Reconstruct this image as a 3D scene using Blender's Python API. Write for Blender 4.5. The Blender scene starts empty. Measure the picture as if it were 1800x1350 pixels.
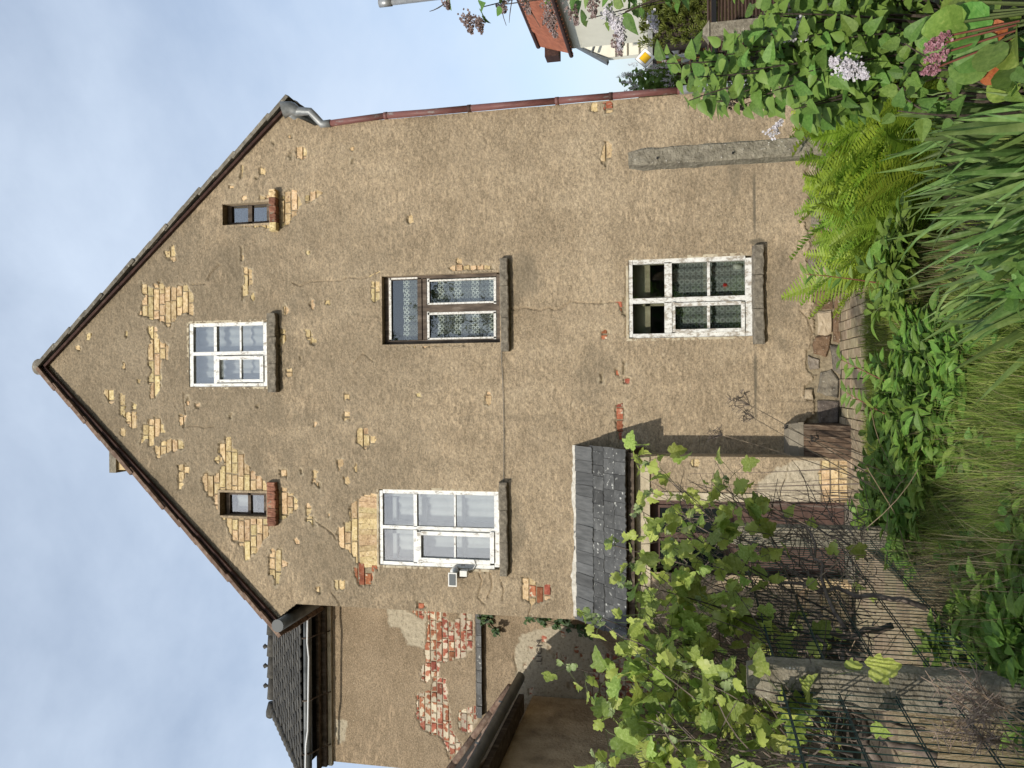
import bpy, math, random
import numpy as np
from mathutils import Matrix, Vector

random.seed(11)
rng = np.random.default_rng(11)
scene = bpy.context.scene
col = scene.collection
R = math.radians

# ------------------------------------------------------------------ camera (the phone was held upright; the file lies on its side)
FPX = 1352.0                      # focal length in pixels of the 1800 x 1350 photograph
CAM = np.array([0.0, -9.3, 1.8])
_p, _r = R(12.1), R(0.5)
_fw = np.array([0, math.cos(_p), math.sin(_p)])
_up0 = np.array([0, -math.sin(_p), math.cos(_p)])
_rt0 = np.array([1.0, 0, 0])
_rt = _rt0 * math.cos(_r) - _up0 * math.sin(_r)
_up = _up0 * math.cos(_r) + _rt0 * math.sin(_r)
cam_data = bpy.data.cameras.new('camera')
cam_data.sensor_width = 36.0
cam_data.lens = 36.0 * FPX / 1800.0
cam_data.clip_start = 0.05
cam_data.clip_end = 2000.0
cam = bpy.data.objects.new('camera', cam_data)
col.objects.link(cam)
_X, _Y, _Z = -_up, _rt, -_fw
cam.matrix_world = Matrix(((_X[0], _Y[0], _Z[0], CAM[0]), (_X[1], _Y[1], _Z[1], CAM[1]),
                           (_X[2], _Y[2], _Z[2], CAM[2]), (0, 0, 0, 1)))
scene.camera = cam

# ------------------------------------------------------------------ sky and sun (low, from the left and behind the camera)
SUN = np.array([-0.50, -1.0, 0.58]); SUN /= np.linalg.norm(SUN)
sun_el = math.asin(SUN[2])
world = bpy.data.worlds.new('World')
scene.world = world
world.use_nodes = True
wn, wl = world.node_tree.nodes, world.node_tree.links
wn.clear()
w_out = wn.new('ShaderNodeOutputWorld')
w_bg = wn.new('ShaderNodeBackground')
w_sky = wn.new('ShaderNodeTexSky')
w_sky.sky_type = 'NISHITA'
w_sky.sun_disc = False
w_sky.sun_elevation = sun_el
w_sky.sun_rotation = math.atan2(SUN[0], SUN[1])
w_sky.air_density = 1.0
w_sky.dust_density = 1.6
w_sky.ozone_density = 1.6
w_bg.inputs['Strength'].default_value = 0.13
w_tc = wn.new('ShaderNodeTexCoord')
w_map = wn.new('ShaderNodeMapping'); w_map.inputs['Scale'].default_value = (1.1, 1.0, 1.6)
w_map.inputs['Rotation'].default_value = (0.2, 0.5, 0.3)
w_no = wn.new('ShaderNodeTexNoise'); w_no.inputs['Scale'].default_value = 1.8; w_no.inputs['Detail'].default_value = 7; w_no.inputs['Roughness'].default_value = 0.58
w_no.inputs['Distortion'].default_value = 0.25
w_ra = wn.new('ShaderNodeValToRGB')
w_ra.color_ramp.elements[0].position = 0.36; w_ra.color_ramp.elements[0].color = (0.42, 0.42, 0.42, 1)
w_ra.color_ramp.elements[1].position = 0.70; w_ra.color_ramp.elements[1].color = (0.86, 0.86, 0.86, 1)
w_mix = wn.new('ShaderNodeMixRGB'); w_mix.inputs['Color2'].default_value = (4.75, 5.5, 6.55, 1)   # thin high cloud
wl.new(w_tc.outputs['Generated'], w_map.inputs['Vector'])
wl.new(w_map.outputs['Vector'], w_no.inputs['Vector'])
wl.new(w_no.outputs['Fac'], w_ra.inputs['Fac'])
wl.new(w_ra.outputs['Color'], w_mix.inputs['Fac'])
wl.new(w_sky.outputs['Color'], w_mix.inputs['Color1'])
wl.new(w_mix.outputs['Color'], w_bg.inputs['Color'])
wl.new(w_bg.outputs['Background'], w_out.inputs['Surface'])

sun_data = bpy.data.lights.new('sun', 'SUN')
sun_data.energy = 3.2
sun_data.angle = R(0.9)
sun_data.color = (1.0, 0.94, 0.84)
sun = bpy.data.objects.new('sun', sun_data)
col.objects.link(sun)
sun.rotation_euler = Vector(SUN).to_track_quat('Z', 'Y').to_euler()

scene.view_settings.view_transform = 'Standard'
scene.view_settings.look = 'None'
scene.view_settings.exposure = 0.30
scene.view_settings.gamma = 1.0
scene.view_settings.use_curve_mapping = False
scene.render.engine = 'CYCLES'
scene.cycles.use_denoising = True
scene.cycles.max_bounces = 6
scene.cycles.transparent_max_bounces = 12
scene.cycles.caustics_reflective = False
scene.cycles.caustics_refractive = False

# ------------------------------------------------------------------ where a pixel of the photograph lies in the place
def ray(x, y):
    return _fw + _rt * ((1350.0 - y) - 675.0) / FPX + _up * (900.0 - x) / FPX
def U(x, y, Y=0.0):                       # photograph pixel -> point on the upright plane at depth Y
    d = ray(x, y)
    return CAM + d * (Y - CAM[1]) / d[1]
def D(x, y, d):                           # photograph pixel -> point d metres in front of the camera
    return U(x, y, CAM[1] + d)
def XZ(pts, Y=0.0):
    return [(float(q[0]), float(q[2])) for q in (U(a, b, Y) for a, b in pts)]
def zoomed(ox, oy, s, pts):               # pixel lists noted down from an enlarged crop
    return [(ox + a / s, oy + b / s) for a, b in pts]

# ------------------------------------------------------------------ value noise
def _hash(ix, iy, seed):
    h = (ix.astype(np.int64) * 374761393 + iy.astype(np.int64) * 668265263 + seed * 982451653) & 0xFFFFFFFF
    h = ((h ^ (h >> 13)) * 1274126177) & 0xFFFFFFFF
    h = h ^ (h >> 16)
    return (h & 0xFFFFFF) / float(0xFFFFFF)
def vnoise(x, y, seed=0):
    x = np.asarray(x, float); y = np.asarray(y, float)
    ix, iy = np.floor(x), np.floor(y)
    fx, fy = x - ix, y - iy
    fx = fx * fx * (3 - 2 * fx); fy = fy * fy * (3 - 2 * fy)
    a = _hash(ix, iy, seed); b = _hash(ix + 1, iy, seed); c = _hash(ix, iy + 1, seed); d = _hash(ix + 1, iy + 1, seed)
    return (a * (1 - fx) + b * fx) * (1 - fy) + (c * (1 - fx) + d * fx) * fy
def fbm(x, y, seed=0, octv=4):
    t, a, s = 0.0, 0.5, 0.0
    for k in range(octv):
        t = t + a * vnoise(x * 2 ** k, y * 2 ** k, seed + 17 * k); s += a; a *= 0.5
    return t / s

# ------------------------------------------------------------------ materials
def principled(name):
    m = bpy.data.materials.new(name); m.use_nodes = True
    nt = m.node_tree
    return m, nt.nodes, nt.links, nt.nodes['Principled BSDF']
def ramp(n, stops):
    r = n.new('ShaderNodeValToRGB')
    e = r.color_ramp.elements
    while len(e) < len(stops): e.new(0.5)
    for q, (p, c) in zip(e, stops):
        q.position = p; q.color = (c[0], c[1], c[2], 1)
    return r
def mat(name, stops, scale=8.0, rough=0.85, bump=0.0, bscale=60.0, coord='pos', stretch=(1, 1, 1), rnd=0.0, hue=0.0, spec=0.3,
        metal=0.0, detail=5.0, speck=None, transl=0.0, bdist=0.01):
    """noise-driven colour; speck = (scale, threshold, colour) spots; rnd/hue vary from object to object"""
    m, n, l, b = principled(name)
    if coord == 'pos':
        g = n.new('ShaderNodeNewGeometry'); src = g.outputs['Position']
    else:
        g = n.new('ShaderNodeTexCoord'); src = g.outputs['Object']
        oi0 = n.new('ShaderNodeObjectInfo')
        ad = n.new('ShaderNodeVectorMath'); ad.operation = 'ADD'
        mu = n.new('ShaderNodeVectorMath'); mu.operation = 'SCALE'; mu.inputs['Scale'].default_value = 37.0
        cb = n.new('ShaderNodeCombineXYZ')
        for k in 'XYZ': l.new(oi0.outputs['Random'], cb.inputs[k])
        l.new(cb.outputs[0], mu.inputs[0]); l.new(src, ad.inputs[0]); l.new(mu.outputs[0], ad.inputs[1])
        src = ad.outputs[0]
    mp = n.new('ShaderNodeMapping'); mp.inputs['Scale'].default_value = stretch
    l.new(src, mp.inputs['Vector'])
    t = n.new('ShaderNodeTexNoise'); t.inputs['Scale'].default_value = scale; t.inputs['Detail'].default_value = detail
    t.inputs['Roughness'].default_value = 0.62
    l.new(mp.outputs[0], t.inputs['Vector'])
    r = ramp(n, stops)
    l.new(t.outputs['Fac'], r.inputs['Fac'])
    c = r.outputs['Color']
    if speck:
        t2 = n.new('ShaderNodeTexNoise'); t2.inputs['Scale'].default_value = speck[0]; t2.inputs['Detail'].default_value = 4
        l.new(mp.outputs[0], t2.inputs['Vector'])
        r2 = ramp(n, [(speck[1], (0, 0, 0)), (min(1.0, speck[1] + 0.05), (1, 1, 1))])
        l.new(t2.outputs['Fac'], r2.inputs['Fac'])
        mx = n.new('ShaderNodeMixRGB'); l.new(r2.outputs['Color'], mx.inputs['Fac']); l.new(c, mx.inputs['Color1'])
        mx.inputs['Color2'].default_value = (*speck[2], 1)
        c = mx.outputs['Color']
    if rnd or hue:
        oi = n.new('ShaderNodeObjectInfo')
        hs = n.new('ShaderNodeHueSaturation')
        a1 = n.new('ShaderNodeMapRange'); a1.inputs['To Min'].default_value = 1 - rnd; a1.inputs['To Max'].default_value = 1 + rnd
        l.new(oi.outputs['Random'], a1.inputs['Value']); l.new(a1.outputs[0], hs.inputs['Value'])
        wn2 = n.new('ShaderNodeTexWhiteNoise'); wn2.noise_dimensions = '1D'
        l.new(oi.outputs['Random'], wn2.inputs['W'])
        a2 = n.new('ShaderNodeMapRange'); a2.inputs['To Min'].default_value = 0.5 - hue; a2.inputs['To Max'].default_value = 0.5 + hue
        l.new(wn2.outputs['Value'], a2.inputs['Value']); l.new(a2.outputs[0], hs.inputs['Hue'])
        l.new(c, hs.inputs['Color']); c = hs.outputs['Color']
    l.new(c, b.inputs['Base Color'])
    b.inputs['Roughness'].default_value = rough
    b.inputs['Specular IOR Level'].default_value = spec
    b.inputs['Metallic'].default_value = metal
    if bump:
        t3 = n.new('ShaderNodeTexNoise'); t3.inputs['Scale'].default_value = bscale; t3.inputs['Detail'].default_value = 6
        l.new(mp.outputs[0], t3.inputs['Vector'])
        bp = n.new('ShaderNodeBump'); bp.inputs['Strength'].default_value = bump; bp.inputs['Distance'].default_value = bdist
        l.new(t3.outputs['Fac'], bp.inputs['Height']); l.new(bp.outputs[0], b.inputs['Normal'])
    if transl:
        tr = n.new('ShaderNodeBsdfTranslucent'); mxs = n.new('ShaderNodeMixShader'); mxs.inputs[0].default_value = transl
        l.new(c, tr.inputs['Color'])
        o = n['Material Output']
        l.new(b.outputs[0], mxs.inputs[1]); l.new(tr.outputs[0], mxs.inputs[2]); l.new(mxs.outputs[0], o.inputs['Surface'])
    return m

def plaster_mat(name, dark, mid, light, mortar, pale, edge, damp):
    """scraped roughcast: colour wanders, the mesh carries where the coat is gone (expo), broken (edge), patched (pale) or stained (damp)"""
    m, n, l, b = principled(name)
    g = n.new('ShaderNodeNewGeometry')
    def noise(scale, stretch=(1, 1, 1), detail=6, rough=0.6):
        mp = n.new('ShaderNodeMapping'); mp.inputs['Scale'].default_value = stretch
        l.new(g.outputs['Position'], mp.inputs['Vector'])
        t = n.new('ShaderNodeTexNoise'); t.inputs['Scale'].default_value = scale; t.inputs['Detail'].default_value = detail
        t.inputs['Roughness'].default_value = rough
        l.new(mp.outputs[0], t.inputs['Vector'])
        return t.outputs['Fac']
    def mix(f, a, c2):
        x = n.new('ShaderNodeMixRGB')
        if f is not None: l.new(f, x.inputs['Fac'])
        for s, v in (('Color1', a), ('Color2', c2)):
            if isinstance(v, tuple): x.inputs[s].default_value = (*v, 1)
            else: l.new(v, x.inputs[s])
        return x.outputs['Color']
    def attr(nm):
        a = n.new('ShaderNodeAttribute'); a.attribute_name = nm; return a.outputs['Fac']
    big = ramp(n, [(0.36, dark), (0.5, mid), (0.63, light)]); l.new(noise(0.95, detail=11, rough=0.74), big.inputs['Fac'])
    fine = ramp(n, [(0.32, (0.44, 0.44, 0.42)), (0.50, (0.95, 0.95, 0.95)), (0.68, (1.62, 1.58, 1.50))]); l.new(noise(38, (1, 1, 1.4), 5, 0.85), fine.inputs['Fac'])
    streak = ramp(n, [(0.44, (0.0, 0.0, 0.0)), (0.63, (1, 1, 1))]); l.new(noise(7, (0.45, 1, 1.9), 8, 0.72), streak.inputs['Fac'])
    mulx = n.new('ShaderNodeMixRGB'); mulx.blend_type = 'MULTIPLY'; mulx.inputs['Fac'].default_value = 1
    c0 = mix(streak.outputs['Color'], big.outputs['Color'], light)
    c0m = n.new('ShaderNodeMixRGB'); c0m.inputs['Fac'].default_value = 0.45
    l.new(big.outputs['Color'], c0m.inputs['Color1']); l.new(c0, c0m.inputs['Color2'])
    l.new(c0m.outputs['Color'], mulx.inputs['Color1']); l.new(fine.outputs['Color'], mulx.inputs['Color2'])
    c = mulx.outputs['Color']
    # brick courses telegraphing through the thin coat, here and there
    sp = n.new('ShaderNodeSeparateXYZ'); l.new(g.outputs['Position'], sp.inputs[0])
    wb = n.new('ShaderNodeMath'); wb.operation = 'MULTIPLY_ADD'; wb.inputs[1].default_value = 1.0
    jn = n.new('ShaderNodeMath'); jn.operation = 'MULTIPLY'; jn.inputs[1].default_value = 0.035; l.new(noise(9), jn.inputs[0])
    l.new(sp.outputs['Z'], wb.inputs[0]); l.new(jn.outputs[0], wb.inputs[2])
    sn_ = n.new('ShaderNodeMath'); sn_.operation = 'MULTIPLY'; sn_.inputs[1].default_value = 2 * math.pi / 0.09; l.new(wb.outputs[0], sn_.inputs[0])
    sw = n.new('ShaderNodeMath'); sw.operation = 'SINE'; l.new(sn_.outputs[0], sw.inputs[0])
    br = ramp(n, [(0.35, (0, 0, 0)), (0.95, (1, 1, 1))]); l.new(sw.outputs[0], br.inputs['Fac'])
    mk = ramp(n, [(0.53, (0, 0, 0)), (0.68, (0.75, 0.75, 0.75))]); l.new(noise(1.3, (0.8, 1, 1), 9, 0.75), mk.inputs['Fac'])
    brk = ramp(n, [(0.46, (0, 0, 0)), (0.58, (1, 1, 1))]); l.new(noise(9, (0.6, 1, 1), 7, 0.8), brk.inputs['Fac'])
    m1 = n.new('ShaderNodeMixRGB'); m1.blend_type = 'MULTIPLY'; m1.inputs['Fac'].default_value = 1; l.new(br.outputs['Color'], m1.inputs['Color1']); l.new(mk.outputs['Color'], m1.inputs['Color2'])
    m2 = n.new('ShaderNodeMixRGB'); m2.blend_type = 'MULTIPLY'; m2.inputs['Fac'].default_value = 1; l.new(m1.outputs['Color'], m2.inputs['Color1']); l.new(brk.outputs['Color'], m2.inputs['Color2'])
    c = mix(m2.outputs['Color'], c, tuple(min(.6, v * 1.28) for v in light))
    # scattered pale chips and darker weathered clouds
    cp_ = ramp(n, [(0.625, (0, 0, 0)), (0.67, (0.85, 0.85, 0.85))]); l.new(noise(8.5, (0.8, 1, 1.3), 7, 0.7), cp_.inputs['Fac'])
    c = mix(cp_.outputs['Color'], c, tuple(min(.6, v * 1.22) for v in light))
    we = ramp(n, [(0.525, (0, 0, 0)), (0.575, (1, 1, 1))]); l.new(noise(15, (0.55, 1, 1.5), 9, 0.8), we.inputs['Fac'])
    wz_ = ramp(n, [(0.42, (0.10, 0.10, 0.10)), (0.62, (0.95, 0.95, 0.95))]); l.new(noise(1.05, (1, 1, 1.2), 8, 0.7), wz_.inputs['Fac'])
    m3 = n.new('ShaderNodeMixRGB'); m3.blend_type = 'MULTIPLY'; m3.inputs['Fac'].default_value = 1; l.new(we.outputs['Color'], m3.inputs['Color1']); l.new(wz_.outputs['Color'], m3.inputs['Color2'])
    c = mix(m3.outputs['Color'], c, (min(.6, light[0] * 1.34), min(.6, light[1] * 1.29), light[2] * 1.24))
    dk = ramp(n, [(0.50, (0, 0, 0)), (0.70, (0.34, 0.34, 0.34))]); l.new(noise(0.75, (1, 1, 0.8), 10, 0.7), dk.inputs['Fac'])
    c = mix(dk.outputs['Color'], c, tuple(v * 0.72 for v in dark))
    # small pale grit
    gr = ramp(n, [(0.70, (0, 0, 0)), (0.75, (1, 1, 1))]); l.new(noise(60, detail=2), gr.inputs['Fac'])
    c = mix(gr.outputs['Color'], c, (0.62, 0.54, 0.40))
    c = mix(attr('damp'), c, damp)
    pr = ramp(n, [(0.34, tuple(v * 0.45 for v in pale)), (0.46, tuple(v * 0.85 for v in pale)), (0.62, pale)]); l.new(noise(24, detail=6, rough=0.75), pr.inputs['Fac'])
    c = mix(attr('pale'), c, pr.outputs['Color'])
    c = mix(attr('edge'), c, edge)
    mr = ramp(n, [(0.3, tuple(v * 0.6 for v in mortar)), (0.62, mortar)]); l.new(noise(30), mr.inputs['Fac'])
    c = mix(attr('expo'), c, mr.outputs['Color'])
    l.new(c, b.inputs['Base Color'])
    b.inputs['Roughness'].default_value = 0.95
    b.inputs['Specular IOR Level'].default_value = 0.12
    bp = n.new('ShaderNodeBump'); bp.inputs['Strength'].default_value = 0.8; bp.inputs['Distance'].default_value = 0.016
    l.new(noise(42, (1, 1, 1.35), 5, 0.75), bp.inputs['Height']); l.new(bp.outputs[0], b.inputs['Normal'])
    return m

def peel_mat(name, paint, wood, amount, stretch):
    m, n, l, b = principled(name)
    g = n.new('ShaderNodeNewGeometry')
    mp = n.new('ShaderNodeMapping'); mp.inputs['Scale'].default_value = stretch
    l.new(g.outputs['Position'], mp.inputs['Vector'])
    t = n.new('ShaderNodeTexNoise'); t.inputs['Scale'].default_value = 17; t.inputs['Detail'].default_value = 9; t.inputs['Roughness'].default_value = 0.82
    l.new(mp.outputs[0], t.inputs['Vector'])
    r = ramp(n, [(amount - 0.02, wood), (amount + 0.02, tuple(v * 0.8 for v in paint)), (amount + 0.14, paint)])
    l.new(t.outputs['Fac'], r.inputs['Fac']); l.new(r.outputs['Color'], b.inputs['Base Color'])
    b.inputs['Roughness'].default_value = 0.6
    bp = n.new('ShaderNodeBump'); bp.inputs['Strength'].default_value = 0.5; bp.inputs['Distance'].default_value = 0.004
    l.new(t.outputs['Fac'], bp.inputs['Height']); l.new(bp.outputs[0], b.inputs['Normal'])
    return m

def glass_mat(name, tint, base=0.10):
    m, n, l, b = principled(name)
    n.remove(b)
    tr = n.new('ShaderNodeBsdfTransparent'); tr.inputs['Color'].default_value = (*tint, 1)
    gl = n.new('ShaderNodeBsdfGlossy'); gl.inputs['Roughness'].default_value = 0.015
    fr = n.new('ShaderNodeFresnel'); fr.inputs['IOR'].default_value = 1.55
    ad = n.new('ShaderNodeMath'); ad.operation = 'ADD'; ad.inputs[1].default_value = base; ad.use_clamp = True
    g = n.new('ShaderNodeNewGeometry')
    t = n.new('ShaderNodeTexNoise'); t.inputs['Scale'].default_value = 5; l.new(g.outputs['Position'], t.inputs['Vector'])
    bp = n.new('ShaderNodeBump'); bp.inputs['Strength'].default_value = 0.05; bp.inputs['Distance'].default_value = 0.02
    l.new(t.outputs['Fac'], bp.inputs['Height']); l.new(bp.outputs[0], gl.inputs['Normal'])
    mx = n.new('ShaderNodeMixShader')
    l.new(fr.outputs[0], ad.inputs[0]); l.new(ad.outputs[0], mx.inputs[0])
    l.new(tr.outputs[0], mx.inputs[1]); l.new(gl.outputs[0], mx.inputs[2])
    l.new(mx.outputs[0], n['Material Output'].inputs['Surface'])
    return m

def lace_mat(name, colr, scale, hole, rows=True, weave=0.10):
    """net curtain: an open weave with rows of rings"""
    m, n, l, b = principled(name)
    g = n.new('ShaderNodeNewGeometry')
    sp = n.new('ShaderNodeSeparateXYZ'); l.new(g.outputs['Position'], sp.inputs[0])
    cb = n.new('ShaderNodeCombineXYZ'); l.new(sp.outputs['X'], cb.inputs['X']); l.new(sp.outputs['Z'], cb.inputs['Y'])
    v = n.new('ShaderNodeTexVoronoi'); v.voronoi_dimensions = '2D'; v.inputs['Scale'].default_value = scale; v.inputs['Randomness'].default_value = 0.05
    l.new(cb.outputs[0], v.inputs['Vector'])
    r = ramp(n, [(0.20, (hole, hole, hole)), (0.30, (0.95, 0.95, 0.95)), (0.42, (0.95, 0.95, 0.95)), (0.5, (hole, hole, hole))])
    l.new(v.outputs['Distance'], r.inputs['Fac'])
    wv = n.new('ShaderNodeTexWave'); wv.bands_direction = 'Y'; wv.inputs['Scale'].default_value = 1.35
    l.new(cb.outputs[0], wv.inputs['Vector'])
    rw = ramp(n, [(0.55, (0.25, 0.25, 0.25)), (0.75, (1, 1, 1))]); l.new(wv.outputs['Fac'], rw.inputs['Fac'])
    mu = n.new('ShaderNodeMath'); mu.operation = 'MULTIPLY'
    l.new(r.outputs['Color'], mu.inputs[0]); l.new(rw.outputs['Color'], mu.inputs[1])
    b.inputs['Base Color'].default_value = (*colr, 1); b.inputs['Roughness'].default_value = 0.9
    ad = n.new('ShaderNodeMath'); ad.operation = 'ADD'; ad.inputs[1].default_value = weave; ad.use_clamp = True
    if not rows: rw.color_ramp.elements[0].color = rw.color_ramp.elements[1].color = (0.30, 0.30, 0.30, 1)
    l.new(mu.outputs[0], ad.inputs[0]); l.new(ad.outputs[0], b.inputs['Alpha'])
    return m

def plain(name, c, rough=0.7, spec=0.3, metal=0.0):
    m, n, l, b = principled(name)
    b.inputs['Base Color'].default_value = (*c, 1); b.inputs['Roughness'].default_value = rough
    b.inputs['Specular IOR Level'].default_value = spec; b.inputs['Metallic'].default_value = metal
    return m

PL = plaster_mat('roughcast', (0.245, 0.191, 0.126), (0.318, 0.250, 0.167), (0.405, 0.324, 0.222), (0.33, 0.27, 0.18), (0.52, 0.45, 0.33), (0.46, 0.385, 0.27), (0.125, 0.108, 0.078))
PLA = plaster_mat('annex_roughcast', (0.215, 0.165, 0.108), (0.270, 0.208, 0.138), (0.335, 0.262, 0.178), (0.46, 0.38, 0.27), (0.47, 0.41, 0.30), (0.40, 0.33, 0.23), (0.10, 0.085, 0.062))
M = {}
M['yellow'] = mat('yellow_brick', [(0.25, (0.27, 0.185, 0.095)), (0.48, (0.52, 0.385, 0.205)), (0.72, (0.66, 0.53, 0.34))], 20, 0.9, 0.8, 50, 'obj', rnd=0.2, hue=0.016, speck=(34, 0.62, (0.26, 0.17, 0.10)))
M['red'] = mat('red_brick', [(0.28, (0.19, 0.060, 0.034)), (0.5, (0.33, 0.105, 0.055)), (0.75, (0.43, 0.20, 0.125))], 20, 0.9, 0.8, 50, 'obj', rnd=0.3, hue=0.012, speck=(16, 0.60, (0.48, 0.40, 0.30)))
M['redwash'] = mat('limewashed_red_brick', [(0.3, (0.19, 0.062, 0.038)), (0.55, (0.33, 0.115, 0.065)), (0.75, (0.42, 0.23, 0.15))], 14, 0.9, 0.8, 50, 'obj', rnd=0.3, hue=0.012, speck=(12, 0.47, (0.50, 0.43, 0.32)))
M['sill'] = mat('weathered_sill_stone', [(0.3, (0.09, 0.078, 0.060)), (0.55, (0.19, 0.165, 0.125)), (0.75, (0.30, 0.26, 0.20))], 22, 0.9, 0.8, 60, speck=(60, 0.68, (0.42, 0.38, 0.30)))
M['sillred'] = mat('old_red_sill_brick', [(0.3, (0.13, 0.050, 0.032)), (0.55, (0.26, 0.12, 0.075)), (0.75, (0.34, 0.22, 0.14))], 16, 0.9, 0.6, 60, 'obj', rnd=0.25, speck=(20, 0.60, (0.20, 0.17, 0.12)))
M['white'] = peel_mat('peeling_white_paint', (0.80, 0.80, 0.76), (0.30, 0.265, 0.21), 0.435, (1, 1, 0.5))
M['oldwhite'] = peel_mat('flaked_white_paint', (0.76, 0.75, 0.70), (0.33, 0.29, 0.235), 0.472, (1, 1, 0.6))
M['darkwood'] = mat('weathered_brown_wood', [(0.3, (0.045, 0.034, 0.026)), (0.55, (0.115, 0.088, 0.066)), (0.8, (0.24, 0.20, 0.16))], 16, 0.8, 0.6, 40, stretch=(1, 1, 0.25))
M['putty'] = mat('white_putty', [(0.35, (0.40, 0.38, 0.33)), (0.55, (0.72, 0.71, 0.67))], 40, 0.8)
M['glass'] = glass_mat('window_glass', (0.92, 0.94, 0.93), 0.18)
M['glassd'] = glass_mat('dark_window_glass', (0.90, 0.93, 0.91), 0.07)
M['blind'] = mat('white_curtain', [(0.35, (0.62, 0.63, 0.64)), (0.65, (0.74, 0.75, 0.76))], 6, 0.9)
M['lace'] = lace_mat('lace_curtain', (0.75, 0.76, 0.72), 18, 0.05)
M['net'] = lace_mat('ring_net_curtain', (0.46, 0.48, 0.47), 15, 0.0, False, 0.38)
M['room'] = plain('room_wall', (0.16, 0.16, 0.15), 0.9)
M['concrete'] = mat('post_concrete', [(0.3, (0.14, 0.122, 0.090)), (0.55, (0.245, 0.218, 0.165)), (0.75, (0.34, 0.305, 0.235))], 14, 0.95, 1.0, 45, bdist=0.02, speck=(45, 0.68, (0.60, 0.57, 0.50)))
M['lintel'] = mat('lintel_concrete', [(0.3, (0.17, 0.148, 0.112)), (0.7, (0.27, 0.237, 0.182))], 10, 0.9, 0.4, 60)
M['slate'] = mat('canopy_slate', [(0.3, (0.050, 0.051, 0.050)), (0.55, (0.085, 0.086, 0.083)), (0.8, (0.14, 0.14, 0.134))], 9, 0.55, 0.35, 30, 'obj', rnd=0.3, speck=(24, 0.635, (0.36, 0.36, 0.33)))
M['slatetop'] = mat('clean_canopy_slate', [(0.3, (0.065, 0.067, 0.067)), (0.55, (0.105, 0.107, 0.105)), (0.8, (0.15, 0.152, 0.15))], 5, 0.5, 0.3, 26, 'obj', stretch=(6, 1, 1), rnd=0.22, speck=(10, 0.76, (0.42, 0.42, 0.40)))
M['tile'] = mat('grey_roof_tile', [(0.3, (0.10, 0.088, 0.068)), (0.55, (0.19, 0.17, 0.135)), (0.8, (0.30, 0.27, 0.215))], 14, 0.9, 0.6, 50, 'obj', rnd=0.2, speck=(28, 0.64, (0.36, 0.34, 0.27)))
M['dtile'] = mat('dark_roof_tile', [(0.3, (0.035, 0.033, 0.029)), (0.55, (0.065, 0.061, 0.052)), (0.8, (0.12, 0.112, 0.094))], 12, 0.8, 0.5, 50, 'obj', rnd=0.3)
M['rtile'] = mat('brown_roof_tile', [(0.3, (0.10, 0.060, 0.042)), (0.55, (0.19, 0.13, 0.095)), (0.8, (0.32, 0.27, 0.21))], 14, 0.9, 0.6, 50, 'obj', rnd=0.2)
M['verge'] = mat('oxblood_verge_board', [(0.3, (0.030, 0.015, 0.012)), (0.6, (0.062, 0.030, 0.023)), (0.8, (0.12, 0.09, 0.07))], 18, 0.8, 0.4, 50)
M['pipered'] = mat('oxblood_pipe_paint', [(0.3, (0.115, 0.045, 0.040)), (0.52, (0.170, 0.072, 0.062)), (0.60, (0.15, 0.075, 0.066)), (0.66, (0.23, 0.19, 0.175))], 9, 0.55, 0.35, 14, stretch=(2, 2, 0.6))
M['zinc'] = mat('old_zinc', [(0.3, (0.15, 0.16, 0.16)), (0.55, (0.27, 0.28, 0.28)), (0.8, (0.40, 0.40, 0.39))], 9, 0.5, 0.2, 40, metal=0.35)
M['gutter'] = mat('dark_gutter_zinc', [(0.3, (0.085, 0.092, 0.092)), (0.6, (0.150, 0.158, 0.158)), (0.8, (0.22, 0.225, 0.22))], 6, 0.5, 0.15, 40, metal=0.3)
M['galv'] = mat('galvanised_steel', [(0.3, (0.26, 0.27, 0.27)), (0.7, (0.42, 0.43, 0.43))], 14, 0.45, metal=0.5)
M['cap'] = plain('gutter_cap', (0.085, 0.092, 0.092), 0.55, 0.3, 0.0)
M['doorbrown'] = mat('brown_door_paint', [(0.3, (0.060, 0.034, 0.026)), (0.7, (0.105, 0.060, 0.046))], 9, 0.6, 0.2, 30)
M['plank'] = mat('old_plank', [(0.34, (0.030, 0.019, 0.012)), (0.5, (0.095, 0.060, 0.036)), (0.68, (0.21, 0.155, 0.105))], 14, 0.75, 0.5, 40, 'obj', stretch=(1, 0.35, 0.25), rnd=0.3)
M['trim'] = mat('cream_trim_render', [(0.3, (0.34, 0.285, 0.195)), (0.6, (0.52, 0.45, 0.32)), (0.8, (0.60, 0.53, 0.40))], 10, 0.95, 0.5, 50)
M['mortarwhite'] = mat('pale_mortar', [(0.3, (0.34, 0.31, 0.25)), (0.6, (0.58, 0.55, 0.48))], 18, 0.95, 0.8, 50)
M['stone'] = mat('plinth_stone', [(0.28, (0.085, 0.072, 0.060)), (0.5, (0.165, 0.138, 0.110)), (0.75, (0.25, 0.21, 0.165))], 16, 0.9, 0.9, 50, 'obj', rnd=0.35, hue=0.02, speck=(55, 0.66, (0.42, 0.38, 0.32)))
M['stonebrown'] = mat('brown_plinth_stone', [(0.28, (0.095, 0.058, 0.034)), (0.5, (0.165, 0.105, 0.062)), (0.75, (0.24, 0.165, 0.105))], 16, 0.9, 0.9, 50, 'obj', rnd=0.2, speck=(50, 0.64, (0.46, 0.40, 0.32)))
M['stonepale'] = mat('pale_plinth_stone', [(0.28, (0.26, 0.20, 0.13)), (0.6, (0.40, 0.325, 0.225))], 14, 0.9, 0.9, 50, 'obj', rnd=0.15)
M['paver'] = mat('yard_brick', [(0.28, (0.22, 0.165, 0.10)), (0.5, (0.33, 0.265, 0.17)), (0.75, (0.42, 0.345, 0.235))], 12, 0.9, 0.4, 40, 'obj', rnd=0.18, hue=0.015)
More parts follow.
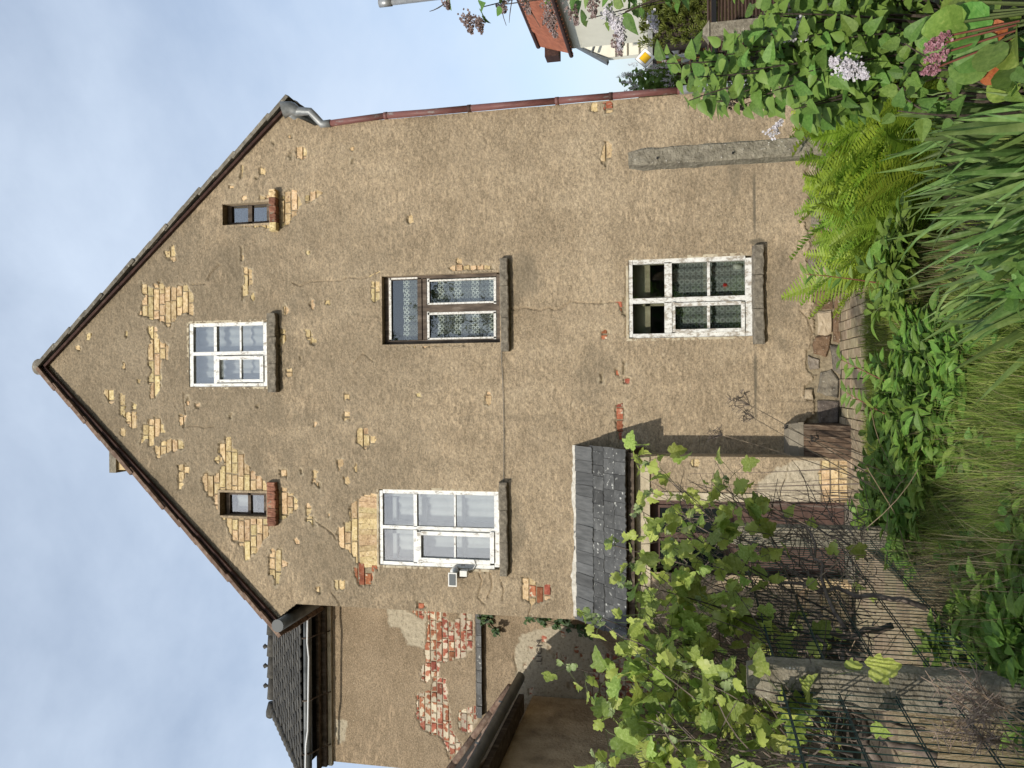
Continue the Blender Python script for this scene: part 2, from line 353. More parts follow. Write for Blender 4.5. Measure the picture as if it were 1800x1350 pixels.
M['soil'] = mat('soil', [(0.3, (0.022, 0.018, 0.010)), (0.5, (0.050, 0.042, 0.024)), (0.75, (0.060, 0.072, 0.026))], 3.0, 1.0, 0.8, 30)
M['wire'] = plain('green_fence_wire', (0.010, 0.030, 0.026), 0.5)
M['bark'] = mat('bark', [(0.3, (0.038, 0.029, 0.022)), (0.6, (0.095, 0.073, 0.056)), (0.8, (0.17, 0.14, 0.11))], 30, 0.9, 0.6, 60)
M['twig'] = mat('dry_stem', [(0.3, (0.17, 0.12, 0.075)), (0.7, (0.34, 0.26, 0.17))], 20, 0.9)
M['greystem'] = mat('grey_brown_stem', [(0.3, (0.075, 0.055, 0.044)), (0.7, (0.20, 0.16, 0.13))], 20, 0.9)
M['stem'] = mat('green_stem', [(0.3, (0.060, 0.085, 0.025)), (0.7, (0.11, 0.14, 0.045))], 20, 0.7)
M['redstem'] = mat('red_stem', [(0.3, (0.13, 0.040, 0.028)), (0.7, (0.22, 0.085, 0.055))], 20, 0.7)
def leafm(name, a, b2, c, transl=0.35, rnd=0.3, hue=0.02, rough=0.5, spec=0.35, scale=9):
    return mat(name, [(0.3, a), (0.55, b2), (0.78, c)], scale, rough, 0.15, 40, 'obj', rnd=rnd, hue=hue, spec=spec, transl=transl)
M['vine'] = leafm('vine_leaf', (0.24, 0.32, 0.055), (0.38, 0.47, 0.11), (0.56, 0.61, 0.28), 0.45, 0.35, 0.025)
M['lilac'] = leafm('lilac_leaf', (0.095, 0.180, 0.032), (0.15, 0.26, 0.052), (0.22, 0.34, 0.085), 0.36)
M['peony'] = leafm('peony_leaf', (0.105, 0.190, 0.028), (0.165, 0.275, 0.048), (0.24, 0.35, 0.08), 0.36)
M['fern'] = leafm('fern_frond', (0.19, 0.29, 0.026), (0.27, 0.39, 0.042), (0.35, 0.47, 0.075), 0.42, 0.25)
M['iris'] = leafm('iris_blade', (0.085, 0.150, 0.036), (0.14, 0.225, 0.062), (0.24, 0.32, 0.115), 0.32, 0.45)
M['bergenia'] = leafm('bergenia_leaf', (0.11, 0.20, 0.035), (0.17, 0.28, 0.055), (0.28, 0.37, 0.10), 0.3, 0.3, 0.04)
M['redleaf'] = leafm('red_bergenia_leaf', (0.35, 0.075, 0.03), (0.48, 0.13, 0.05), (0.45, 0.22, 0.06), 0.3, 0.2, 0.01)
M['ivy'] = leafm('ivy_leaf', (0.022, 0.048, 0.012), (0.040, 0.080, 0.018), (0.085, 0.13, 0.03), 0.2)
M['conifer'] = leafm('conifer_spray', (0.10, 0.125, 0.02), (0.17, 0.195, 0.032), (0.25, 0.26, 0.055), 0.2, 0.2)
M['tree'] = leafm('tree_leaf', (0.030, 0.060, 0.014), (0.050, 0.090, 0.020), (0.08, 0.12, 0.03), 0.3)
def grassm(name, a, b2, c, sc):
    m, n, l, b = principled(name)                             # colour runs from blade to blade (mesh value rnd) and from place to place
    at = n.new('ShaderNodeAttribute'); at.attribute_name = 'rnd'
    g = n.new('ShaderNodeNewGeometry'); t = n.new('ShaderNodeTexNoise'); t.inputs['Scale'].default_value = sc; l.new(g.outputs['Position'], t.inputs['Vector'])
    ad = n.new('ShaderNodeMath'); ad.operation = 'MULTIPLY_ADD'; ad.inputs[1].default_value = 0.55; l.new(at.outputs['Fac'], ad.inputs[0])
    sc2 = n.new('ShaderNodeMath'); sc2.operation = 'MULTIPLY'; sc2.inputs[1].default_value = 0.45; l.new(t.outputs['Fac'], sc2.inputs[0]); l.new(sc2.outputs[0], ad.inputs[2])
    r = ramp(n, [(0.12, a), (0.5, b2), (0.85, c)]); l.new(ad.outputs[0], r.inputs['Fac'])
    l.new(r.outputs['Color'], b.inputs['Base Color']); b.inputs['Roughness'].default_value = 0.6; b.inputs['Specular IOR Level'].default_value = 0.25
    tr = n.new('ShaderNodeBsdfTranslucent'); mx = n.new('ShaderNodeMixShader'); mx.inputs[0].default_value = 0.35
    l.new(r.outputs['Color'], tr.inputs['Color']); l.new(b.outputs[0], mx.inputs[1]); l.new(tr.outputs[0], mx.inputs[2]); l.new(mx.outputs[0], n['Material Output'].inputs['Surface'])
    return m
M['grass'] = grassm('tall_grass', (0.09, 0.16, 0.03), (0.22, 0.31, 0.055), (0.48, 0.50, 0.17), 2.0)
M['lawn'] = grassm('mown_grass', (0.13, 0.19, 0.03), (0.20, 0.26, 0.045), (0.27, 0.31, 0.08), 5.0)
M['straw'] = grassm('dead_grass', (0.20, 0.155, 0.085), (0.31, 0.25, 0.15), (0.40, 0.33, 0.21), 5.0)
M['flower'] = mat('pale_lilac_petal', [(0.3, (0.62, 0.58, 0.63)), (0.7, (0.86, 0.84, 0.86))], 30, 0.7, 0, 40, 'obj', transl=0.3, rnd=0.06)
M['faded'] = mat('faded_lilac_petal', [(0.3, (0.20, 0.13, 0.10)), (0.55, (0.40, 0.31, 0.29)), (0.75, (0.60, 0.53, 0.54))], 30, 0.8, 0, 40, 'pos', transl=0.3)
M['pink'] = mat('pink_petal', [(0.3, (0.24, 0.09, 0.10)), (0.55, (0.46, 0.24, 0.28)), (0.75, (0.66, 0.46, 0.50))], 40, 0.7, 0, 40, 'pos', transl=0.25)
M['orange'] = mat('orange_roof_tile', [(0.3, (0.26, 0.085, 0.045)), (0.6, (0.37, 0.125, 0.064)), (0.8, (0.42, 0.18, 0.10))], 6, 0.85, 0.2, 30, 'obj', rnd=0.12)
M['cream'] = mat('cream_house_wall', [(0.3, (0.74, 0.71, 0.58)), (0.7, (0.84, 0.81, 0.67))], 1.5, 0.95, 0.2, 60)
M['brownfence'] = mat('brown_fence_board', [(0.3, (0.045, 0.028, 0.020)), (0.7, (0.082, 0.050, 0.036))], 8, 0.7, 0.1, 30, 'obj', rnd=0.15)
M['black'] = plain('black_iron', (0.010, 0.010, 0.011), 0.6)
M['plasticwhite'] = plain('white_plastic', (0.62, 0.61, 0.56), 0.4, 0.45)
M['ochre'] = mat('orange_pine', [(0.3, (0.36, 0.16, 0.04)), (0.7, (0.52, 0.26, 0.08))], 10, 0.6)
M['signyellow'] = plain('sign_yellow', (0.83, 0.50, 0.012), 0.35, 0.4)
M['signwhite'] = plain('sign_white', (0.82, 0.83, 0.83), 0.35, 0.4)
M['signblack'] = plain('sign_black', (0.015, 0.015, 0.016), 0.4)
M['asphalt'] = mat('asphalt', [(0.3, (0.042, 0.042, 0.042)), (0.7, (0.065, 0.064, 0.062))], 20, 0.9, 0.3, 90)
M['cable'] = plain('pale_cable', (0.55, 0.56, 0.56), 0.5)
M['letter'] = plain('dark_lettering', (0.10, 0.085, 0.07), 0.9)

# ------------------------------------------------------------------ scene-graph helpers
WM = {}                                    # world matrix of everything that may be a parent
I4 = Matrix.Identity(4)
def link(o, parent=None, world=I4):
    col.objects.link(o)
    if parent is None:
        o.matrix_basis = world
    else:
        o.parent = parent
        o.matrix_parent_inverse = Matrix.Identity(4)
        o.matrix_basis = WM[parent].inverted() @ world
    WM[o] = world.copy()
    return o
def thing(name, base, label, cat, group=None):
    o = bpy.data.objects.new(name, None)
    o.empty_display_size = 0.1
    link(o, None, Matrix.Translation(Vector([float(v) for v in base])))
    return tag(o, label, cat, group)
def tag(o, label, cat, group=None, kind=None):
    o['label'] = label
    if cat: o['category'] = cat
    if group: o['group'] = group
    if kind: o['kind'] = kind
    return o
def mesh_from(name, verts, faces, material=None, smooth=False):
    me = bpy.data.meshes.new(name)
    me.from_pydata([tuple(map(float, v)) for v in verts], [], [tuple(map(int, f)) for f in faces])
    if material is not None: me.materials.append(material)
    if smooth and len(me.polygons): me.polygons.foreach_set('use_smooth', [True] * len(me.polygons))
    me.update()
    return me
def mesh_np(name, V, F, material, smooth=False):
    """V (n,3), F (m,4) or (m,3) arrays"""
    me = bpy.data.meshes.new(name)
    V = np.ascontiguousarray(V, np.float32); F = np.ascontiguousarray(F, np.int32)
    k = F.shape[1]
    me.vertices.add(len(V)); me.vertices.foreach_set('co', V.ravel())
    me.loops.add(F.size); me.loops.foreach_set('vertex_index', F.ravel())
    me.polygons.add(len(F)); me.polygons.foreach_set('loop_start', np.arange(len(F), dtype=np.int32) * k)
    me.polygons.foreach_set('loop_total', np.full(len(F), k, np.int32))
    me.materials.append(material)
    if smooth: me.polygons.foreach_set('use_smooth', np.ones(len(F), bool))
    me.update(calc_edges=True)
    return me
class MB:
    def __init__(s): s.v, s.f = [], []
    def add(s, v, f):
        o = len(s.v); s.v += [tuple(map(float, q)) for q in v]; s.f += [tuple(i + o for i in q) for q in f]; return s
    def box(s, x0, x1, y0, y1, z0, z1):
        v = [(x, y, z) for z in (z0, z1) for y in (y0, y1) for x in (x0, x1)]
        return s.add(v, [(0, 2, 3, 1), (4, 5, 7, 6), (0, 1, 5, 4), (2, 6, 7, 3), (0, 4, 6, 2), (1, 3, 7, 5)])
    def hexa(s, a, b):                     # two quads, corner by corner
        return s.add(list(a) + list(b), [(3, 2, 1, 0), (4, 5, 6, 7), (0, 1, 5, 4), (1, 2, 6, 5), (2, 3, 7, 6), (3, 0, 4, 7)])
    def prism(s, poly, off):               # polygon in space pushed along off
        n = len(poly); off = np.array(off, float)
        v = [tuple(p) for p in poly] + [tuple(np.array(p) + off) for p in poly]
        return s.add(v, [tuple(range(n))[::-1], tuple(range(n, 2 * n))] + [(i, (i + 1) % n, n + (i + 1) % n, n + i) for i in range(n)])
    def tube(s, pts, rad, n=6, cap=True):
        pts = [np.array(p, float) for p in pts]
        if not hasattr(rad, '__len__'): rad = [rad] * len(pts)
        o = len(s.v); ref = None
        for i, p in enumerate(pts):
            t = pts[min(i + 1, len(pts) - 1)] - pts[max(i - 1, 0)]
            t = t / (np.linalg.norm(t) + 1e-9)
            if ref is None:
                ref = np.cross(t, (0.3, 0.5, 0.8)); 
                if np.linalg.norm(ref) < 1e-3: ref = np.cross(t, (1, 0, 0))
            a = ref - t * ref.dot(t); a /= np.linalg.norm(a) + 1e-9; b = np.cross(t, a); ref = a
            for k in range(n):
                w = 2 * math.pi * k / n
                s.v.append(tuple(p + rad[i] * (a * math.cos(w) + b * math.sin(w))))
        for i in range(len(pts) - 1):
            for k in range(n):
                s.f.append((o + i * n + k, o + i * n + (k + 1) % n, o + (i + 1) * n + (k + 1) % n, o + (i + 1) * n + k))
        if cap:
            s.f.append(tuple(o + k for k in range(n))[::-1]); e = o + (len(pts) - 1) * n
            s.f.append(tuple(e + k for k in range(n)))
        return s
    def mesh(s, name, material, smooth=False): return mesh_from(name, s.v, s.f, material, smooth)
    def build(s, name, material, parent=None, smooth=False, kind=None):
        o = bpy.data.objects.new(name, s.mesh(name, material, smooth))
        link(o, parent)
        if kind: o['kind'] = kind
        return o
def put(name, me, parent, world):
    return link(bpy.data.objects.new(name, me), parent, world)
def frame(loc, d, nrm, s=1.0):
    """matrix: +Y along d, +Z near nrm"""
    y = Vector(d).normalized(); z = Vector(nrm); z = z - y * z.dot(y)
    if z.length < 1e-4: z = y.orthogonal()
    z.normalize(); x = y.cross(z)
    if not hasattr(s, '__len__'): s = (s, s, s)
    return Matrix(((x.x * s[0], y.x * s[1], z.x * s[2], loc[0]), (x.y * s[0], y.y * s[1], z.y * s[2], loc[1]), (x.z * s[0], y.z * s[1], z.z * s[2], loc[2]), (0, 0, 0, 1)))
def merged(name, meshes, mats4, material, parent, kind='stuff', smooth=False):
    """many copies joined into one mesh"""
    cache = {}
    VV, FF, off = [], [], 0
    for me, m4 in zip(meshes, mats4):
        if me.name not in cache:
            v = np.array([q.co[:] for q in me.vertices])
            t = []
            for pq in me.polygons:
                ix = list(pq.vertices)
                for k in range(1, len(ix) - 1): t.append((ix[0], ix[k], ix[k + 1]))
            cache[me.name] = (v, np.array(t))
        v, t = cache[me.name]
        a = np.array(m4)
        VV.append(v @ a[:3, :3].T + a[:3, 3]); FF.append(t + off); off += len(v)
    if not VV: return None
    V = np.concatenate(VV)
    o = bpy.data.objects.new(name, mesh_np(name, V, np.concatenate(FF), material, smooth))
    link(o, parent)
    o['kind'] = kind
    return o
# ------------------------------------------------------------------ ground
HB, LB, J, HD = 0.077, 0.284, 0.013, 0.136           # brick height, length, joint, header
def gz(x, y):
    """garden rises gently towards the camera, more on the right"""
    x = np.asarray(x, float); y = np.asarray(y, float)
    t = np.clip((-1.6 - y) / 4.5, 0, 1); t = t * t * (3 - 2 * t)
    r = np.clip((x + 1.0) / 3.0, 0, 1)
    far = np.clip((9.0 - np.hypot(x, y + 5)) / 4.0, 0, 1)
    return (0.10 + 0.24 * r) * t * far
def axis(lo, hi, step, far):
    a = list(np.arange(lo, hi + 1e-6, step)); d = step
    while a[-1] < far: d *= 1.5; a.append(a[-1] + d)
    d = step
    while a[0] > -far: d *= 1.5; a.insert(0, a[0] - d)
    return np.array(a)
gx, gy = axis(-6, 6, 0.2, 700), axis(-10, 2, 0.2, 700)
GX, GY = np.meshgrid(gx, gy, indexing='ij')
GZ = gz(GX, GY) + 0.03 * (fbm(GX * 1.7, GY * 1.7, 3) - 0.5) * (np.hypot(GX, GY + 4) < 9) - 0.02
idx = np.arange(GX.size).reshape(GX.shape)
F = np.stack([idx[:-1, :-1], idx[1:, :-1], idx[1:, 1:], idx[:-1, 1:]], -1).reshape(-1, 4)
ground = link(bpy.data.objects.new('ground', mesh_np('ground', np.stack([GX, GY, GZ], -1).reshape(-1, 3), F, M['soil'], True)))
tag(ground, 'earth and grass of the garden around the house', None, kind='structure')

# ------------------------------------------------------------------ rendered walls: a relief sheet with the coat fallen off in patches
def poly_sdf(px, pz, poly):
    """signed distance, negative inside"""
    p = np.array(poly); n = len(p)
    dmin = np.full(px.shape, 1e9); inside = np.zeros(px.shape, bool)
    for i in range(n):
        ax, az = p[i]; bx, bz = p[(i + 1) % n]
        ex, ez = bx - ax, bz - az
        t = np.clip(((px - ax) * ex + (pz - az) * ez) / (ex * ex + ez * ez + 1e-12), 0, 1)
        dmin = np.minimum(dmin, np.hypot(px - ax - t * ex, pz - az - t * ez))
        c = ((az > pz) != (bz > pz)) & (px < ex * (pz - az) / (ez + 1e-12 * (ez == 0)) + ax)
        inside ^= c
    return np.where(inside, -dmin, dmin)
def line_dist(px, pz, pts):
    d = np.full(px.shape, 1e9)
    for (ax, az), (bx, bz) in zip(pts[:-1], pts[1:]):
        ex, ez = bx - ax, bz - az
        t = np.clip(((px - ax) * ex + (pz - az) * ez) / (ex * ex + ez * ez + 1e-12), 0, 1)
        d = np.minimum(d, np.hypot(px - ax - t * ex, pz - az - t * ez))
    return d
def snap_axis(lo, hi, step, keys):
    a = np.linspace(lo, hi, int(round((hi - lo) / step)) + 1)
    for k in keys:
        if lo < k < hi: a[np.argmin(abs(a - k))] = k
    return np.unique(a)

class Wall: pass
def rendered_wall(name, parent, material, x0, x1, z0, z1, Y, step, keep, openings=(), patches=(), pale=(), damp=(), cracks=(), flakes=(), seed=1,
                  coat=0.022, rough=0.0052, jag=1.9, snap=0.0):
    xs = snap_axis(x0, x1, step, [v for o in openings for v in o[:2]])
    zs = snap_axis(z0, z1, step, [v for o in openings for v in o[2:]])
    X, Z = np.meshgrid(xs, zs, indexing='ij')
    wx = X + jag * (0.020 * (fbm(X * 13, Z * 16, seed, 3) - 0.5) + 0.016 * (vnoise(X * 45, Z * 55, seed + 5) - 0.5))
    wz = Z + jag * (0.020 * (fbm(X * 13, Z * 16, seed + 9, 3) - 0.5) + 0.016 * (vnoise(X * 45, Z * 55, seed + 7) - 0.5))
    ux, uz = wx, wz
    if snap:                                                 # the coat tends to break off brick by brick
        course = HB + J
        kz = np.floor(wz / course); zc = (kz + 0.5) * course; wz = wz + snap * (zc - wz)
        kx = np.floor(wx / 0.149 + 0.5 * (kz % 2)); xc = (kx + 0.5 - 0.5 * (kz % 2)) * 0.149; wx = wx + 0.55 * snap * (xc - wx)
    sd = np.full(X.shape, 1.0)
    def region(polys, pad):
        out = np.full(X.shape, 1.0)
        for p in polys:
            a = np.array(p)
            i0, i1 = np.searchsorted(xs, [a[:, 0].min() - pad, a[:, 0].max() + pad])
            k0, k1 = np.searchsorted(zs, [a[:, 1].min() - pad, a[:, 1].max() + pad])
            if i1 > i0 and k1 > k0:
                s = (slice(i0, i1), slice(k0, k1))
                out[s] = np.minimum(out[s], poly_sdf(wx[s], wz[s], p))
        return out
    sd = np.minimum(sd, region(patches, 0.2))
    for fx, fz, fr, fa in flakes:
        i0, i1 = np.searchsorted(xs, [fx - 0.2, fx + 0.2]); k0, k1 = np.searchsorted(zs, [fz - 0.2, fz + 0.2])
        s = (slice(i0, i1), slice(k0, k1))
        sd[s] = np.minimum(sd[s], (np.hypot((ux[s] - fx) / fa, uz[s] - fz) - fr))
    expo = np.clip(0.5 - sd / step, 0, 1)
    edge = np.clip(1 - abs(sd - 0.006) / 0.014, 0, 1) * (1 - expo) * np.clip((fbm(X * 9, Z * 9, seed + 3, 3) - 0.35) * 5, 0, 1)
    pl = np.clip(0.5 - region(pale, 0.3) / (step * 1.5), 0, 1)
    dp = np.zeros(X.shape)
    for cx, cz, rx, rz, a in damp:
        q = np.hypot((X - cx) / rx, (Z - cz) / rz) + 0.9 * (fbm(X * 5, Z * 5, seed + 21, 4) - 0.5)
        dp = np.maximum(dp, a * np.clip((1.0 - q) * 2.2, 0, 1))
    h = -coat + rough * (fbm(X * 28, Z * 36, seed + 1, 2) - 0.5) * 2 + 0.008 * (fbm(X * 2.1, Z * 2.1, seed + 2, 3) - 0.5)
    lift = np.clip(1 - abs(sd - 0.02) / 0.05, 0, 1) * 0.006 * (fbm(X * 7, Z * 7, seed + 13, 2) - 0.3)
    h = h - lift
    h = h * (1 - pl) + (-coat + 0.006 + 0.014 * (fbm(X * 26, Z * 26, seed + 31, 3) - 0.5)) * pl
    cd = np.full(X.shape, 1.0)
    for w, pts in cracks:
        a = np.array(pts)
        i0, i1 = np.searchsorted(xs, [a[:, 0].min() - 0.06, a[:, 0].max() + 0.06]); k0, k1 = np.searchsorted(zs, [a[:, 1].min() - 0.06, a[:, 1].max() + 0.06])
        s = (slice(i0, i1), slice(k0, k1))
        cd[s] = np.minimum(cd[s], line_dist(X[s] + 0.02 * (fbm(X[s] * 16, Z[s] * 16, seed + 50, 3) - .5), Z[s] + 0.02 * (fbm(X[s] * 16, Z[s] * 16, seed + 51, 3) - .5), pts) / (w * 1.15))
    h = h + 0.030 * np.clip(1.3 - cd, 0, 1)
    h = h * (1 - expo) + (0.013 + 0.006 * (fbm(X * 40, Z * 40, seed + 4, 2) - 0.5)) * expo
    V = np.stack([X, Y + h, Z], -1).reshape(-1, 3)
    cx = 0.5 * (xs[:-1] + xs[1:]); cz = 0.5 * (zs[:-1] + zs[1:])
    CX, CZ = np.meshgrid(cx, cz, indexing='ij')
    ok = keep(CX, CZ)
    for ox0, ox1, oz0, oz1 in openings:
        ok &= ~((CX > ox0) & (CX < ox1) & (CZ > oz0) & (CZ < oz1))
    ix = np.arange(X.size).reshape(X.shape)
    F = np.stack([ix[:-1, :-1], ix[1:, :-1], ix[1:, 1:], ix[:-1, 1:]], -1)[ok]
    used = np.zeros(X.size, bool); used[F.ravel()] = True
    new = np.cumsum(used) - 1
    me = mesh_np(name, V[used], new[F], material, True)
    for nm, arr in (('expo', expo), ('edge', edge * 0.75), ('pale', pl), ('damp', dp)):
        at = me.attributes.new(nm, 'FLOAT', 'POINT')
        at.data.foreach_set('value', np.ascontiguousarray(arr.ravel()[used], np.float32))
    o = link(bpy.data.objects.new(name, me), parent)
    w = Wall(); w.o, w.xs, w.zs, w.expo, w.ok, w.Y = o, xs, zs, expo, ok, Y
    w.openings = openings; w.lim = (x0 + 0.25, x1 - 0.25) if snap else (x0, x1)
    return w

def brick_mesh(name, L, H, dep, material, seed):
    """weathered brick: front face with a knocked edge; lies in x/z, front towards -y"""
    r = random.Random(seed)
    a, b = L / 2, H / 2
    c = 0.006
    j = lambda s=0.0035: r.uniform(-s, s)
    outer = [(-a, -b), (a, -b), (a, b), (-a, b)]
    v = []
    for x, z in outer: v.append((x + j(), dep, z + j()))
    for x, z in outer: v.append((x + j(), c + abs(j()), z + j()))
    for x, z in outer: v.append((x * (1 - c / a) + j(), j(0.002), z * (1 - c / b * 0.7) + j()))
    v.append((j(0.03), r.uniform(-0.002, 0.003), j(0.01)))
    f = []
    for k in range(4):
        n = (k + 1) % 4
        f += [(k, n, 4 + n, 4 + k), (4 + k, 4 + n, 8 + n, 8 + k), (8 + k, 8 + n, 12)]
    return mesh_from(name, v, f, material)
BR = {}
for nm in ('yellow', 'red', 'redwash'):
    BR[nm] = ([brick_mesh('brick', LB, HB, 0.06, M[nm], 10 + k) for k in range(6)], [brick_mesh('brick', HD, HB, 0.06, M[nm], 50 + k) for k in range(5)])
def lay_bricks(w, colour, thr=0.10, skip=lambda x, z: False, z_off=0.0, maxn=300, prob=None):
    """a brick wherever the coat has come away from it"""
    course = HB + J
    found = []
    r = random.Random(5)
    z = math.floor(w.zs[0] / course) * course + z_off
    k = 0
    while z < w.zs[-1]:
        head = (k % 3 == 1)
        L = (HD if head else LB) + J
        x = w.xs[0] - L * r.random()
        while x < w.xs[-1]:
            cx = x + L / 2; cz = z + course / 2
            i0, i1 = np.searchsorted(w.xs, [x, x + L - J]); k0, k1 = np.searchsorted(w.zs, [z, z + HB])
            if i1 > i0 and k1 > k0 and not skip(cx, cz):
                e = w.expo[i0:i1, k0:k1]; vis = e.mean()
                a, b = max(x, w.lim[0]), min(x + L - J, w.lim[1])
                for o in w.openings:                         # cut bricks short at window openings
                    if z + HB > o[2] and z < o[3] and b > o[0] and a < o[1]:
                        if (o[0] + o[1]) / 2 > cx: b = min(b, o[0] - 0.004)
                        else: a = max(a, o[1] + 0.004)
                if vis > thr and b - a > 0.035 and (prob is None or r.random() < prob(cx, cz)):
                    found.append((vis * L, (a + b) / 2, cz, head, (b - a) / (L - J)))
            x += L
            if not head and r.random() < 0.16: head2 = True
        z += course; k += 1
    found.sort(reverse=True)
    rest_m, rest_x = {}, {}
    for n, (vis, cx, cz, head, fx) in enumerate(found):
        cname = colour(cx, cz)
        me = r.choice(BR[cname][1 if head else 0])
        m4 = Matrix.Translation((cx + r.uniform(-.004, .004), w.Y + r.uniform(-0.004, 0.004), cz + r.uniform(-.003, .003))) @ Matrix.Rotation(r.uniform(-0.014, 0.014), 4, 'Y') @ Matrix.Scale(fx, 4, (1, 0, 0))
        if n < maxn: put('brick', me, w.o, m4)
        else:
            rest_m.setdefault(cname, []).append(me); rest_x.setdefault(cname, []).append(m4)
    for cname in rest_m: merged('small_bricks', rest_m[cname], rest_x[cname], M[cname], w.o)
    return len(found)

# ------------------------------------------------------------------ the house
XL, XR = -2.87, 3.40
APX, APZ = 0.30, 10.56
EL, ER = (-3.10, 6.98), (3.62, 6.82)      # eaves left and right (x, z)
def roofline(x):
    x = np.asarray(x, float)
    return np.where(x < APX, EL[1] + (x - EL[0]) * (APZ - EL[1]) / (APX - EL[0]), ER[1] + (x - ER[0]) * (APZ - ER[1]) / (APX - ER[0]))
house = thing('gable_house', (0.27, 0, 0), 'tall gabled old house with flaking ochre roughcast and patches of bare yellow brick', 'house')

def rect(v0, v1, y0, y1, Y=0.0):
    """photograph rectangle -> x0, x1, z0, z1 on the plane Y"""
    a, b, c, d = U(v0, y0, Y), U(v0, y1, Y), U(v1, y0, Y), U(v1, y1, Y)
    return (float(b[0] + d[0]) / 2, float(a[0] + c[0]) / 2, float(c[2] + d[2]) / 2, float(a[2] + b[2]) / 2)
OP = {'attic': rect(333, 470, 567, 680), 'upper_brown': rect(672, 879, 482, 604), 'upper_white': rect(667, 878, 862, 997),
      'ground': rect(1105, 1326, 453, 593), 'small_right': rect(392, 474, 357, 394), 'small_left': rect(387, 469, 866, 907)}
Z1 = lambda pts: XZ(zoomed(0, 400, 3, pts)); Z2 = lambda pts: XZ(zoomed(300, 100, 3, pts)); Z3 = lambda pts: XZ(zoomed(300, 550, 3, pts))
Z4 = lambda pts: XZ(zoomed(450, 900, 3, pts)); Z5 = lambda pts: XZ(zoomed(800, 0, 3, pts)); Z6 = lambda pts: XZ(zoomed(900, 400, 3, pts))
def rc(f, a, b, c, d): return f([(a, b), (c, b), (c, d), (a, d)])
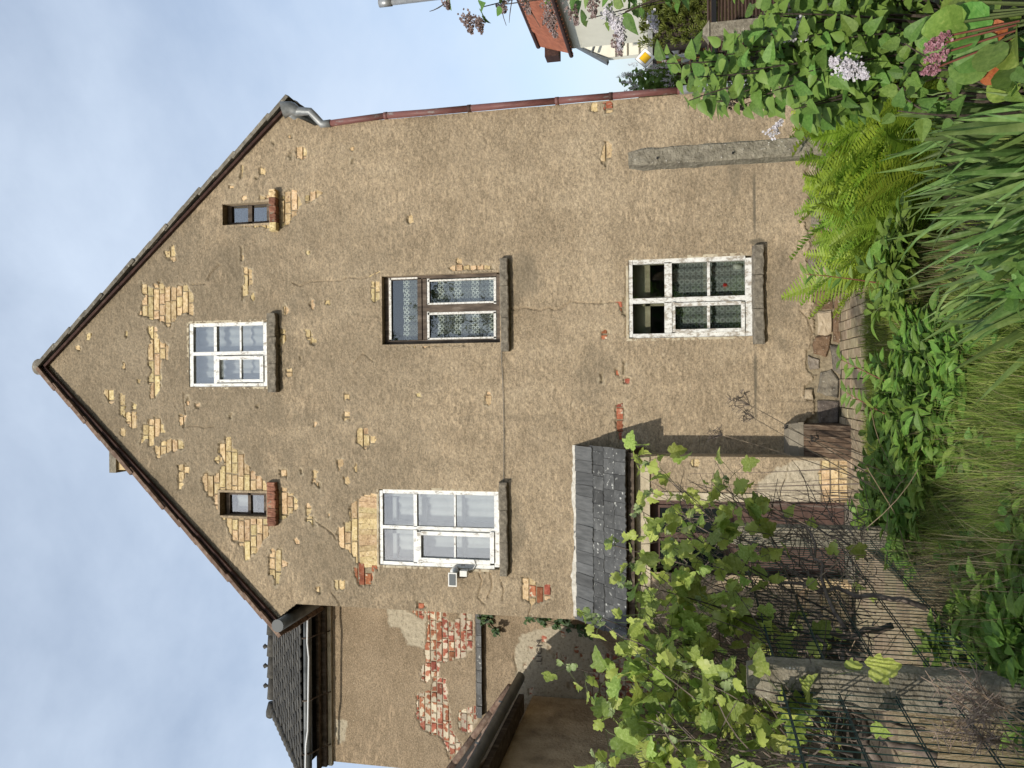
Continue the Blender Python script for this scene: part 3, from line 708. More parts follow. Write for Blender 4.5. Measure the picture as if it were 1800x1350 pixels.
patches = [
    Z1([(735, 280), (770, 300), (800, 318), (850, 280), (870, 318), (990, 300), (1020, 360), (1015, 455), (930, 460), (900, 540), (860, 490), (800, 480), (735, 460), (745, 400), (768, 372), (760, 345)]),
    Z1([(775, 520), (825, 520), (830, 590), (890, 620), (885, 690), (855, 700), (850, 840), (820, 910), (795, 905), (800, 820), (770, 820), (800, 760), (770, 650), (800, 610)]),
    Z1([(550, 860), (605, 850), (605, 930), (575, 935)]), Z1([(640, 880), (660, 890), (665, 980), (720, 970), (718, 1060), (690, 1060), (660, 1010), (640, 980)]),
    Z1([(703, 918), (727, 922), (724, 962), (701, 962)]), Z1([(755, 1040), (820, 1000), (850, 1000), (870, 1080), (812, 1100), (805, 1155), (785, 1150), (785, 1100), (740, 1150), (742, 1110)]),
    Z1([(820, 1160), (910, 1108), (970, 1130), (965, 1172), (900, 1180), (830, 1215)]), Z1([(630, 1065), (660, 1065), (655, 1105), (630, 1095)]),
    Z1([(950, 990), (982, 990), (978, 1052), (948, 1044)]), Z1([(868, 130), (915, 95), (927, 180), (890, 172)]),
    Z1([(1288, 210), (1327, 210), (1330, 290), (1305, 340), (1285, 392), (1273, 330), (1295, 290)]), Z1([(1266, 108), (1287, 110), (1287, 172), (1268, 176)]),
    Z1([(405, 622), (435, 622), (425, 645), (405, 640)]), Z1([(465, 560), (490, 558), (478, 588), (465, 585)]), Z1([(650, 712), (668, 718), (665, 748), (648, 745)]),
    Z1([(1205, 975), (1230, 980), (1222, 1008), (1205, 1003)]), Z1([(1030, 925), (1052, 930), (1048, 955), (1030, 950)]),
    Z3([(255, 700), (315, 640), (330, 715), (385, 740), (400, 800), (500, 900), (520, 950), (600, 925), (660, 970), (672, 1030), (600, 1080), (560, 1092), (520, 1110), (510, 1170), (470, 1240), (400, 1305), (380, 1230), (325, 1190), (295, 1110), (260, 1060), (235, 1010), (180, 930), (168, 870), (195, 830), (240, 860), (270, 820), (285, 790), (262, 740)]),
    Z4([(85, 195), (140, 200), (150, 260), (182, 270), (165, 292), (125, 280), (122, 380), (100, 402), (90, 330), (60, 330), (70, 270)]),
    Z3([(980, 610), (1035, 608), (1047, 645), (1087, 650), (1070, 692), (1030, 712), (984, 692)]),
    rc(Z3, 912, 522, 944, 572), rc(Z3, 915, 422, 940, 462), rc(Z3, 908, 862, 938, 902), rc(Z3, 583, 828, 622, 872), Z3([(745, 832), (772, 825), (765, 890), (748, 892)]),
    Z3([(882, 768), (905, 762), (908, 800), (890, 824)]), Z3([(715, 1076), (760, 1072), (767, 1122), (740, 1112)]), Z3([(970, 795), (985, 800), (980, 845), (968, 838)]),
    Z3([(45, 800), (105, 790), (108, 830), (75, 845), (70, 905), (48, 935), (42, 880)]), Z3([(715, 95), (745, 90), (750, 130), (780, 160), (765, 180), (730, 150)]),
    Z3([(600, 300), (640, 285), (650, 325), (615, 335)]), Z3([(565, 60), (600, 95), (605, 150), (585, 180), (590, 270), (575, 280), (572, 180)]),
    Z3([(940, 1020), (1010, 968), (1097, 952), (1097, 1352), (990, 1335), (958, 1270), (898, 1235), (868, 1150), (920, 1132), (945, 1092)]),
    Z2([(1475, 1122), (1500, 1095), (1525, 1058), (1542, 1104), (1700, 1098), (1708, 1128), (1480, 1128)]),
    XZ(zoomed(600, 420, 4.5, [(243, 342), (310, 342), (312, 492), (243, 492)])), XZ(zoomed(600, 420, 4.5, [(340, 822), (700, 822), (990, 824), (985, 842), (700, 848), (345, 840)])),
    Z2([(668, 480), (695, 472), (718, 500), (706, 547), (673, 532)]), Z2([(585, 740), (625, 700), (660, 698), (690, 780), (650, 842), (620, 892), (588, 892), (583, 850)]),
    Z2([(715, 742), (745, 715), (785, 703), (802, 720), (747, 767), (713, 767)]), rc(Z2, 948, 470, 972, 500), rc(Z2, 954, 536, 972, 562), rc(Z2, 470, 588, 496, 618),
    Z2([(370, 745), (400, 740), (398, 760), (372, 760)]), Z2([(465, 735), (525, 735), (520, 755), (465, 755)]), Z2([(380, 882), (515, 880), (520, 912), (500, 905), (470, 892), (380, 895)]),
    Z2([(365, 608), (385, 570), (385, 640), (362, 640)]), Z2([(316, 672), (332, 675), (328, 698), (314, 695)]), rc(Z2, 720, 1025, 740, 1045), rc(Z2, 820, 1285, 845, 1308),
    Z4([(515, 297), (560, 286), (622, 280), (617, 378), (545, 397), (525, 370)]), Z4([(840, 502), (868, 474), (902, 490), (892, 512)]),
    Z4([(1395, 352), (1440, 343), (1500, 383), (1563, 393), (1563, 452), (1500, 487), (1437, 487), (1398, 425)]),
    Z4([(262, 30), (305, 22), (318, 70), (300, 78), (270, 45)]), Z4([(415, 358), (485, 362), (470, 410), (420, 405)]), Z4([(425, 85), (500, 60), (540, 90), (530, 190), (455, 195), (430, 130)]),
    Z6([(548, 945), (592, 918), (602, 1000), (580, 1060), (572, 1140), (555, 1040)]), rc(Z6, 583, 708, 600, 775), rc(Z6, 538, 745, 566, 782), rc(Z6, 583, 792, 617, 818),
    Z6([(472, 552), (517, 540), (500, 572), (476, 582)]), Z6([(468, 384), (500, 395), (476, 412)]), rc(Z6, 460, 768, 482, 826), Z6([(560, 395), (605, 370), (605, 470), (575, 440)]),
    rc(Z5, 724, 548, 756, 582), Z5([(778, 538), (842, 540), (822, 602), (788, 606)]), Z5([(768, 830), (790, 738), (822, 752), (822, 830), (790, 902)]),
    # the broken coat along the foot of the wall
    XZ([(1424, 285), (1418, 300), (1422, 330), (1424, 365), (1416, 395), (1424, 430), (1418, 470), (1428, 500), (1432, 520), (1424, 545), (1432, 585), (1426, 605), (1418, 622), (1420, 650), (1432, 662), (1414, 684), (1412, 700), (1432, 706), (1432, 730), (1405, 752), (1405, 790), (1540, 800), (1540, 150), (1440, 150)]),
]
cracks = [(0.011, XZ([(880, 540), (893, 541), (905, 545), (925, 541), (950, 546), (965, 541), (975, 545), (990, 541), (1005, 530), (1020, 532), (1052, 533), (1105, 530)])),
          (0.008, XZ([(515, 497), (530, 503), (545, 495), (600, 493), (612, 487), (640, 490), (668, 478)])),
          (0.011, XZ([(540, 905), (575, 930), (588, 942), (592, 950)])), (0.007, Z1([(970, 870), (975, 950), (985, 990)])), (0.008, Z1([(975, 1050), (1040, 1045), (1080, 1055), (1130, 1050)])),
          (0.008, Z1([(1010, 302), (1085, 298)])), (0.007, Z1([(1160, 195), (1120, 235), (1095, 275)])), (0.009, XZ([(842, 1008), (848, 1020), (840, 1050), (852, 1062)])),
          (0.012, XZ([(862, 1008), (866, 1030), (858, 1050)])), (0.012, XZ([(880, 1018), (886, 1035), (884, 1055)])), (0.010, XZ([(935, 1060), (930, 1085)])), (0.009, XZ([(1405, 545), (1420, 560), (1428, 585), (1424, 610), (1416, 640)])),
          (0.013, XZ([(1101, 470), (1101, 500), (1103, 540), (1100, 592)])), (0.010, Z4([(400, 425), (440, 480), (445, 520)])), (0.007, XZ([(622, 640), (640, 622), (655, 635)])), (0.008, Z2([(200, 1180), (230, 1120), (265, 1095)]))]
rf = random.Random(3)
flakes = []
while len(flakes) < 34:
    fx, fz = rf.uniform(XL, XR), rf.uniform(3.2, 10.2)
    if fz < roofline(fx) - 0.15 and rf.random() < (0.25 + 0.75 * (fz > 5.0)) * (0.45 if fx > 1.6 and fz < 6.3 else 1):
        flakes.append((fx, fz, rf.choice([0.02, 0.028, 0.036, 0.046]), rf.uniform(0.8, 2.2)))
u1 = lambda v, y: (lambda q: (float(q[0]), float(q[2])))(U(v, y))
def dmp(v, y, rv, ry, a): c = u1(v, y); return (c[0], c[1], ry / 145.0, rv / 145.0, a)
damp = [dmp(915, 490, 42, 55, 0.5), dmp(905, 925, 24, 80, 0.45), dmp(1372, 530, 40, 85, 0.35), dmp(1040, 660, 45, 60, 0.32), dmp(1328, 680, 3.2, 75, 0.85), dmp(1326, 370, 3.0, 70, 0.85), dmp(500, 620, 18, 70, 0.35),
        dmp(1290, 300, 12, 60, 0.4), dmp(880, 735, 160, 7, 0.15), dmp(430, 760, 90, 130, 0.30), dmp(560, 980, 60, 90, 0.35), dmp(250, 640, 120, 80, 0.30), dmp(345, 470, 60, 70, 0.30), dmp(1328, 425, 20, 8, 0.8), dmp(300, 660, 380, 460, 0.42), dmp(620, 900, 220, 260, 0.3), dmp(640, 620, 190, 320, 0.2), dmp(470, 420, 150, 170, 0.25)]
def keep_front(X, Z):
    ok = Z < roofline(X) - 0.02
    ok &= X > np.where(Z > 6.72, XL - (Z - 6.72) * 0.75, XL)
    ok &= X < np.where(Z > 6.40, XR + (Z - 6.40) * 0.50, XR)
    return ok
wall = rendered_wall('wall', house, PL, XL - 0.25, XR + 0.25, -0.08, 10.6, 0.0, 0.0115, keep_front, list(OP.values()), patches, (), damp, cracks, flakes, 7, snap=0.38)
redbox = [(Z4([(500, 270), (640, 400)])), (Z4([(830, 460), (910, 520)])), (Z4([(1430, 360), (1580, 490)])), (Z6([(455, 380), (625, 1150)])), (Z5([(770, 530), (850, 610)]))]
def colour_front(x, z):
    for (a, b), (c, d) in redbox:
        if min(a, c) < x < max(a, c) and min(b, d) < z < max(b, d): return 'red'
    return 'yellow'
arch_box = Z3([(1000, 960), (1100, 1350)])
n_bricks = lay_bricks(wall, colour_front, 0.10, lambda x, z: z < 0.42 or (arch_box[1][0] - 0.03 < x < arch_box[0][0] + 0.03 and arch_box[1][1] - 0.05 < z < arch_box[0][1] + 0.04), maxn=300)
# flat arch of upright bricks over the white upper window
ax0, ax1, az0, az1 = OP['upper_white']
for k in range(15):
    t = (k + 0.5) / 15
    xx = ax0 - 0.02 + (ax1 - ax0 + 0.04) * t
    lean = (t - 0.5) * 0.30
    me = random.choice(BR['yellow'][0])
    m4 = Matrix.Translation((xx + lean * 0.12, random.uniform(-0.006, 0.003), az1 + 0.135 + 0.02 * math.sin(t * 3.14))) @ Matrix.Rotation(R(90) + lean, 4, 'Y') @ Matrix.Scale(0.93, 4)
    put('brick', me, wall.o, m4)

# plain side and back walls, floors, gable closure
sb = MB()
sb.box(XL, XL + 0.3, 0.05, 8.0, 0, 6.9); sb.box(XR - 0.3, XR, 0.05, 8.0, 0, 6.75)
sb.build('side_wall', PL, house)
MB().add([(XL, 8, 0), (XR, 8, 0), (XR, 8, 6.8), (APX, 8, APZ), (XL, 8, 6.95)], [(0, 1, 2, 3, 4)]).build('back_wall', PL, house)
fl = MB()
for zf in (0.15, 3.1, 6.15): fl.box(XL + 0.3, XR - 0.3, 0.12, 7.9, zf - 0.12, zf)
fl.box(XL + 0.3, XR - 0.3, 2.6, 2.7, 0.15, 6.1)
fl.build('floor_slab', M['room'], house)

# ------------------------------------------------------------------ windows
def bars(boxes, Y0, Y1, Yp):
    mb = MB()
    for v0, v1, y0, y1 in boxes:
        a = rect(v0, v1, y0, y1, Yp); mb.box(a[0], a[1], Y0, Y1, a[2], a[3])
    return mb
rw_ = random.Random(8)
def window(op, frame_boxes, panes, m, Yf, label, casement=(), muntins=(), curtain=None, glass='glass', putty=(), sill=None, sill_mat='sill', sill_proj=0.09, blind_gap=0.16):
    """frame mesh is the part; casements, glazing bars, panes, curtain and sill hang under it"""
    w = bars(frame_boxes, Yf, Yf + 0.07, Yf).build('window', M[m], house); w['label'] = label
    ox0, ox1, oz0, oz1 = OP[op]
    rv = MB(); t = 0.03
    for q in ((ox0 - t, ox0, oz0, oz1), (ox1, ox1 + t, oz0, oz1), (ox0 - t, ox1 + t, oz1, oz1 + t), (ox0 - t, ox1 + t, oz0 - t, oz0)):
        rv.box(q[0], q[1], -0.012, 0.24, q[2], q[3])
    rv.build('reveal', M['trim'] if Yf < 0.04 else PL, w)
    for k, cs in enumerate(casement):
        bars(cs, Yf - 0.022, Yf + 0.035, Yf).build('casement', M[m], w)
    for q in muntins: bars([q], Yf + 0.006, Yf + 0.035, Yf).build('glazing_bar', M[m], w)
    for q in putty: bars([q], Yf - 0.004, Yf + 0.012, Yf).build('putty_strip', M['putty'], w)
    for q in panes:
        a = rect(*q, Yf + 0.03)
        hx, hz = (a[1] - a[0]) / 2 + 0.006, (a[3] - a[2]) / 2 + 0.006
        me = MB().box(-hx, hx, -0.002, 0.002, -hz, hz).mesh('pane', M[glass])
        put('pane', me, w, Matrix.Translation(((a[0] + a[1]) / 2, Yf + 0.03, (a[2] + a[3]) / 2)) @ Matrix.Rotation(R(rw_.uniform(-0.5, 0.5)), 4, 'X') @ Matrix.Rotation(R(rw_.uniform(-0.6, 0.6)), 4, 'Z'))
    if curtain:
        for (v0, v1, y0, y1), cm, dep in curtain:
            a = rect(v0, v1, y0, y1, 0.0)
            n = 60; xs = np.linspace(a[0], a[1], n)
            yy = dep + 0.012 * np.sin(xs * 55) + 0.008 * np.sin(xs * 23 + 1)
            V = [(x, y, z) for z in (a[2], a[3]) for x, y in zip(xs, yy)]
            o = link(bpy.data.objects.new('curtain', mesh_from('curtain', V, [(i, i + 1, n + i + 1, n + i) for i in range(n - 1)], M[cm], True)), w)
    if sill:
        v0, v1, y0, y1 = sill
        a = rect(v0, v1, y0, y1, -sill_proj)
        nseg = 3 if sill_mat == 'sill' else 5
        xs = [a[0] + (a[1] - a[0]) * q for q in ([0, 0.36, 0.7, 1] if nseg == 3 else [0, 0.2, 0.4, 0.6, 0.8, 1])]
        for k in range(nseg):
            dz = rw_.uniform(-0.006, 0.006); p = sill_proj + rw_.uniform(-0.008, 0.008)
            x0, x1 = xs[k] + 0.003, xs[k + 1] - 0.003; z0, z1 = a[2] + dz, a[3] + dz
            mb = MB(); N = 7
            vs = []                                           # worn, slightly lumpy profile along x
            for i in range(N):
                x = x0 + (x1 - x0) * i / (N - 1); r1 = rw_.uniform(-0.006, 0.006); r2 = rw_.uniform(-0.006, 0.006)
                vs += [(x, 0.05, z0), (x, -p + 0.006 + r1, z0 + r2), (x, -p + r1, z0 + 0.012), (x, -p + r2, z1 - 0.014 + r2), (x, -p + 0.018, z1 + r1), (x, 0.05, z1 + 0.02)]
            fs = []
            for i in range(N - 1):
                for q in range(6): fs.append((i * 6 + q, i * 6 + (q + 1) % 6, (i + 1) * 6 + (q + 1) % 6, (i + 1) * 6 + q))
            fs += [tuple(range(6))[::-1], tuple((N - 1) * 6 + q for q in range(6))]
            mt = sill_mat
            if sill_mat == 'mixed': mt = 'sillred' if k in (1, 2, 3) else 'yellow'
            mb.add(vs, fs).build('sill_stone' if sill_mat == 'sill' else 'sill_brick', M[mt], w)
    return w
window('attic', [(333, 340, 567, 680), (463, 470, 567, 680), (340, 463, 567, 573), (340, 463, 674, 680), (340, 463, 618, 624), (376, 381, 573, 618), (376, 381, 624, 674)],
       [(340, 376, 573, 618), (340, 376, 624, 674), (381, 421, 573, 618), (424, 463, 573, 618), (387, 421, 632, 668), (424, 458, 632, 668)], 'white', 0.0,
       'white six-pane attic window with its left casement ajar', casement=[[(381, 387, 626, 672), (458, 464, 626, 672), (387, 458, 626, 632), (387, 458, 667, 672)]],
       muntins=[(421, 424, 573, 618), (421, 424, 632, 667)], curtain=[((337, 467, 570, 678), 'blind', 0.17)], sill=(468, 484, 550, 690), sill_proj=0.10)
window('upper_white', [(667, 673, 862, 997), (869, 878, 862, 997), (673, 869, 862, 869), (673, 869, 990, 997), (673, 869, 926, 932), (727, 733, 869, 926), (727, 733, 932, 990)],
       [(673, 727, 869, 926), (673, 727, 932, 990), (733, 798, 869, 926), (801, 869, 869, 926), (740, 798, 942, 982), (801, 863, 942, 982)], 'white', 0.0,
       'white six-pane upper window under a flat arch of yellow bricks', casement=[[(734, 741, 935, 990), (862, 869, 935, 990), (741, 862, 935, 942), (741, 862, 982, 990)]],
       muntins=[(798, 801, 869, 926), (798, 801, 942, 982)], curtain=[((692, 872, 866, 994), 'blind', 0.20)], sill=(877, 891, 848, 1014), sill_proj=0.10)
window('ground', [(1105, 1112, 453, 593), (1310, 1326, 453, 593), (1112, 1310, 453, 461), (1112, 1310, 585, 593), (1112, 1310, 522, 531), (1168, 1181, 461, 522), (1168, 1181, 531, 585)],
       [(1112, 1168, 461, 522), (1112, 1168, 531, 585), (1181, 1243, 461, 522), (1248, 1310, 461, 522), (1186, 1243, 536, 579), (1248, 1304, 536, 579)], 'oldwhite', 0.0,
       'white ground-floor window with badly flaked paint and net curtains', casement=[[(1182, 1187, 531, 584), (1303, 1309, 531, 584), (1187, 1303, 531, 537), (1187, 1303, 578, 584)]],
       muntins=[(1243, 1248, 461, 522), (1243, 1248, 537, 578)], curtain=[((1172, 1312, 458, 588), 'net', 0.13)], glass='glassd', sill=(1325, 1343, 430, 605), sill_proj=0.10)
window('upper_brown', [(672, 684, 482, 604), (873, 879, 482, 604), (684, 873, 482, 489), (684, 873, 597, 604), (734, 741, 489, 597), (743, 750, 489, 597), (750, 873, 534, 548)],
       [(685, 734, 489, 597), (752, 872, 491, 533), (752, 872, 550, 595)], 'darkwood', 0.075, 'recessed brown timber upper window with lace curtains and tree reflections',
       putty=[(684, 688, 489, 597), (685, 734, 488, 491), (751, 755, 490, 534), (751, 755, 548, 596), (752, 872, 490, 493), (752, 872, 531, 534), (752, 872, 548, 552), (752, 872, 593, 596), (868, 872, 490, 534), (868, 872, 548, 596)],
       curtain=[((700, 876, 486, 600), 'lace', 0.20)], glass='glassd', sill=(879, 893, 453, 618), sill_proj=0.10)
window('small_right', [(400, 407, 357, 394), (436, 443, 357, 394), (469, 474, 357, 394), (407, 469, 357, 361), (407, 469, 390, 394)], [(407, 436, 361, 390), (443, 469, 361, 390)], 'darkwood', 0.10,
       'small dark two-pane attic window near the right eave', sill=(472, 484, 332, 405), sill_mat='mixed', sill_proj=0.11, glass='glass')
window('small_left', [(398, 404, 866, 907), (436, 441, 866, 907), (464, 469, 866, 907), (404, 464, 866, 870), (404, 464, 903, 907)], [(404, 436, 870, 903), (441, 464, 870, 903)], 'darkwood', 0.11,
       'small two-pane attic window amid bare yellow brick near the left eave', sill=(468, 483, 848, 925), sill_mat='sillred', sill_proj=0.10, curtain=[((404, 438, 872, 900), 'blind', 0.2)], glass='glass')
# inner casements of the double windows
def inner_frame(boxes, Y):
    mb = bars(boxes, Y, Y + 0.035, Y)
    return mb
for wname, bx, Yi in (('ground', [(1108, 1320, 455, 463), (1108, 1320, 519, 525), (1108, 1320, 530, 536), (1108, 1320, 586, 592), (1134, 1143, 463, 586), (1236, 1242, 463, 519), (1236, 1242, 536, 586)], 0.19),
                      ('upper_white', [(670, 876, 862, 874), (670, 876, 918, 940), (670, 876, 985, 997), (690, 697, 874, 985), (742, 750, 874, 985), (812, 817, 874, 985)], 0.145)):
    o = inner_frame(bx, Yi).build('inner_window', M['trim' if wname == 'ground' else 'blind'], house); o['label'] = 'inner casement frame behind the glass'
a = rect(1106, 1142, 455, 592, 0.0)
MB().box(a[0], a[1], 0.235, 0.25, a[2], a[3]).build('roller_blind', plain('olive_blind', (0.45, 0.43, 0.33), 0.9), house)
# things standing on the inner sill of the ground floor window
q = U(1296, 470, 0.16)
jar = MB(); jar.tube([q + (0, 0, -0.05), q + (0, 0, 0.02), q + (0, 0, 0.05)], [0.045, 0.045, 0.03], 12); jar_o = jar.build('jar', M['plasticwhite'], None, True)
tag(jar_o, 'white jar standing inside the flaked ground-floor window', 'jar')
q = U(1280, 502, 0.16)
fl_ = thing('potted_flower', q + np.array((0, 0, -0.09)), 'red flower on a grey stem inside the ground-floor window', 'flower')
MB().tube([q + (0, 0, -0.1), q + (0.005, 0, 0.0)], 0.012, 6).build('stem', M['zinc'], fl_)
MB().tube([q + (0, 0, 0.0), q + (0, 0, 0.02), q + (0, 0, 0.05), q + (0, 0, 0.065)], [0.008, 0.032, 0.034, 0.01], 10).build('bloom', plain('red_petal', (0.5, 0.02, 0.02), 0.6), fl_)

# ------------------------------------------------------------------ roof of the house
roof = MB()
for (ex, ez), sgn in ((EL, -1), (ER, 1)):
    a = np.array((APX, -0.02, APZ)); b = np.array((ex, -0.02, ez)); d = (b - a) / np.linalg.norm(b - a); b = b + d * 0.12
    nn = np.array((-d[2], 0, d[0])); nn = nn if nn[2] > 0 else -nn
    roof.hexa([a, b, b + (0, 8.2, 0), a + (0, 8.2, 0)], [a + nn * 0.05, b + nn * 0.05, b + nn * 0.05 + (0, 8.2, 0), a + nn * 0.05 + (0, 8.2, 0)])
roof_o = roof.build('roof', M['dtile'], house)
def tile_mesh(name, L, W, T, m, curve=0.0, seed=0):
    r = random.Random(seed); n = 5
    vs, fs = [], []
    for i in range(n):
        x = -W / 2 + W * i / (n - 1); z = curve * math.sin(math.pi * i / (n - 1)) + r.uniform(-0.002, 0.002)
        e = r.uniform(-0.006, 0.006)
        vs += [(x, 0, z), (x, L + e, z), (x, L + e, z + T), (x, 0, z + T)]
    for i in range(n - 1):
        for k in range(4): fs.append((i * 4 + k, i * 4 + (k + 1) % 4, (i + 1) * 4 + (k + 1) % 4, (i + 1) * 4 + k))
    fs += [(0, 1, 2, 3), tuple((n - 1) * 4 + k for k in (3, 2, 1, 0))]
    return mesh_from(name, vs, fs, m)
for (ex, ez), mt, nT in ((EL, 'rtile', 15), (ER, 'tile', 15)):
    a = np.array((APX, 0, APZ)); b = np.array((ex, 0, ez)); Ln = np.linalg.norm(b - a); d = (b - a) / Ln
    nn = np.array((-d[2], 0, d[0])); nn = nn if nn[2] > 0 else -nn
    vb = MB(); a2 = a - nn * 0.030; b2 = b - nn * 0.030 + d * 0.02
    nb = 6
    for k in range(nb):
        p = a2 + (b2 - a2) * k / nb + d * 0.004; q = a2 + (b2 - a2) * (k + 1) / nb
        y0 = -0.075 - 0.004 * (k % 2)
        vb = MB().hexa([p + (0, y0, 0), q + (0, y0, 0), q + (0, -0.03, 0), p + (0, -0.03, 0)], [p + (0, y0, 0) + nn * 0.034, q + (0, y0, 0) + nn * 0.034, q + (0, -0.03, 0) + nn * 0.034, p + (0, -0.03, 0) + nn * 0.034])
        vb.build('verge_board', M['verge'], roof_o)
    tm = [tile_mesh('tile', 0.42, 0.34, 0.052, M[mt], 0.012, s) for s in range(4)]
    stp = (Ln + 0.12) / nT
    for k in range(nT):
        p = a + d * (stp * k - 0.02) + nn * (0.012 + random.uniform(-0.005, 0.005)); p = p + np.array((0, 0.045 + random.uniform(-0.012, 0.012), 0))
        dd = d * math.cos(0.07) + nn * math.sin(0.05)
        put('tile', random.choice(tm), roof_o, frame(p, dd, nn))
    # further rows of tiles behind the verge, laid as one covering
    meshes, ms = [], []
    for row in range(1, 30):
        for k in range(nT):
            p = a + d * (stp * k - 0.02) + nn * 0.052 + np.array((0, 0.06 + 0.27 * row, 0))
            meshes.append(tm[(row + k) % 4]); ms.append(frame(p, d * math.cos(0.07) + nn * math.sin(0.05), nn))
    merged('roof_tiles', meshes, ms, M[mt], roof_o)
rd = MB()
for k in range(9):
    y = -0.10 + 0.36 * k
    n = 9; ring = []
    for yy, rr in ((y, 0.115), (y + 0.38, 0.10)):
        for i in range(n):
            w = math.pi * i / (n - 1) * 1.1 - 0.16
            ring.append((APX + rr * math.cos(w), yy, APZ + 0.03 + rr * math.sin(w)))
    fs = [(i, i + 1, n + i + 1, n + i) for i in range(n - 1)]
    if k == 0: fs.append(tuple(range(n))[::-1])
    o = mesh_from('ridge_tile', ring, fs, M['tile'], True)
    put('ridge_tile', o, roof_o, I4)
# chimney head and vent on the far side of the left slope
c = U(222, 803, 3.2)
ch = MB(); ch.box(c[0] - 0.22, c[0] + 0.22, 3.0, 3.5, c[2] - 2.2, c[2] + 0.02)
ch_o = ch.build('chimney', M['yellow'], house)
MB().box(c[0] - 0.27, c[0] + 0.25, 2.95, 3.55, c[2] + 0.02, c[2] + 0.16).build('chimney_cap', M['concrete'], ch_o)
c = U(205, 789, 2.2)
MB().tube([(c[0] - 0.02, 2.2, c[2] - 0.6), (c[0], 2.2, c[2] - 0.02), (c[0] + 0.02, 2.2, c[2] + 0.05), (c[0] + 0.02, 2.2, c[2] + 0.07)], [0.05, 0.05, 0.10, 0.03], 10).build('vent_pipe', M['black'], house)

# gutters and downpipes
def half_gutter(p0, p1, r, m, name, parent, n=10, th=0.008):
    p0, p1 = np.array(p0, float), np.array(p1, float)
    t = (p1 - p0) / np.linalg.norm(p1 - p0); s = np.cross(t, (0, 0, 1)); s /= np.linalg.norm(s)
    vs = []
    for p in (p0, p1):
        for rr in (r, r - th):
            for i in range(n):
                w = math.pi * i / (n - 1)
                vs.append(p + s * rr * math.cos(w) - np.array((0, 0, 1)) * rr * math.sin(w))
    fs = []
    for i in range(n - 1):
        fs += [(i, i + 1, 2 * n + i + 1, 2 * n + i), (n + i + 1, n + i, 3 * n + i, 3 * n + i + 1), (i + 1, i, n + i, n + i + 1), (2 * n + i, 2 * n + i + 1, 3 * n + i + 1, 3 * n + i)]
    fs += [(0, 2 * n, 3 * n, n), (n - 1, 2 * n - 1, 4 * n - 1, 3 * n - 1)]
    return MB().add(vs, fs).build(name, m, parent, True)
g0 = U(488, 1100, -0.20)
g1 = np.array((g0[0], 7.9, g0[2] + 0.03))
gut = half_gutter(g0, (g0[0], 1.25, g0[2] + 0.01), 0.085, M['gutter'], 'gutter', house)
MB().tube([g0 + (0, -0.004, 0), g0 + (0, 0.004, 0)], 0.083, 18).build('end_cap', M['cap'], gut)
MB().tube([g0 + (0.0, 0.9, 0.0), g0 + (0.09, 0.9, 0.05), g0 + (0.2, 0.9, 0.1)], 0.01, 5).build('gutter_bracket', M['gutter'], gut)
MB().tube([g0 + (-0.03, 0.15, 0.0), g0 + (-0.08, 0.15, 0.02), g0 + (-0.10, 0.15, 0.07)], 0.008, 5).build('gutter_bracket', M['gutter'], gut)
r0 = U(515, 190, -0.14)
rg = half_gutter(r0 + (-0.02, 0, 0.06), (r0[0] - 0.02, 8.0, r0[2] + 0.10), 0.085, M['zinc'], 'gutter', house)
pA, pB, pC = U(524, 196, -0.12), U(545, 196, -0.12), U(566, 218, -0.06)
out = MB(); out.tube([r0 + (0, 0.02, 0.02), pA, pA * 0.45 + pB * 0.55, pB, pB * 0.6 + pC * 0.4, pC, pC + (0, 0, -0.12)], [0.085, 0.062, 0.052, 0.05, 0.05, 0.05, 0.05], 12)
out.build('gutter_outlet', M['zinc'], rg, True)
hop = MB(); hop.tube([r0 + (-0.02, -0.02, 0.13), r0 + (0, 0, 0.03), pA], [0.11, 0.088, 0.06], 14, False); hop.build('hopper', M['zinc'], rg, True)
dp_top = pC + np.array((0, 0, -0.1)); xD = XR + 0.030
zs_ = [dp_top[2], 5.4, 4.3, 3.2, 2.55, 1.75]
for k in range(len(zs_) - 1):
    xa = dp_top[0] if k == 0 else xD
    MB().tube([(xa, -0.055, zs_[k]), ((xa + xD) / 2 + random.uniform(-.004, .004), -0.055, (zs_[k] + zs_[k + 1]) / 2), (xD, -0.055, zs_[k + 1] - 0.02)], [0.043, 0.040, 0.041], 12).build('downpipe', M['pipered'], house, True)
    MB().tube([(xD, -0.055, zs_[k + 1] + 0.015), (xD, -0.055, zs_[k + 1] - 0.03)], 0.047, 12).build('pipe_collar', M['verge' if k % 2 else 'pipered'], house, True)
MB().tube([(xD, -0.055, 1.74), (xD + 0.01, -0.055, 0.35), (xD + 0.01, -0.16, 0.2)], 0.05, 12).build('downpipe', M['zinc'], house, True)
# wire strung between the upper sills
pts = [U(881 + 2.5 * math.sin(t * 3.1) + 4 * t, 618 + t * 232, -0.03) for t in np.linspace(0, 1, 9)]
MB().tube(pts, 0.004, 4).build('wall_wire', M['gutter'], house)

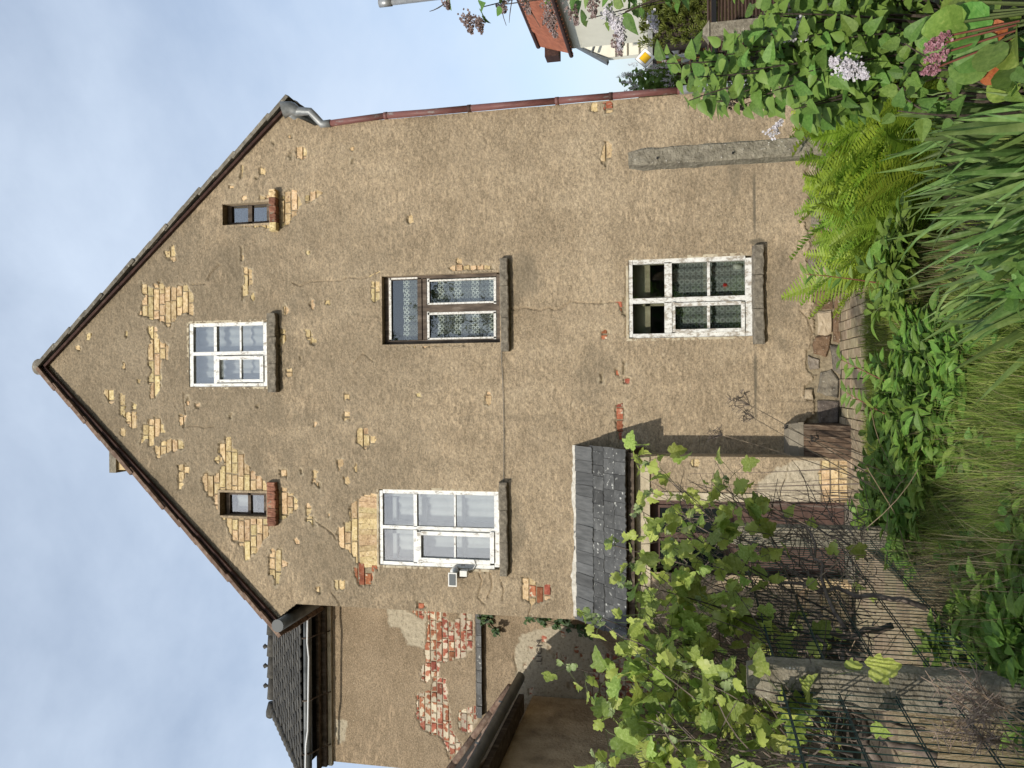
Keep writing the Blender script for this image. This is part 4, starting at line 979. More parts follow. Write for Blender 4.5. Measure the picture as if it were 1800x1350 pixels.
# ------------------------------------------------------------------ stone plinth
def stone(poly, m, depth, k, Y=0.0):
    p = np.array(XZ(poly)); c = p.mean(0); r = random.Random(k)
    q = []
    for i in range(len(p)):
        a, b = p[i], p[(i + 1) % len(p)]
        q += [a, (a + b) / 2 + np.array((r.uniform(-0.012, 0.012), r.uniform(-0.012, 0.012)))]
    q = np.array(q); n = len(q); vs = []
    for s, y in ((1.0, 0.05), (1.0, -depth * 0.45), (0.86, -depth), (0.45, -depth * r.uniform(0.9, 1.2))):
        for a in q:
            w = c + (a - c) * s; vs.append((w[0], Y + y + r.uniform(-0.006, 0.006) * (s < 1), w[1]))
    vs.append((c[0], Y - depth * 1.05, c[1]))
    fs = []
    for L in range(3):
        for i in range(n): fs.append((L * n + i, L * n + (i + 1) % n, (L + 1) * n + (i + 1) % n, (L + 1) * n + i))
    for i in range(n): fs.append((3 * n + i, 3 * n + (i + 1) % n, 4 * n))
    me = mesh_from('plinth_stone', vs, fs, M[m])
    put('plinth_stone', me, wall.o, I4)
st = [([(1432, 513), (1460, 512), (1464, 543), (1434, 545)], 'stonebrown'), ([(1436, 547), (1461, 546), (1462, 585), (1450, 592), (1437, 588)], 'stonepale'),
      ([(1434, 592), (1460, 590), (1452, 628), (1430, 622), (1428, 605)], 'stonebrown'), ([(1420, 625), (1440, 632), (1440, 648), (1424, 650)], 'stone'),
      ([(1442, 655), (1460, 650), (1474, 668), (1472, 700), (1452, 696), (1436, 690)], 'stone'), ([(1415, 684), (1428, 684), (1430, 704), (1413, 702)], 'stonepale'),
      ([(1437, 704), (1474, 706), (1474, 744), (1440, 744)], 'stone'), ([(1464, 548), (1478, 546), (1478, 605), (1465, 600)], 'stonebrown'), ([(1458, 606), (1480, 608), (1480, 660), (1464, 650)], 'stone'),
      ([(1424, 372), (1440, 372), (1442, 400), (1426, 398)], 'stone'), ([(1424, 332), (1436, 332), (1438, 366), (1424, 365)], 'stone'), ([(1430, 402), (1446, 402), (1446, 420), (1430, 418)], 'stonebrown'),
      ([(1421, 442), (1434, 440), (1436, 468), (1422, 468)], 'stone'), ([(1421, 290), (1436, 290), (1438, 328), (1424, 326)], 'stonepale'), ([(1440, 420), (1462, 420), (1464, 465), (1440, 465)], 'stone'),
      ([(1434, 470), (1462, 470), (1462, 508), (1434, 508)], 'stonepale'), ([(1444, 330), (1470, 330), (1470, 395), (1446, 395)], 'stone'), ([(1464, 400), (1484, 400), (1484, 545), (1466, 545)], 'stonebrown'),
      ([(1442, 250), (1475, 250), (1475, 325), (1444, 325)], 'stone'), ([(1430, 200), (1470, 200), (1470, 246), (1434, 246)], 'stone'), ([(1480, 600), (1486, 600), (1486, 744), (1478, 744)], 'stone')]
for k, (poly, m) in enumerate(st): stone(poly, m, 0.016 + 0.010 * (k % 3), k)
# ------------------------------------------------------------------ porch with slate canopy
PY = -0.42                                                     # front of the porch
px1 = float(U(1200, 802, PY)[0]); px0 = float(U(1150, 1098, PY)[0])
pzt = float(U(1106, 900, PY)[2])
dx0, dx1, dz0, dz1 = rect(1143, 1492, 880, 1012, PY)
PP = lambda pts: XZ(pts, PY)
porch = rendered_wall('porch_wall', house, PL, px0, px1, -0.05, pzt, PY, 0.0115, lambda X, Z: X > -99, [(dx0, dx1, dz0, dz1)],
    [PP([(1443, 800), (1440, 840), (1446, 884), (1500, 884), (1500, 800)]), PP([(1216, 806), (1228, 806), (1228, 822), (1216, 822)]), PP([(1306, 804), (1318, 804), (1318, 817), (1306, 817)]), PP([(1125, 802), (1133, 802), (1133, 812), (1125, 812)]),
     PP([(1440, 1015), (1500, 1012), (1500, 1100), (1445, 1100)]), PP([(1400, 1040), (1420, 1035), (1425, 1100), (1405, 1100)])],
    [PP([(1441, 804), (1400, 804), (1368, 822), (1332, 848), (1322, 884), (1441, 884)])], [], [(0.006, PP([(1389, 802), (1383, 840), (1372, 860), (1378, 884)]))], [], 23, coat=0.02)
lay_bricks(porch, lambda x, z: 'yellow', 0.15)
MB().box(px0 + 0.004, px1 - 0.004, PY + 0.03, PY + 0.05, dz1 + 0.01, pzt - 0.02).box(px1 - 0.03, px1, PY - 0.012, 0.02, -0.05, pzt).box(px0, px0 + 0.03, PY - 0.012, 0.02, -0.05, pzt).build('porch_side_wall', PL, house)
a = rect(1118, 1143, 803, 1098, PY)
MB().box(a[0], a[1], PY - 0.034, PY + 0.01, a[2], a[3]).build('door_lintel_band', M['trim'], house)
a = rect(1143, 1330, 866, 880, PY)
MB().box(a[0], a[1], PY - 0.030, PY + 0.10, a[2], a[3]).build('door_jamb_band', M['trim'], house)
# door: frame, rails, dark glass, boarded lower half
DYY = PY + 0.14
door = MB(); door.box(dx0, dx1, DYY, DYY + 0.05, dz0 + 0.02, dz1); door_o = door.build('door', M['doorbrown'], house)
dr = lambda v0, v1, y0, y1: rect(v0, v1, y0, y1, DYY)
for (v0, v1, y0, y1) in ((1160, 1272, 893, 936), (1160, 1272, 952, 996)):
    a = dr(v0, v1, y0, y1)
    MB().box(a[0], a[1], DYY - 0.006, DYY - 0.001, a[2], a[3]).build('pane', plain('door_glass', (0.012, 0.016, 0.016), 0.12, 0.5), door_o)
    for q in ((a[0] - 0.03, a[0], a[2] - 0.03, a[3] + 0.03), (a[1], a[1] + 0.03, a[2] - 0.03, a[3] + 0.03), (a[0], a[1], a[3], a[3] + 0.03), (a[0], a[1], a[2] - 0.03, a[2])):
        MB().box(q[0], q[1], DYY - 0.018, DYY - 0.0005, q[2], q[3]).build('glazing_bead', M['doorbrown'], door_o)
for k in range(9):
    x = dx0 + 0.03 + (dx1 - dx0 - 0.06) * k / 9; xx = dx0 + 0.03 + (dx1 - dx0 - 0.06) * (k + 1) / 9 - 0.008
    MB().box(x, xx, DYY - 0.014, DYY - 0.0005, dz0 + 0.12, dr(1290, 1300, 900, 950)[3]).build('door_board', M['doorbrown'], door_o)
MB().box(dx0 - 0.02, dx1 + 0.02, PY - 0.20, PY + 0.13, -0.03, dz0 + 0.015).build('door_step', M['lintel'], house)
# slates
CE = 0.60
ct0, ct1 = U(1012, 1086, -0.02), U(1012, 786, -0.02)
ce0, ce1 = U(1099, 1112, -CE), U(1099, 789, -CE)
topZ = float(ct0[2] + ct1[2]) / 2; eavZ = float(ce0[2] + ce1[2]) / 2
cx0, cx1 = float(min(ct0[0], ce0[0])), float(max(ct1[0], ce1[0]))
T0 = np.array((0, -0.01, topZ)); T1 = np.array((0, -CE, eavZ)); sl = np.linalg.norm(T1 - T0); sd_ = (T1 - T0) / sl
sn = np.array((0, sd_[2], -sd_[1])); sn = sn if sn[2] > 0 else -sn
canopy = MB().hexa([(cx0 + .01, *(T0)[1:]), (cx1 - .01, *(T0)[1:]), (cx1 - .01, *(T1)[1:]), (cx0 + .01, *(T1)[1:])],
                   [tuple(np.array((cx0 + .01, *(T0)[1:])) - sn * .03), tuple(np.array((cx1 - .01, *(T0)[1:])) - sn * .03), tuple(np.array((cx1 - .01, *(T1)[1:])) - sn * .03), tuple(np.array((cx0 + .01, *(T1)[1:])) - sn * .03)]).build('canopy', M['darkwood'], house)
rows = [(0.0, 0.37, 0.155), (0.37, 0.59, 0.155), (0.59, 0.80, 0.17), (0.80, 1.02, 0.16)]
rs = random.Random(4)
for ri, (f0, f1, wd) in enumerate(rows):
    x = cx0 - 0.01 + (0.07 if ri % 2 else 0)
    if ri % 2: x -= wd
    while x < cx1 - 0.02:
        w = wd * rs.uniform(0.82, 1.15); x2 = min(x + w, cx1 + 0.01); xa = max(x, cx0 - 0.02)
        if x2 - xa > 0.03:
            L = (f1 - f0) * sl + 0.07
            n = 6; vs = []
            for i in range(n):                                 # ragged lower edge
                t = i / (n - 1); xx = xa + (x2 - xa - 0.004) * t
                for y in (0, 1):
                    e = L + rs.uniform(-0.012, 0.008) if y else 0
                    vs += [(xx, e, 0.0), (xx, e, 0.011 + rs.uniform(0, 0.002))]
            fs = []
            for i in range(n - 1):
                o = i * 4; q = o + 4
                fs += [(o + 1, o + 3, q + 3, q + 1), (o, q, q + 2, o + 2), (o + 2, q + 2, q + 3, o + 3), (o, o + 1, q + 1, q)]
            fs += [(0, 2, 3, 1), ((n - 1) * 4, (n - 1) * 4 + 1, (n - 1) * 4 + 3, (n - 1) * 4 + 2)]
            me = mesh_from('slate', vs, fs, M['slatetop' if ri == 0 else 'slate'])
            pos = T0 + sd_ * (f0 * sl - 0.03) + sn * (0.006 + 0.004 * ri)
            dd = sd_ * math.cos(0.05) + sn * math.sin(0.05)
            m4 = frame((0, pos[1], pos[2]), dd, sn)
            # local x must run along world x
            y_, z_ = Vector(dd).normalized(), Vector(sn)
            z_ = (z_ - y_ * z_.dot(y_)).normalized()
            m4 = Matrix(((1, 0, 0, 0), (0, y_.y, z_.y, pos[1]), (0, y_.z, z_.z, pos[2]), (0, 0, 0, 1))) @ Matrix.Rotation(rs.uniform(-0.02, 0.02), 4, 'X')
            put('slate', me, canopy, m4)
        x += w
# mortar fillet where the slates meet the wall
fil = MB(); n = 44
vs = []
for i in range(n):
    x = cx0 + 0.02 + (cx1 - cx0 - 0.03) * i / (n - 1)
    h = 0.005 + 0.06 * float(fbm(np.array([x * 3.0]), np.array([2.0]), 5)[0]); j = rs.uniform(-0.01, 0.01)
    vs += [(x, -0.018, topZ + h + j), (x, -0.040 + j * 0.4, topZ + 0.0 + j * 0.3), (x, -0.055, topZ - 0.03 + j), (x, 0.0, topZ - 0.08)]
fs = []
for i in range(n - 1):
    for k in range(3): fs.append((i * 4 + k, (i + 1) * 4 + k, (i + 1) * 4 + k + 1, i * 4 + k + 1))
fil.add(vs, fs).build('mortar_fillet', M['mortarwhite'], canopy)
MB().box(cx0 + 0.03, cx1 - 0.05, -CE + 0.03, -CE + 0.09, eavZ - 0.10, eavZ - 0.03).build('eave_beam', M['darkwood'], canopy)
MB().box(cx0 + 0.02, cx1 - 0.03, -CE + 0.09, -0.03, pzt - 0.0, pzt + 0.03).build('soffit', M['darkwood'], canopy)
MB().hexa([(cx1 - 0.09, -0.03, pzt - 0.16), (cx1 - 0.09, -0.38, pzt - 0.02), (cx1 - 0.09, -0.38, pzt + 0.06), (cx1 - 0.09, -0.03, pzt + 0.06)], [(cx1 - 0.02, -0.03, pzt - 0.16), (cx1 - 0.02, -0.38, pzt - 0.02), (cx1 - 0.02, -0.38, pzt + 0.06), (cx1 - 0.02, -0.03, pzt + 0.06)]).build('bracket', M['darkwood'], canopy)

# ------------------------------------------------------------------ cellar hatch
hx0, hx1 = float(U(1440, 806, -0.4)[0]), float(U(1440, 747, -0.4)[0])
hzt = float(U(1403, 775, -0.18)[2])
hatch = thing('cellar_hatch', ((hx0 + hx1) / 2, -0.3, 0), 'low sloping cellar hatch of brown planks under a concrete lintel', 'hatch')
MB().hexa([(hx0 - .02, 0.03, hzt), (hx1 + .03, 0.03, hzt), (hx1 + .01, -0.22, hzt), (hx0 - .02, -0.22, hzt)], [(hx0 + .02, 0.0, hzt + .13), (hx1 - .02, 0.0, hzt + .13), (hx1, -0.20, hzt + .10), (hx0, -0.20, hzt + .10)]).build('lintel', M['lintel'], hatch)
MB().box(hx0 - 0.02, hx1 + 0.02, -0.235, -0.20, hzt - 0.05, hzt + 0.004).build('head_rail', M['lintel'], hatch)
nb = 6
for k in range(nb):
    xa = hx0 + (hx1 - hx0) * k / nb + 0.003; xb = hx0 + (hx1 - hx0) * (k + 1) / nb - 0.003
    o = rs.uniform(0, 0.008)
    MB().hexa([(xa, -0.60 - o, 0.0), (xb, -0.60 - o, 0.0), (xb, -0.575 - o, 0.0), (xa, -0.575 - o, 0.0)], [(xa, -0.19 - o, hzt - .01), (xb, -0.19 - o, hzt - .01), (xb, -0.165 - o, hzt - .01), (xa, -0.165 - o, hzt - .01)]).build('plank', M['plank'], hatch)
for xs_ in (hx0, hx1 - 0.03):
    MB().prism([(xs_, -0.57, 0.0), (xs_, 0.0, 0.0), (xs_, 0.0, hzt), (xs_, -0.17, hzt - 0.01)], (0.03, 0, 0)).build('cheek_wall', M['plank'], hatch)

# ------------------------------------------------------------------ brick paving along the wall
pav = MB().box(-1.4, 2.2, -1.22, 0.05, -0.12, -0.012).build('paving', M['soil'], None); tag(pav, 'strip of yellowish brick paving along the foot of the wall', None, kind='structure')
pm = []
for k in range(6):
    mb = MB(); r = random.Random(70 + k); a, b = 0.0495, 0.143
    j = lambda: r.uniform(-0.002, 0.002)
    low = [(-a + j(), -b + j(), -0.06), (a + j(), -b + j(), -0.06), (a + j(), b + j(), -0.06), (-a + j(), b + j(), -0.06)]
    top = [(x * 0.99, y * 0.995, 0.0 - 0.006) for x, y, _ in low]; top2 = [(x * 0.90, y * 0.96, 0.0 + j()) for x, y, _ in low]
    fs = [(0, 1, 5, 4), (1, 2, 6, 5), (2, 3, 7, 6), (3, 0, 4, 7), (4, 5, 9, 8), (5, 6, 10, 9), (6, 7, 11, 10), (7, 4, 8, 11), (8, 9, 10, 11)]
    pm.append(mesh_from('paving_brick', low + top + top2, fs, M['paver']))
for c_ in range(33):
    for r_ in range(4):
        x = -1.3 + 0.106 * c_; y = -0.17 - 0.30 * r_ - (0.13 if c_ % 2 else 0)
        put('paving_brick', rs.choice(pm), pav, Matrix.Translation((x, y, 0.006 + rs.uniform(-0.006, 0.006))) @ Matrix.Rotation(rs.uniform(-0.02, 0.02), 4, 'Z'))

# ------------------------------------------------------------------ annex behind on the left
AY = 1.3
annex = thing('annex_building', (-4.4, AY, 0), 'set-back side wing with dark tiled hipped roof and patches of bare red brick', 'house')
aL = float(U(640, 1343, AY)[0]); aR = XL + 0.25; aT = float(U(566, 1200, AY)[2])
A = lambda pts: XZ(zoomed(450, 900, 3, pts), AY); A2 = lambda pts: XZ(zoomed(900, 975, 3.6, pts), AY)
apatch = [A([(905, 480), (1000, 520), (1010, 580), (1052, 585), (1070, 520), (1150, 500), (1145, 730), (1110, 740), (1100, 770), (1030, 780), (970, 792), (960, 870), (940, 860), (900, 895), (870, 890), (870, 830), (890, 790), (890, 720), (905, 640)]),
          A([(850, 960), (930, 935), (935, 870), (1005, 880), (1010, 1000), (1030, 1060), (1030, 1150), (1060, 1200), (1090, 1220), (1080, 1270), (1020, 1310), (1000, 1240), (970, 1180), (930, 1175), (880, 1150), (845, 1080)]),
          A([(1070, 1050), (1160, 1020), (1165, 1110), (1130, 1170), (1070, 1150)]), A2([(510, 620), (640, 640), (770, 650), (900, 760), (1000, 960), (560, 960), (490, 890), (515, 800)]), A([(355, 1170), (385, 1180), (380, 1240), (358, 1225)]),
          A([(800, 520), (880, 470), (900, 540), (880, 570), (850, 545)])]
for (zx, zy) in ((120, 605), (240, 600), (410, 600), (85, 705), (120, 865), (400, 830), (445, 815), (370, 830), (200, 540), (280, 640), (330, 660), (440, 640), (320, 505)):
    apatch.append(A2([(zx - 14, zy - 22), (zx + 14, zy - 18), (zx + 12, zy + 22), (zx - 12, zy + 18)]))
apale = [A([(690, 500), (900, 500), (890, 720), (800, 700), (760, 610), (700, 600)]), A2([(15, 620), (60, 500), (280, 450), (520, 480), (620, 640), (780, 640), (1050, 1000), (560, 960), (40, 940), (30, 740)]), A([(420, 1090), (480, 1095), (475, 1200), (440, 1225), (420, 1160)])]
awall = rendered_wall('wall', annex, PLA, aL, aR, 0.0, aT, AY, 0.0145, lambda X, Z: X > -99, [], apatch, apale, [], [(0.010, A2([(18, 600), (12, 650), (25, 700), (35, 760)])), (0.008, A([(1070, 790), (1080, 800)]))], [], 41, rough=0.003)
lay_bricks(awall, lambda x, z: 'redwash', 0.12, maxn=300)
MB().box(aL - 0.004, aL + 0.3, AY + 0.0, AY + 5, 0, aT).build('end_wall', PLA, annex)
# worn lettering on the lime-washed part
tx = bpy.data.curves.new('lettering', 'FONT'); tx.body = '.LIGM'; tx.size = 0.135; tx.extrude = 0.002; tx.space_character = 1.05; tx.materials.append(M['letter'])
lt0 = bpy.data.objects.new('lettering_outline', tx)
lt = bpy.data.objects.new('lettering', bpy.data.meshes.new_from_object(lt0)); bpy.data.objects.remove(lt0)
q = U(952, 1169, AY - 0.026)
link(lt, awall.o, Matrix.Translation((q[0], AY - 0.026, q[2])) @ Matrix.Rotation(R(90), 4, 'X') @ Matrix.Scale(0.8, 4, (0, 1, 0)))
# slate string course
a = rect(836, 845, 1075, 1262, AY - 0.1)
for k in range(9):
    x0 = a[0] + (a[1] - a[0]) * k / 9; x1 = a[0] + (a[1] - a[0]) * (k + 1) / 9 - 0.006
    o = rs.uniform(-0.01, 0.01)
    MB().hexa([(x0, AY + .02, a[2] + .02), (x1, AY + .02, a[2] + .02), (x1, AY - .10 + o, a[2] - .01), (x0, AY - .10 + o, a[2] - .01)], [(x0, AY + .02, a[3] + .04), (x1, AY + .02, a[3] + .04), (x1, AY - .10 + o, a[3] - .02), (x0, AY - .10 + o, a[3] - .02)]).build('ledge_slate', M['slate'], annex)
# timber eaves, gutter, cable
ez = float(U(551, 1200, AY - 0.32)[2])
MB().box(aL - 0.05, aR, AY - 0.10, AY + 0.02, ez - 0.085, ez - 0.02).build('wall_plate', M['darkwood'], annex)
MB().box(aL - 0.05, aR, AY - 0.05, AY + 0.01, ez - 0.15, ez - 0.09).build('cornice_board', M['trim'], annex)
MB().box(aL - 0.05, aR, AY - 0.20, AY - 0.08, ez - 0.02, ez + 0.02).build('soffit', M['darkwood'], annex)
ag = half_gutter((aL - 0.7, AY - 0.36, ez + 0.105), (aR - 0.18, AY - 0.36, ez + 0.085), 0.08, M['gutter'], 'gutter', annex)
for xx in (aL + 0.28, aL + 1.05, aL + 1.95):
    MB().tube([(xx, AY - 0.45, ez + 0.11), (xx, AY - 0.43, ez + 0.04), (xx, AY - 0.36, ez - 0.0), (xx, AY - 0.2, ez - 0.05), (xx, AY - 0.06, ez - 0.14)], 0.011, 5).build('gutter_bracket', M['darkwood'], ag)
cp = [U(541 + (3 if 0.2 < t < 0.8 else 0) - 4 * t, 1078 + t * 285, AY - 0.50) for t in np.linspace(0, 1, 12)]
MB().tube(cp, 0.016, 6).build('cable', M['cable'], annex, True)
# roof
RY, ry0 = 2.50, AY - 0.24
rz0 = float(U(531, 1200, AY - 0.24)[2]); rz1 = float(U(482, 1180, RY)[2])
rl, el = float(U(480, 1246, RY)[0]), float(U(545, 1349, ry0)[0]) - 0.05
ra = np.array((0, RY, rz1)); rb = np.array((0, ry0, rz0)); rL = np.linalg.norm(rb - ra); rdv = (rb - ra) / rL; rnv = np.array((0, rdv[2], -rdv[1])); rnv = rnv if rnv[2] > 0 else -rnv
ar = MB().add([(aR, ry0, rz0), (el, ry0, rz0), (rl, RY, rz1), (aR, RY, rz1), (el, RY * 2 - ry0, rz0), (aR, RY * 2 - ry0, rz0)], [(0, 3, 2, 1), (1, 2, 4), (3, 5, 4, 2)]).build('roof', M['dtile'], annex)
bt = []
for s in range(5):                                            # beaver-tail tiles with rounded foot
    W, L, T = 0.172, 0.30, 0.016; mb = MB()
    pts = [(-W / 2, 0), (W / 2, 0), (W / 2, L * 0.80), (W * 0.33, L * 0.94), (0, L), (-W * 0.33, L * 0.94), (-W / 2, L * 0.80)]
    mb.prism([(x, y, 0) for x, y in pts], (0, 0, T)); bt.append(mb.mesh('tile', M['dtile']))
nrow = 13
for k in range(nrow):
    f = k / nrow
    y = ra + rdv * (f * rL)
    xl = rl + (el - rl) * ((k + 0.9) / nrow)
    x = aR - 0.18 + (0.088 if k % 2 else 0)
    while x > xl + 0.06:
        p = (x + rs.uniform(-.004, .004), y[1] + rnv[1] * 0.014, y[2] + rnv[2] * 0.014 + rs.uniform(-.004, .004))
        dd = rdv * math.cos(0.09) + rnv * math.sin(0.09)
        put('tile', rs.choice(bt), ar, frame(p, dd, rnv))
        x -= 0.177
# hip tiles along the left edge
for k in range(12):
    t = k / 12
    p0 = np.array((rl, RY, rz1)) * (1 - t) + np.array((el, ry0, rz0)) * t; p1 = np.array((rl, RY, rz1)) * (1 - t - 0.1) + np.array((el, ry0, rz0)) * (t + 0.1)
    MB().tube([p0 + (0, 0, .02), p1 + (0, 0, .035)], [0.06, 0.075], 7).build('hip_tile', M['dtile'], ar, True)
for k in range(8):
    x1 = aR - 0.1 - k * 0.36
    if x1 - 0.36 < rl - 0.1: break
    MB().tube([(x1, RY, rz1 + 0.02), (x1 - 0.37, RY, rz1 + 0.035)], [0.075, 0.09], 9).build('ridge_tile', M['dtile'], ar, True)
for yy, hh in ((1137, .14), (1171, .14), (1206, .14)):
    q = U(478, yy, RY)
    MB().tube([(q[0], RY, rz1 + 0.08), (q[0], RY, rz1 + 0.13), (q[0], RY, rz1 + 0.17), (q[0], RY, rz1 + 0.20)], [0.03, 0.02, 0.045, 0.015], 8).build('ridge_knob', M['dtile'], ar, True)
q = (rl, RY, rz1)
MB().tube([(q[0] + 0.1, RY, rz1 + 0.03), (q[0] - 0.05, RY, rz1 + 0.06), (q[0] - 0.14, RY, rz1 + 0.10)], [0.08, 0.09, 0.055], 9).build('ridge_end', M['dtile'], ar, True)

# ------------------------------------------------------------------ shed on the left edge (its shaded side faces us)
OX = -4.36
shed = thing('brick_shed', (OX - 1.5, -2, 0), 'shaded rendered shed wall under a grey gutter at the left edge', 'shed')
oe = float(U(905, 1195, 0.65)[2])
so = bpy.data.objects.new
sxw = MB(); sxw.box(OX - 3.4, OX, -4.6, AY - 0.03, -0.05, oe - 0.12); sxw.build('wall', mat('dull_shed_render', [(0.3, (0.21, 0.160, 0.100)), (0.5, (0.39, 0.30, 0.19)), (0.7, (0.52, 0.41, 0.27))], 3.4, 0.95, 1.0, 26, detail=12, bdist=0.03), shed)
srf = MB(); srf.hexa([(OX - 1.8, -4.8, oe + 1.5), (OX + 0.30, -4.8, oe - 0.02), (OX + 0.30, 0.72, oe - 0.02), (OX - 1.8, 0.72, oe + 1.5)], [(OX - 1.8, -4.8, oe + 1.56), (OX + 0.30, -4.8, oe + 0.05), (OX + 0.30, 0.72, oe + 0.05), (OX - 1.8, 0.72, oe + 1.56)])
srf.hexa([(OX - 1.8, -4.8, oe + 1.5), (OX - 3.7, -4.8, oe - 0.02), (OX - 3.7, 0.72, oe - 0.02), (OX - 1.8, 0.72, oe + 1.5)], [(OX - 1.8, -4.8, oe + 1.56), (OX - 3.7, -4.8, oe + 0.05), (OX - 3.7, 0.72, oe + 0.05), (OX - 1.8, 0.72, oe + 1.56)])
sr = srf.build('roof', M['dtile'], shed)
MB().prism([(OX - 3.35, -4.58, oe - .13), (OX - .05, -4.58, oe - .13), (OX - 1.8, -4.58, oe + 1.5)], (0, 5.2, 0)).build('gable_wall', PLA, shed)
for k in range(16):                                           # lowest row of tiles, seen from below and along the verge
    y = -4.6 + 0.335 * k
    MB().tube([(OX + 0.26, y, oe + 0.05), (OX - 0.05, y, oe + 0.28)], [0.055, 0.05], 8).build('tile', M['rtile'], sr, True)
for k in range(5):
    a = 0.33 - 0.36 * k
    MB().tube([(OX + a, 0.70, oe + 0.06 + 0.26 * k), (OX + a - 0.40, 0.70, oe + 0.06 + 0.26 * (k + 1) + 0.04)], [0.06, 0.05], 8).build('tile', M['rtile'], sr, True)
MB().box(OX + 0.02, OX + 0.26, -4.8, 0.66, oe - 0.12, oe - 0.05).build('eaves_board', M['darkwood'], shed)
sg = half_gutter((OX + 0.42, -5.0, oe + 0.02), (OX + 0.42, 0.80, oe - 0.02), 0.085, M['gutter'], 'gutter', shed)
for y in (-3.5, -2.4, -1.3, -0.2): MB().tube([(OX + .42 + .088 * math.cos(w), y, oe + .02 - .088 * math.sin(w)) for w in np.linspace(0, math.pi, 9)], 0.012, 5).build('gutter_strap', M['gutter'], sg)

# ------------------------------------------------------------------ security light on the wall
q = U(812, 1010, -0.03)
sec = thing('security_light', q, 'white security floodlight with motion sensor beside the white upper window', 'lamp')
b0 = U(800, 1003, -0.03); c0 = U(797, 1017, -0.12)
MB().tube([b0 + (0, 0.01, 0), b0 + (0, -0.05, 0)], 0.05, 14).build('mount', M['plasticwhite'], sec, True)
MB().tube([b0 + (0, -0.05, 0), c0 + (0, 0.03, 0.0)], 0.015, 8).build('arm', M['plasticwhite'], sec)
hd = MB().hexa([c0 + (-.075, 0, -.045), c0 + (.075, 0, -.045), c0 + (.075, 0, .045), c0 + (-.075, 0, .045)], [c0 + (-.085, -.06, -.06), c0 + (.085, -.06, -.06), c0 + (.085, -.06, .05), c0 + (-.085, -.06, .05)]).build('lamp_head', M['plasticwhite'], sec)
MB().box(c0[0] - .068, c0[0] + .068, c0[1] - .066, c0[1] - .061, c0[2] - .045, c0[2] + .036).build('lamp_glass', plain('lamp_glass', (0.10, 0.11, 0.11), 0.15, 0.5), hd)
s0 = U(815, 1008, -0.12)
MB().box(s0[0] - .035, s0[0] + .035, -.14, -.05, s0[2] - .045, s0[2] + .045).build('sensor', M['plasticwhite'], sec)
MB().tube([s0 + (0.02, 0.06, -.03), s0 + (.04, .08, -.10), s0 + (.09, .09, -.13), s0 + (.15, .09, -.11)], 0.007, 6).build('cable', M['plasticwhite'], sec)

# ------------------------------------------------------------------ concrete posts and wire-mesh fence
def post(xy, w, h, label, rotz=0.0, seed=0, bev=0.02, base=None):
    r = random.Random(seed); zb = float(gz(*xy)) - 0.05; o = thing('concrete_post', (xy[0], xy[1], zb), label, 'post', 'old concrete fence posts')
    nz = 26; prof = [(-1, -1 + .18), (-1 + .18, -1), (1 - .18, -1), (1, -1 + .18), (1, 1), (-1, 1)]
    vs = []; c, s = math.cos(rotz), math.sin(rotz)
    for i in range(nz):
        z = zb + (h - zb) * i / (nz - 1); t = w / 2 * (1.0 - 0.04 * i / nz) * (1 - (0.28 if i == nz - 1 else 0))
        for px, py in prof:
            x = px * t + r.uniform(-.004, .004); y = py * t + r.uniform(-.004, .004)
            vs.append((xy[0] + c * x - s * y, xy[1] + s * x + c * y, z - (0.03 if i == nz - 2 else 0)))
    n = len(prof); fs = [(i * n + k, i * n + (k + 1) % n, (i + 1) * n + (k + 1) % n, (i + 1) * n + k) for i in range(nz - 1) for k in range(n)] + [tuple((nz - 1) * n + k for k in range(n))]
    MB().add(vs, fs).build('shaft', M['concrete'], o)
    for k in range(2):
        z = h - 0.22 - 0.55 * k
        MB().tube([(xy[0] - .02, xy[1] - w * .42, z), (xy[0] - .02, xy[1] - w * .62, z)], 0.008, 6).build('iron_pin', M['black'], o)
    return o
rp = D(1105, 282, 6.0)
post((float(rp[0]), float(rp[1])), 0.138, float(rp[2]), 'tall weathered concrete post rising from the ferns before the wall', 0.05, 1)
FC, FS = -1.62, 0.078                                        # fence line: x = FC + FS * depth
fpos = lambda d: (FC + FS * d, CAM[1] + d)
d1, d2 = 3.62, 6.05
post(fpos(d1), 0.165, 1.50, 'thick concrete post nearest on the left, among the vine canes', 0.10, 2)
post(fpos(d2), 0.16, 1.46, 'concrete post at the far end of the wire fence, before the door', 0.08, 3)
def mesh_panel(da, db, zt, zb, label):
    o = thing('wire_fence', (*fpos((da + db) / 2), zb), label, 'fence', 'dark green wire-mesh fence panels')
    n = int((db - da) / 0.05); mb = MB()
    for k in range(n + 1):
        d = da + (db - da) * k / n; x, y = fpos(d)
        mb.tube([(x, y, zb), (x, y, zt)], 0.0032, 4)
    mb.build('wire_grid', M['wire'], o, kind='stuff')
    for k in range(6):
        z = zb + 0.06 + (zt - zb - 0.1) * k / 5
        for s in (-1, 1):
            a, b = fpos(da), fpos(db)
            MB().tube([(a[0] + s * .009, a[1], z), (b[0] + s * .009, b[1], z)], 0.0040, 4).build('rail', M['wire'], o)
mesh_panel(d1 + 0.10, d2 - 0.10, 1.40, 0.16, 'dark green wire-mesh panel between the two left concrete posts')
mesh_panel(1.9, d1 - 0.10, 1.40, 0.16, 'dark green wire-mesh panel running in from the lower left corner')

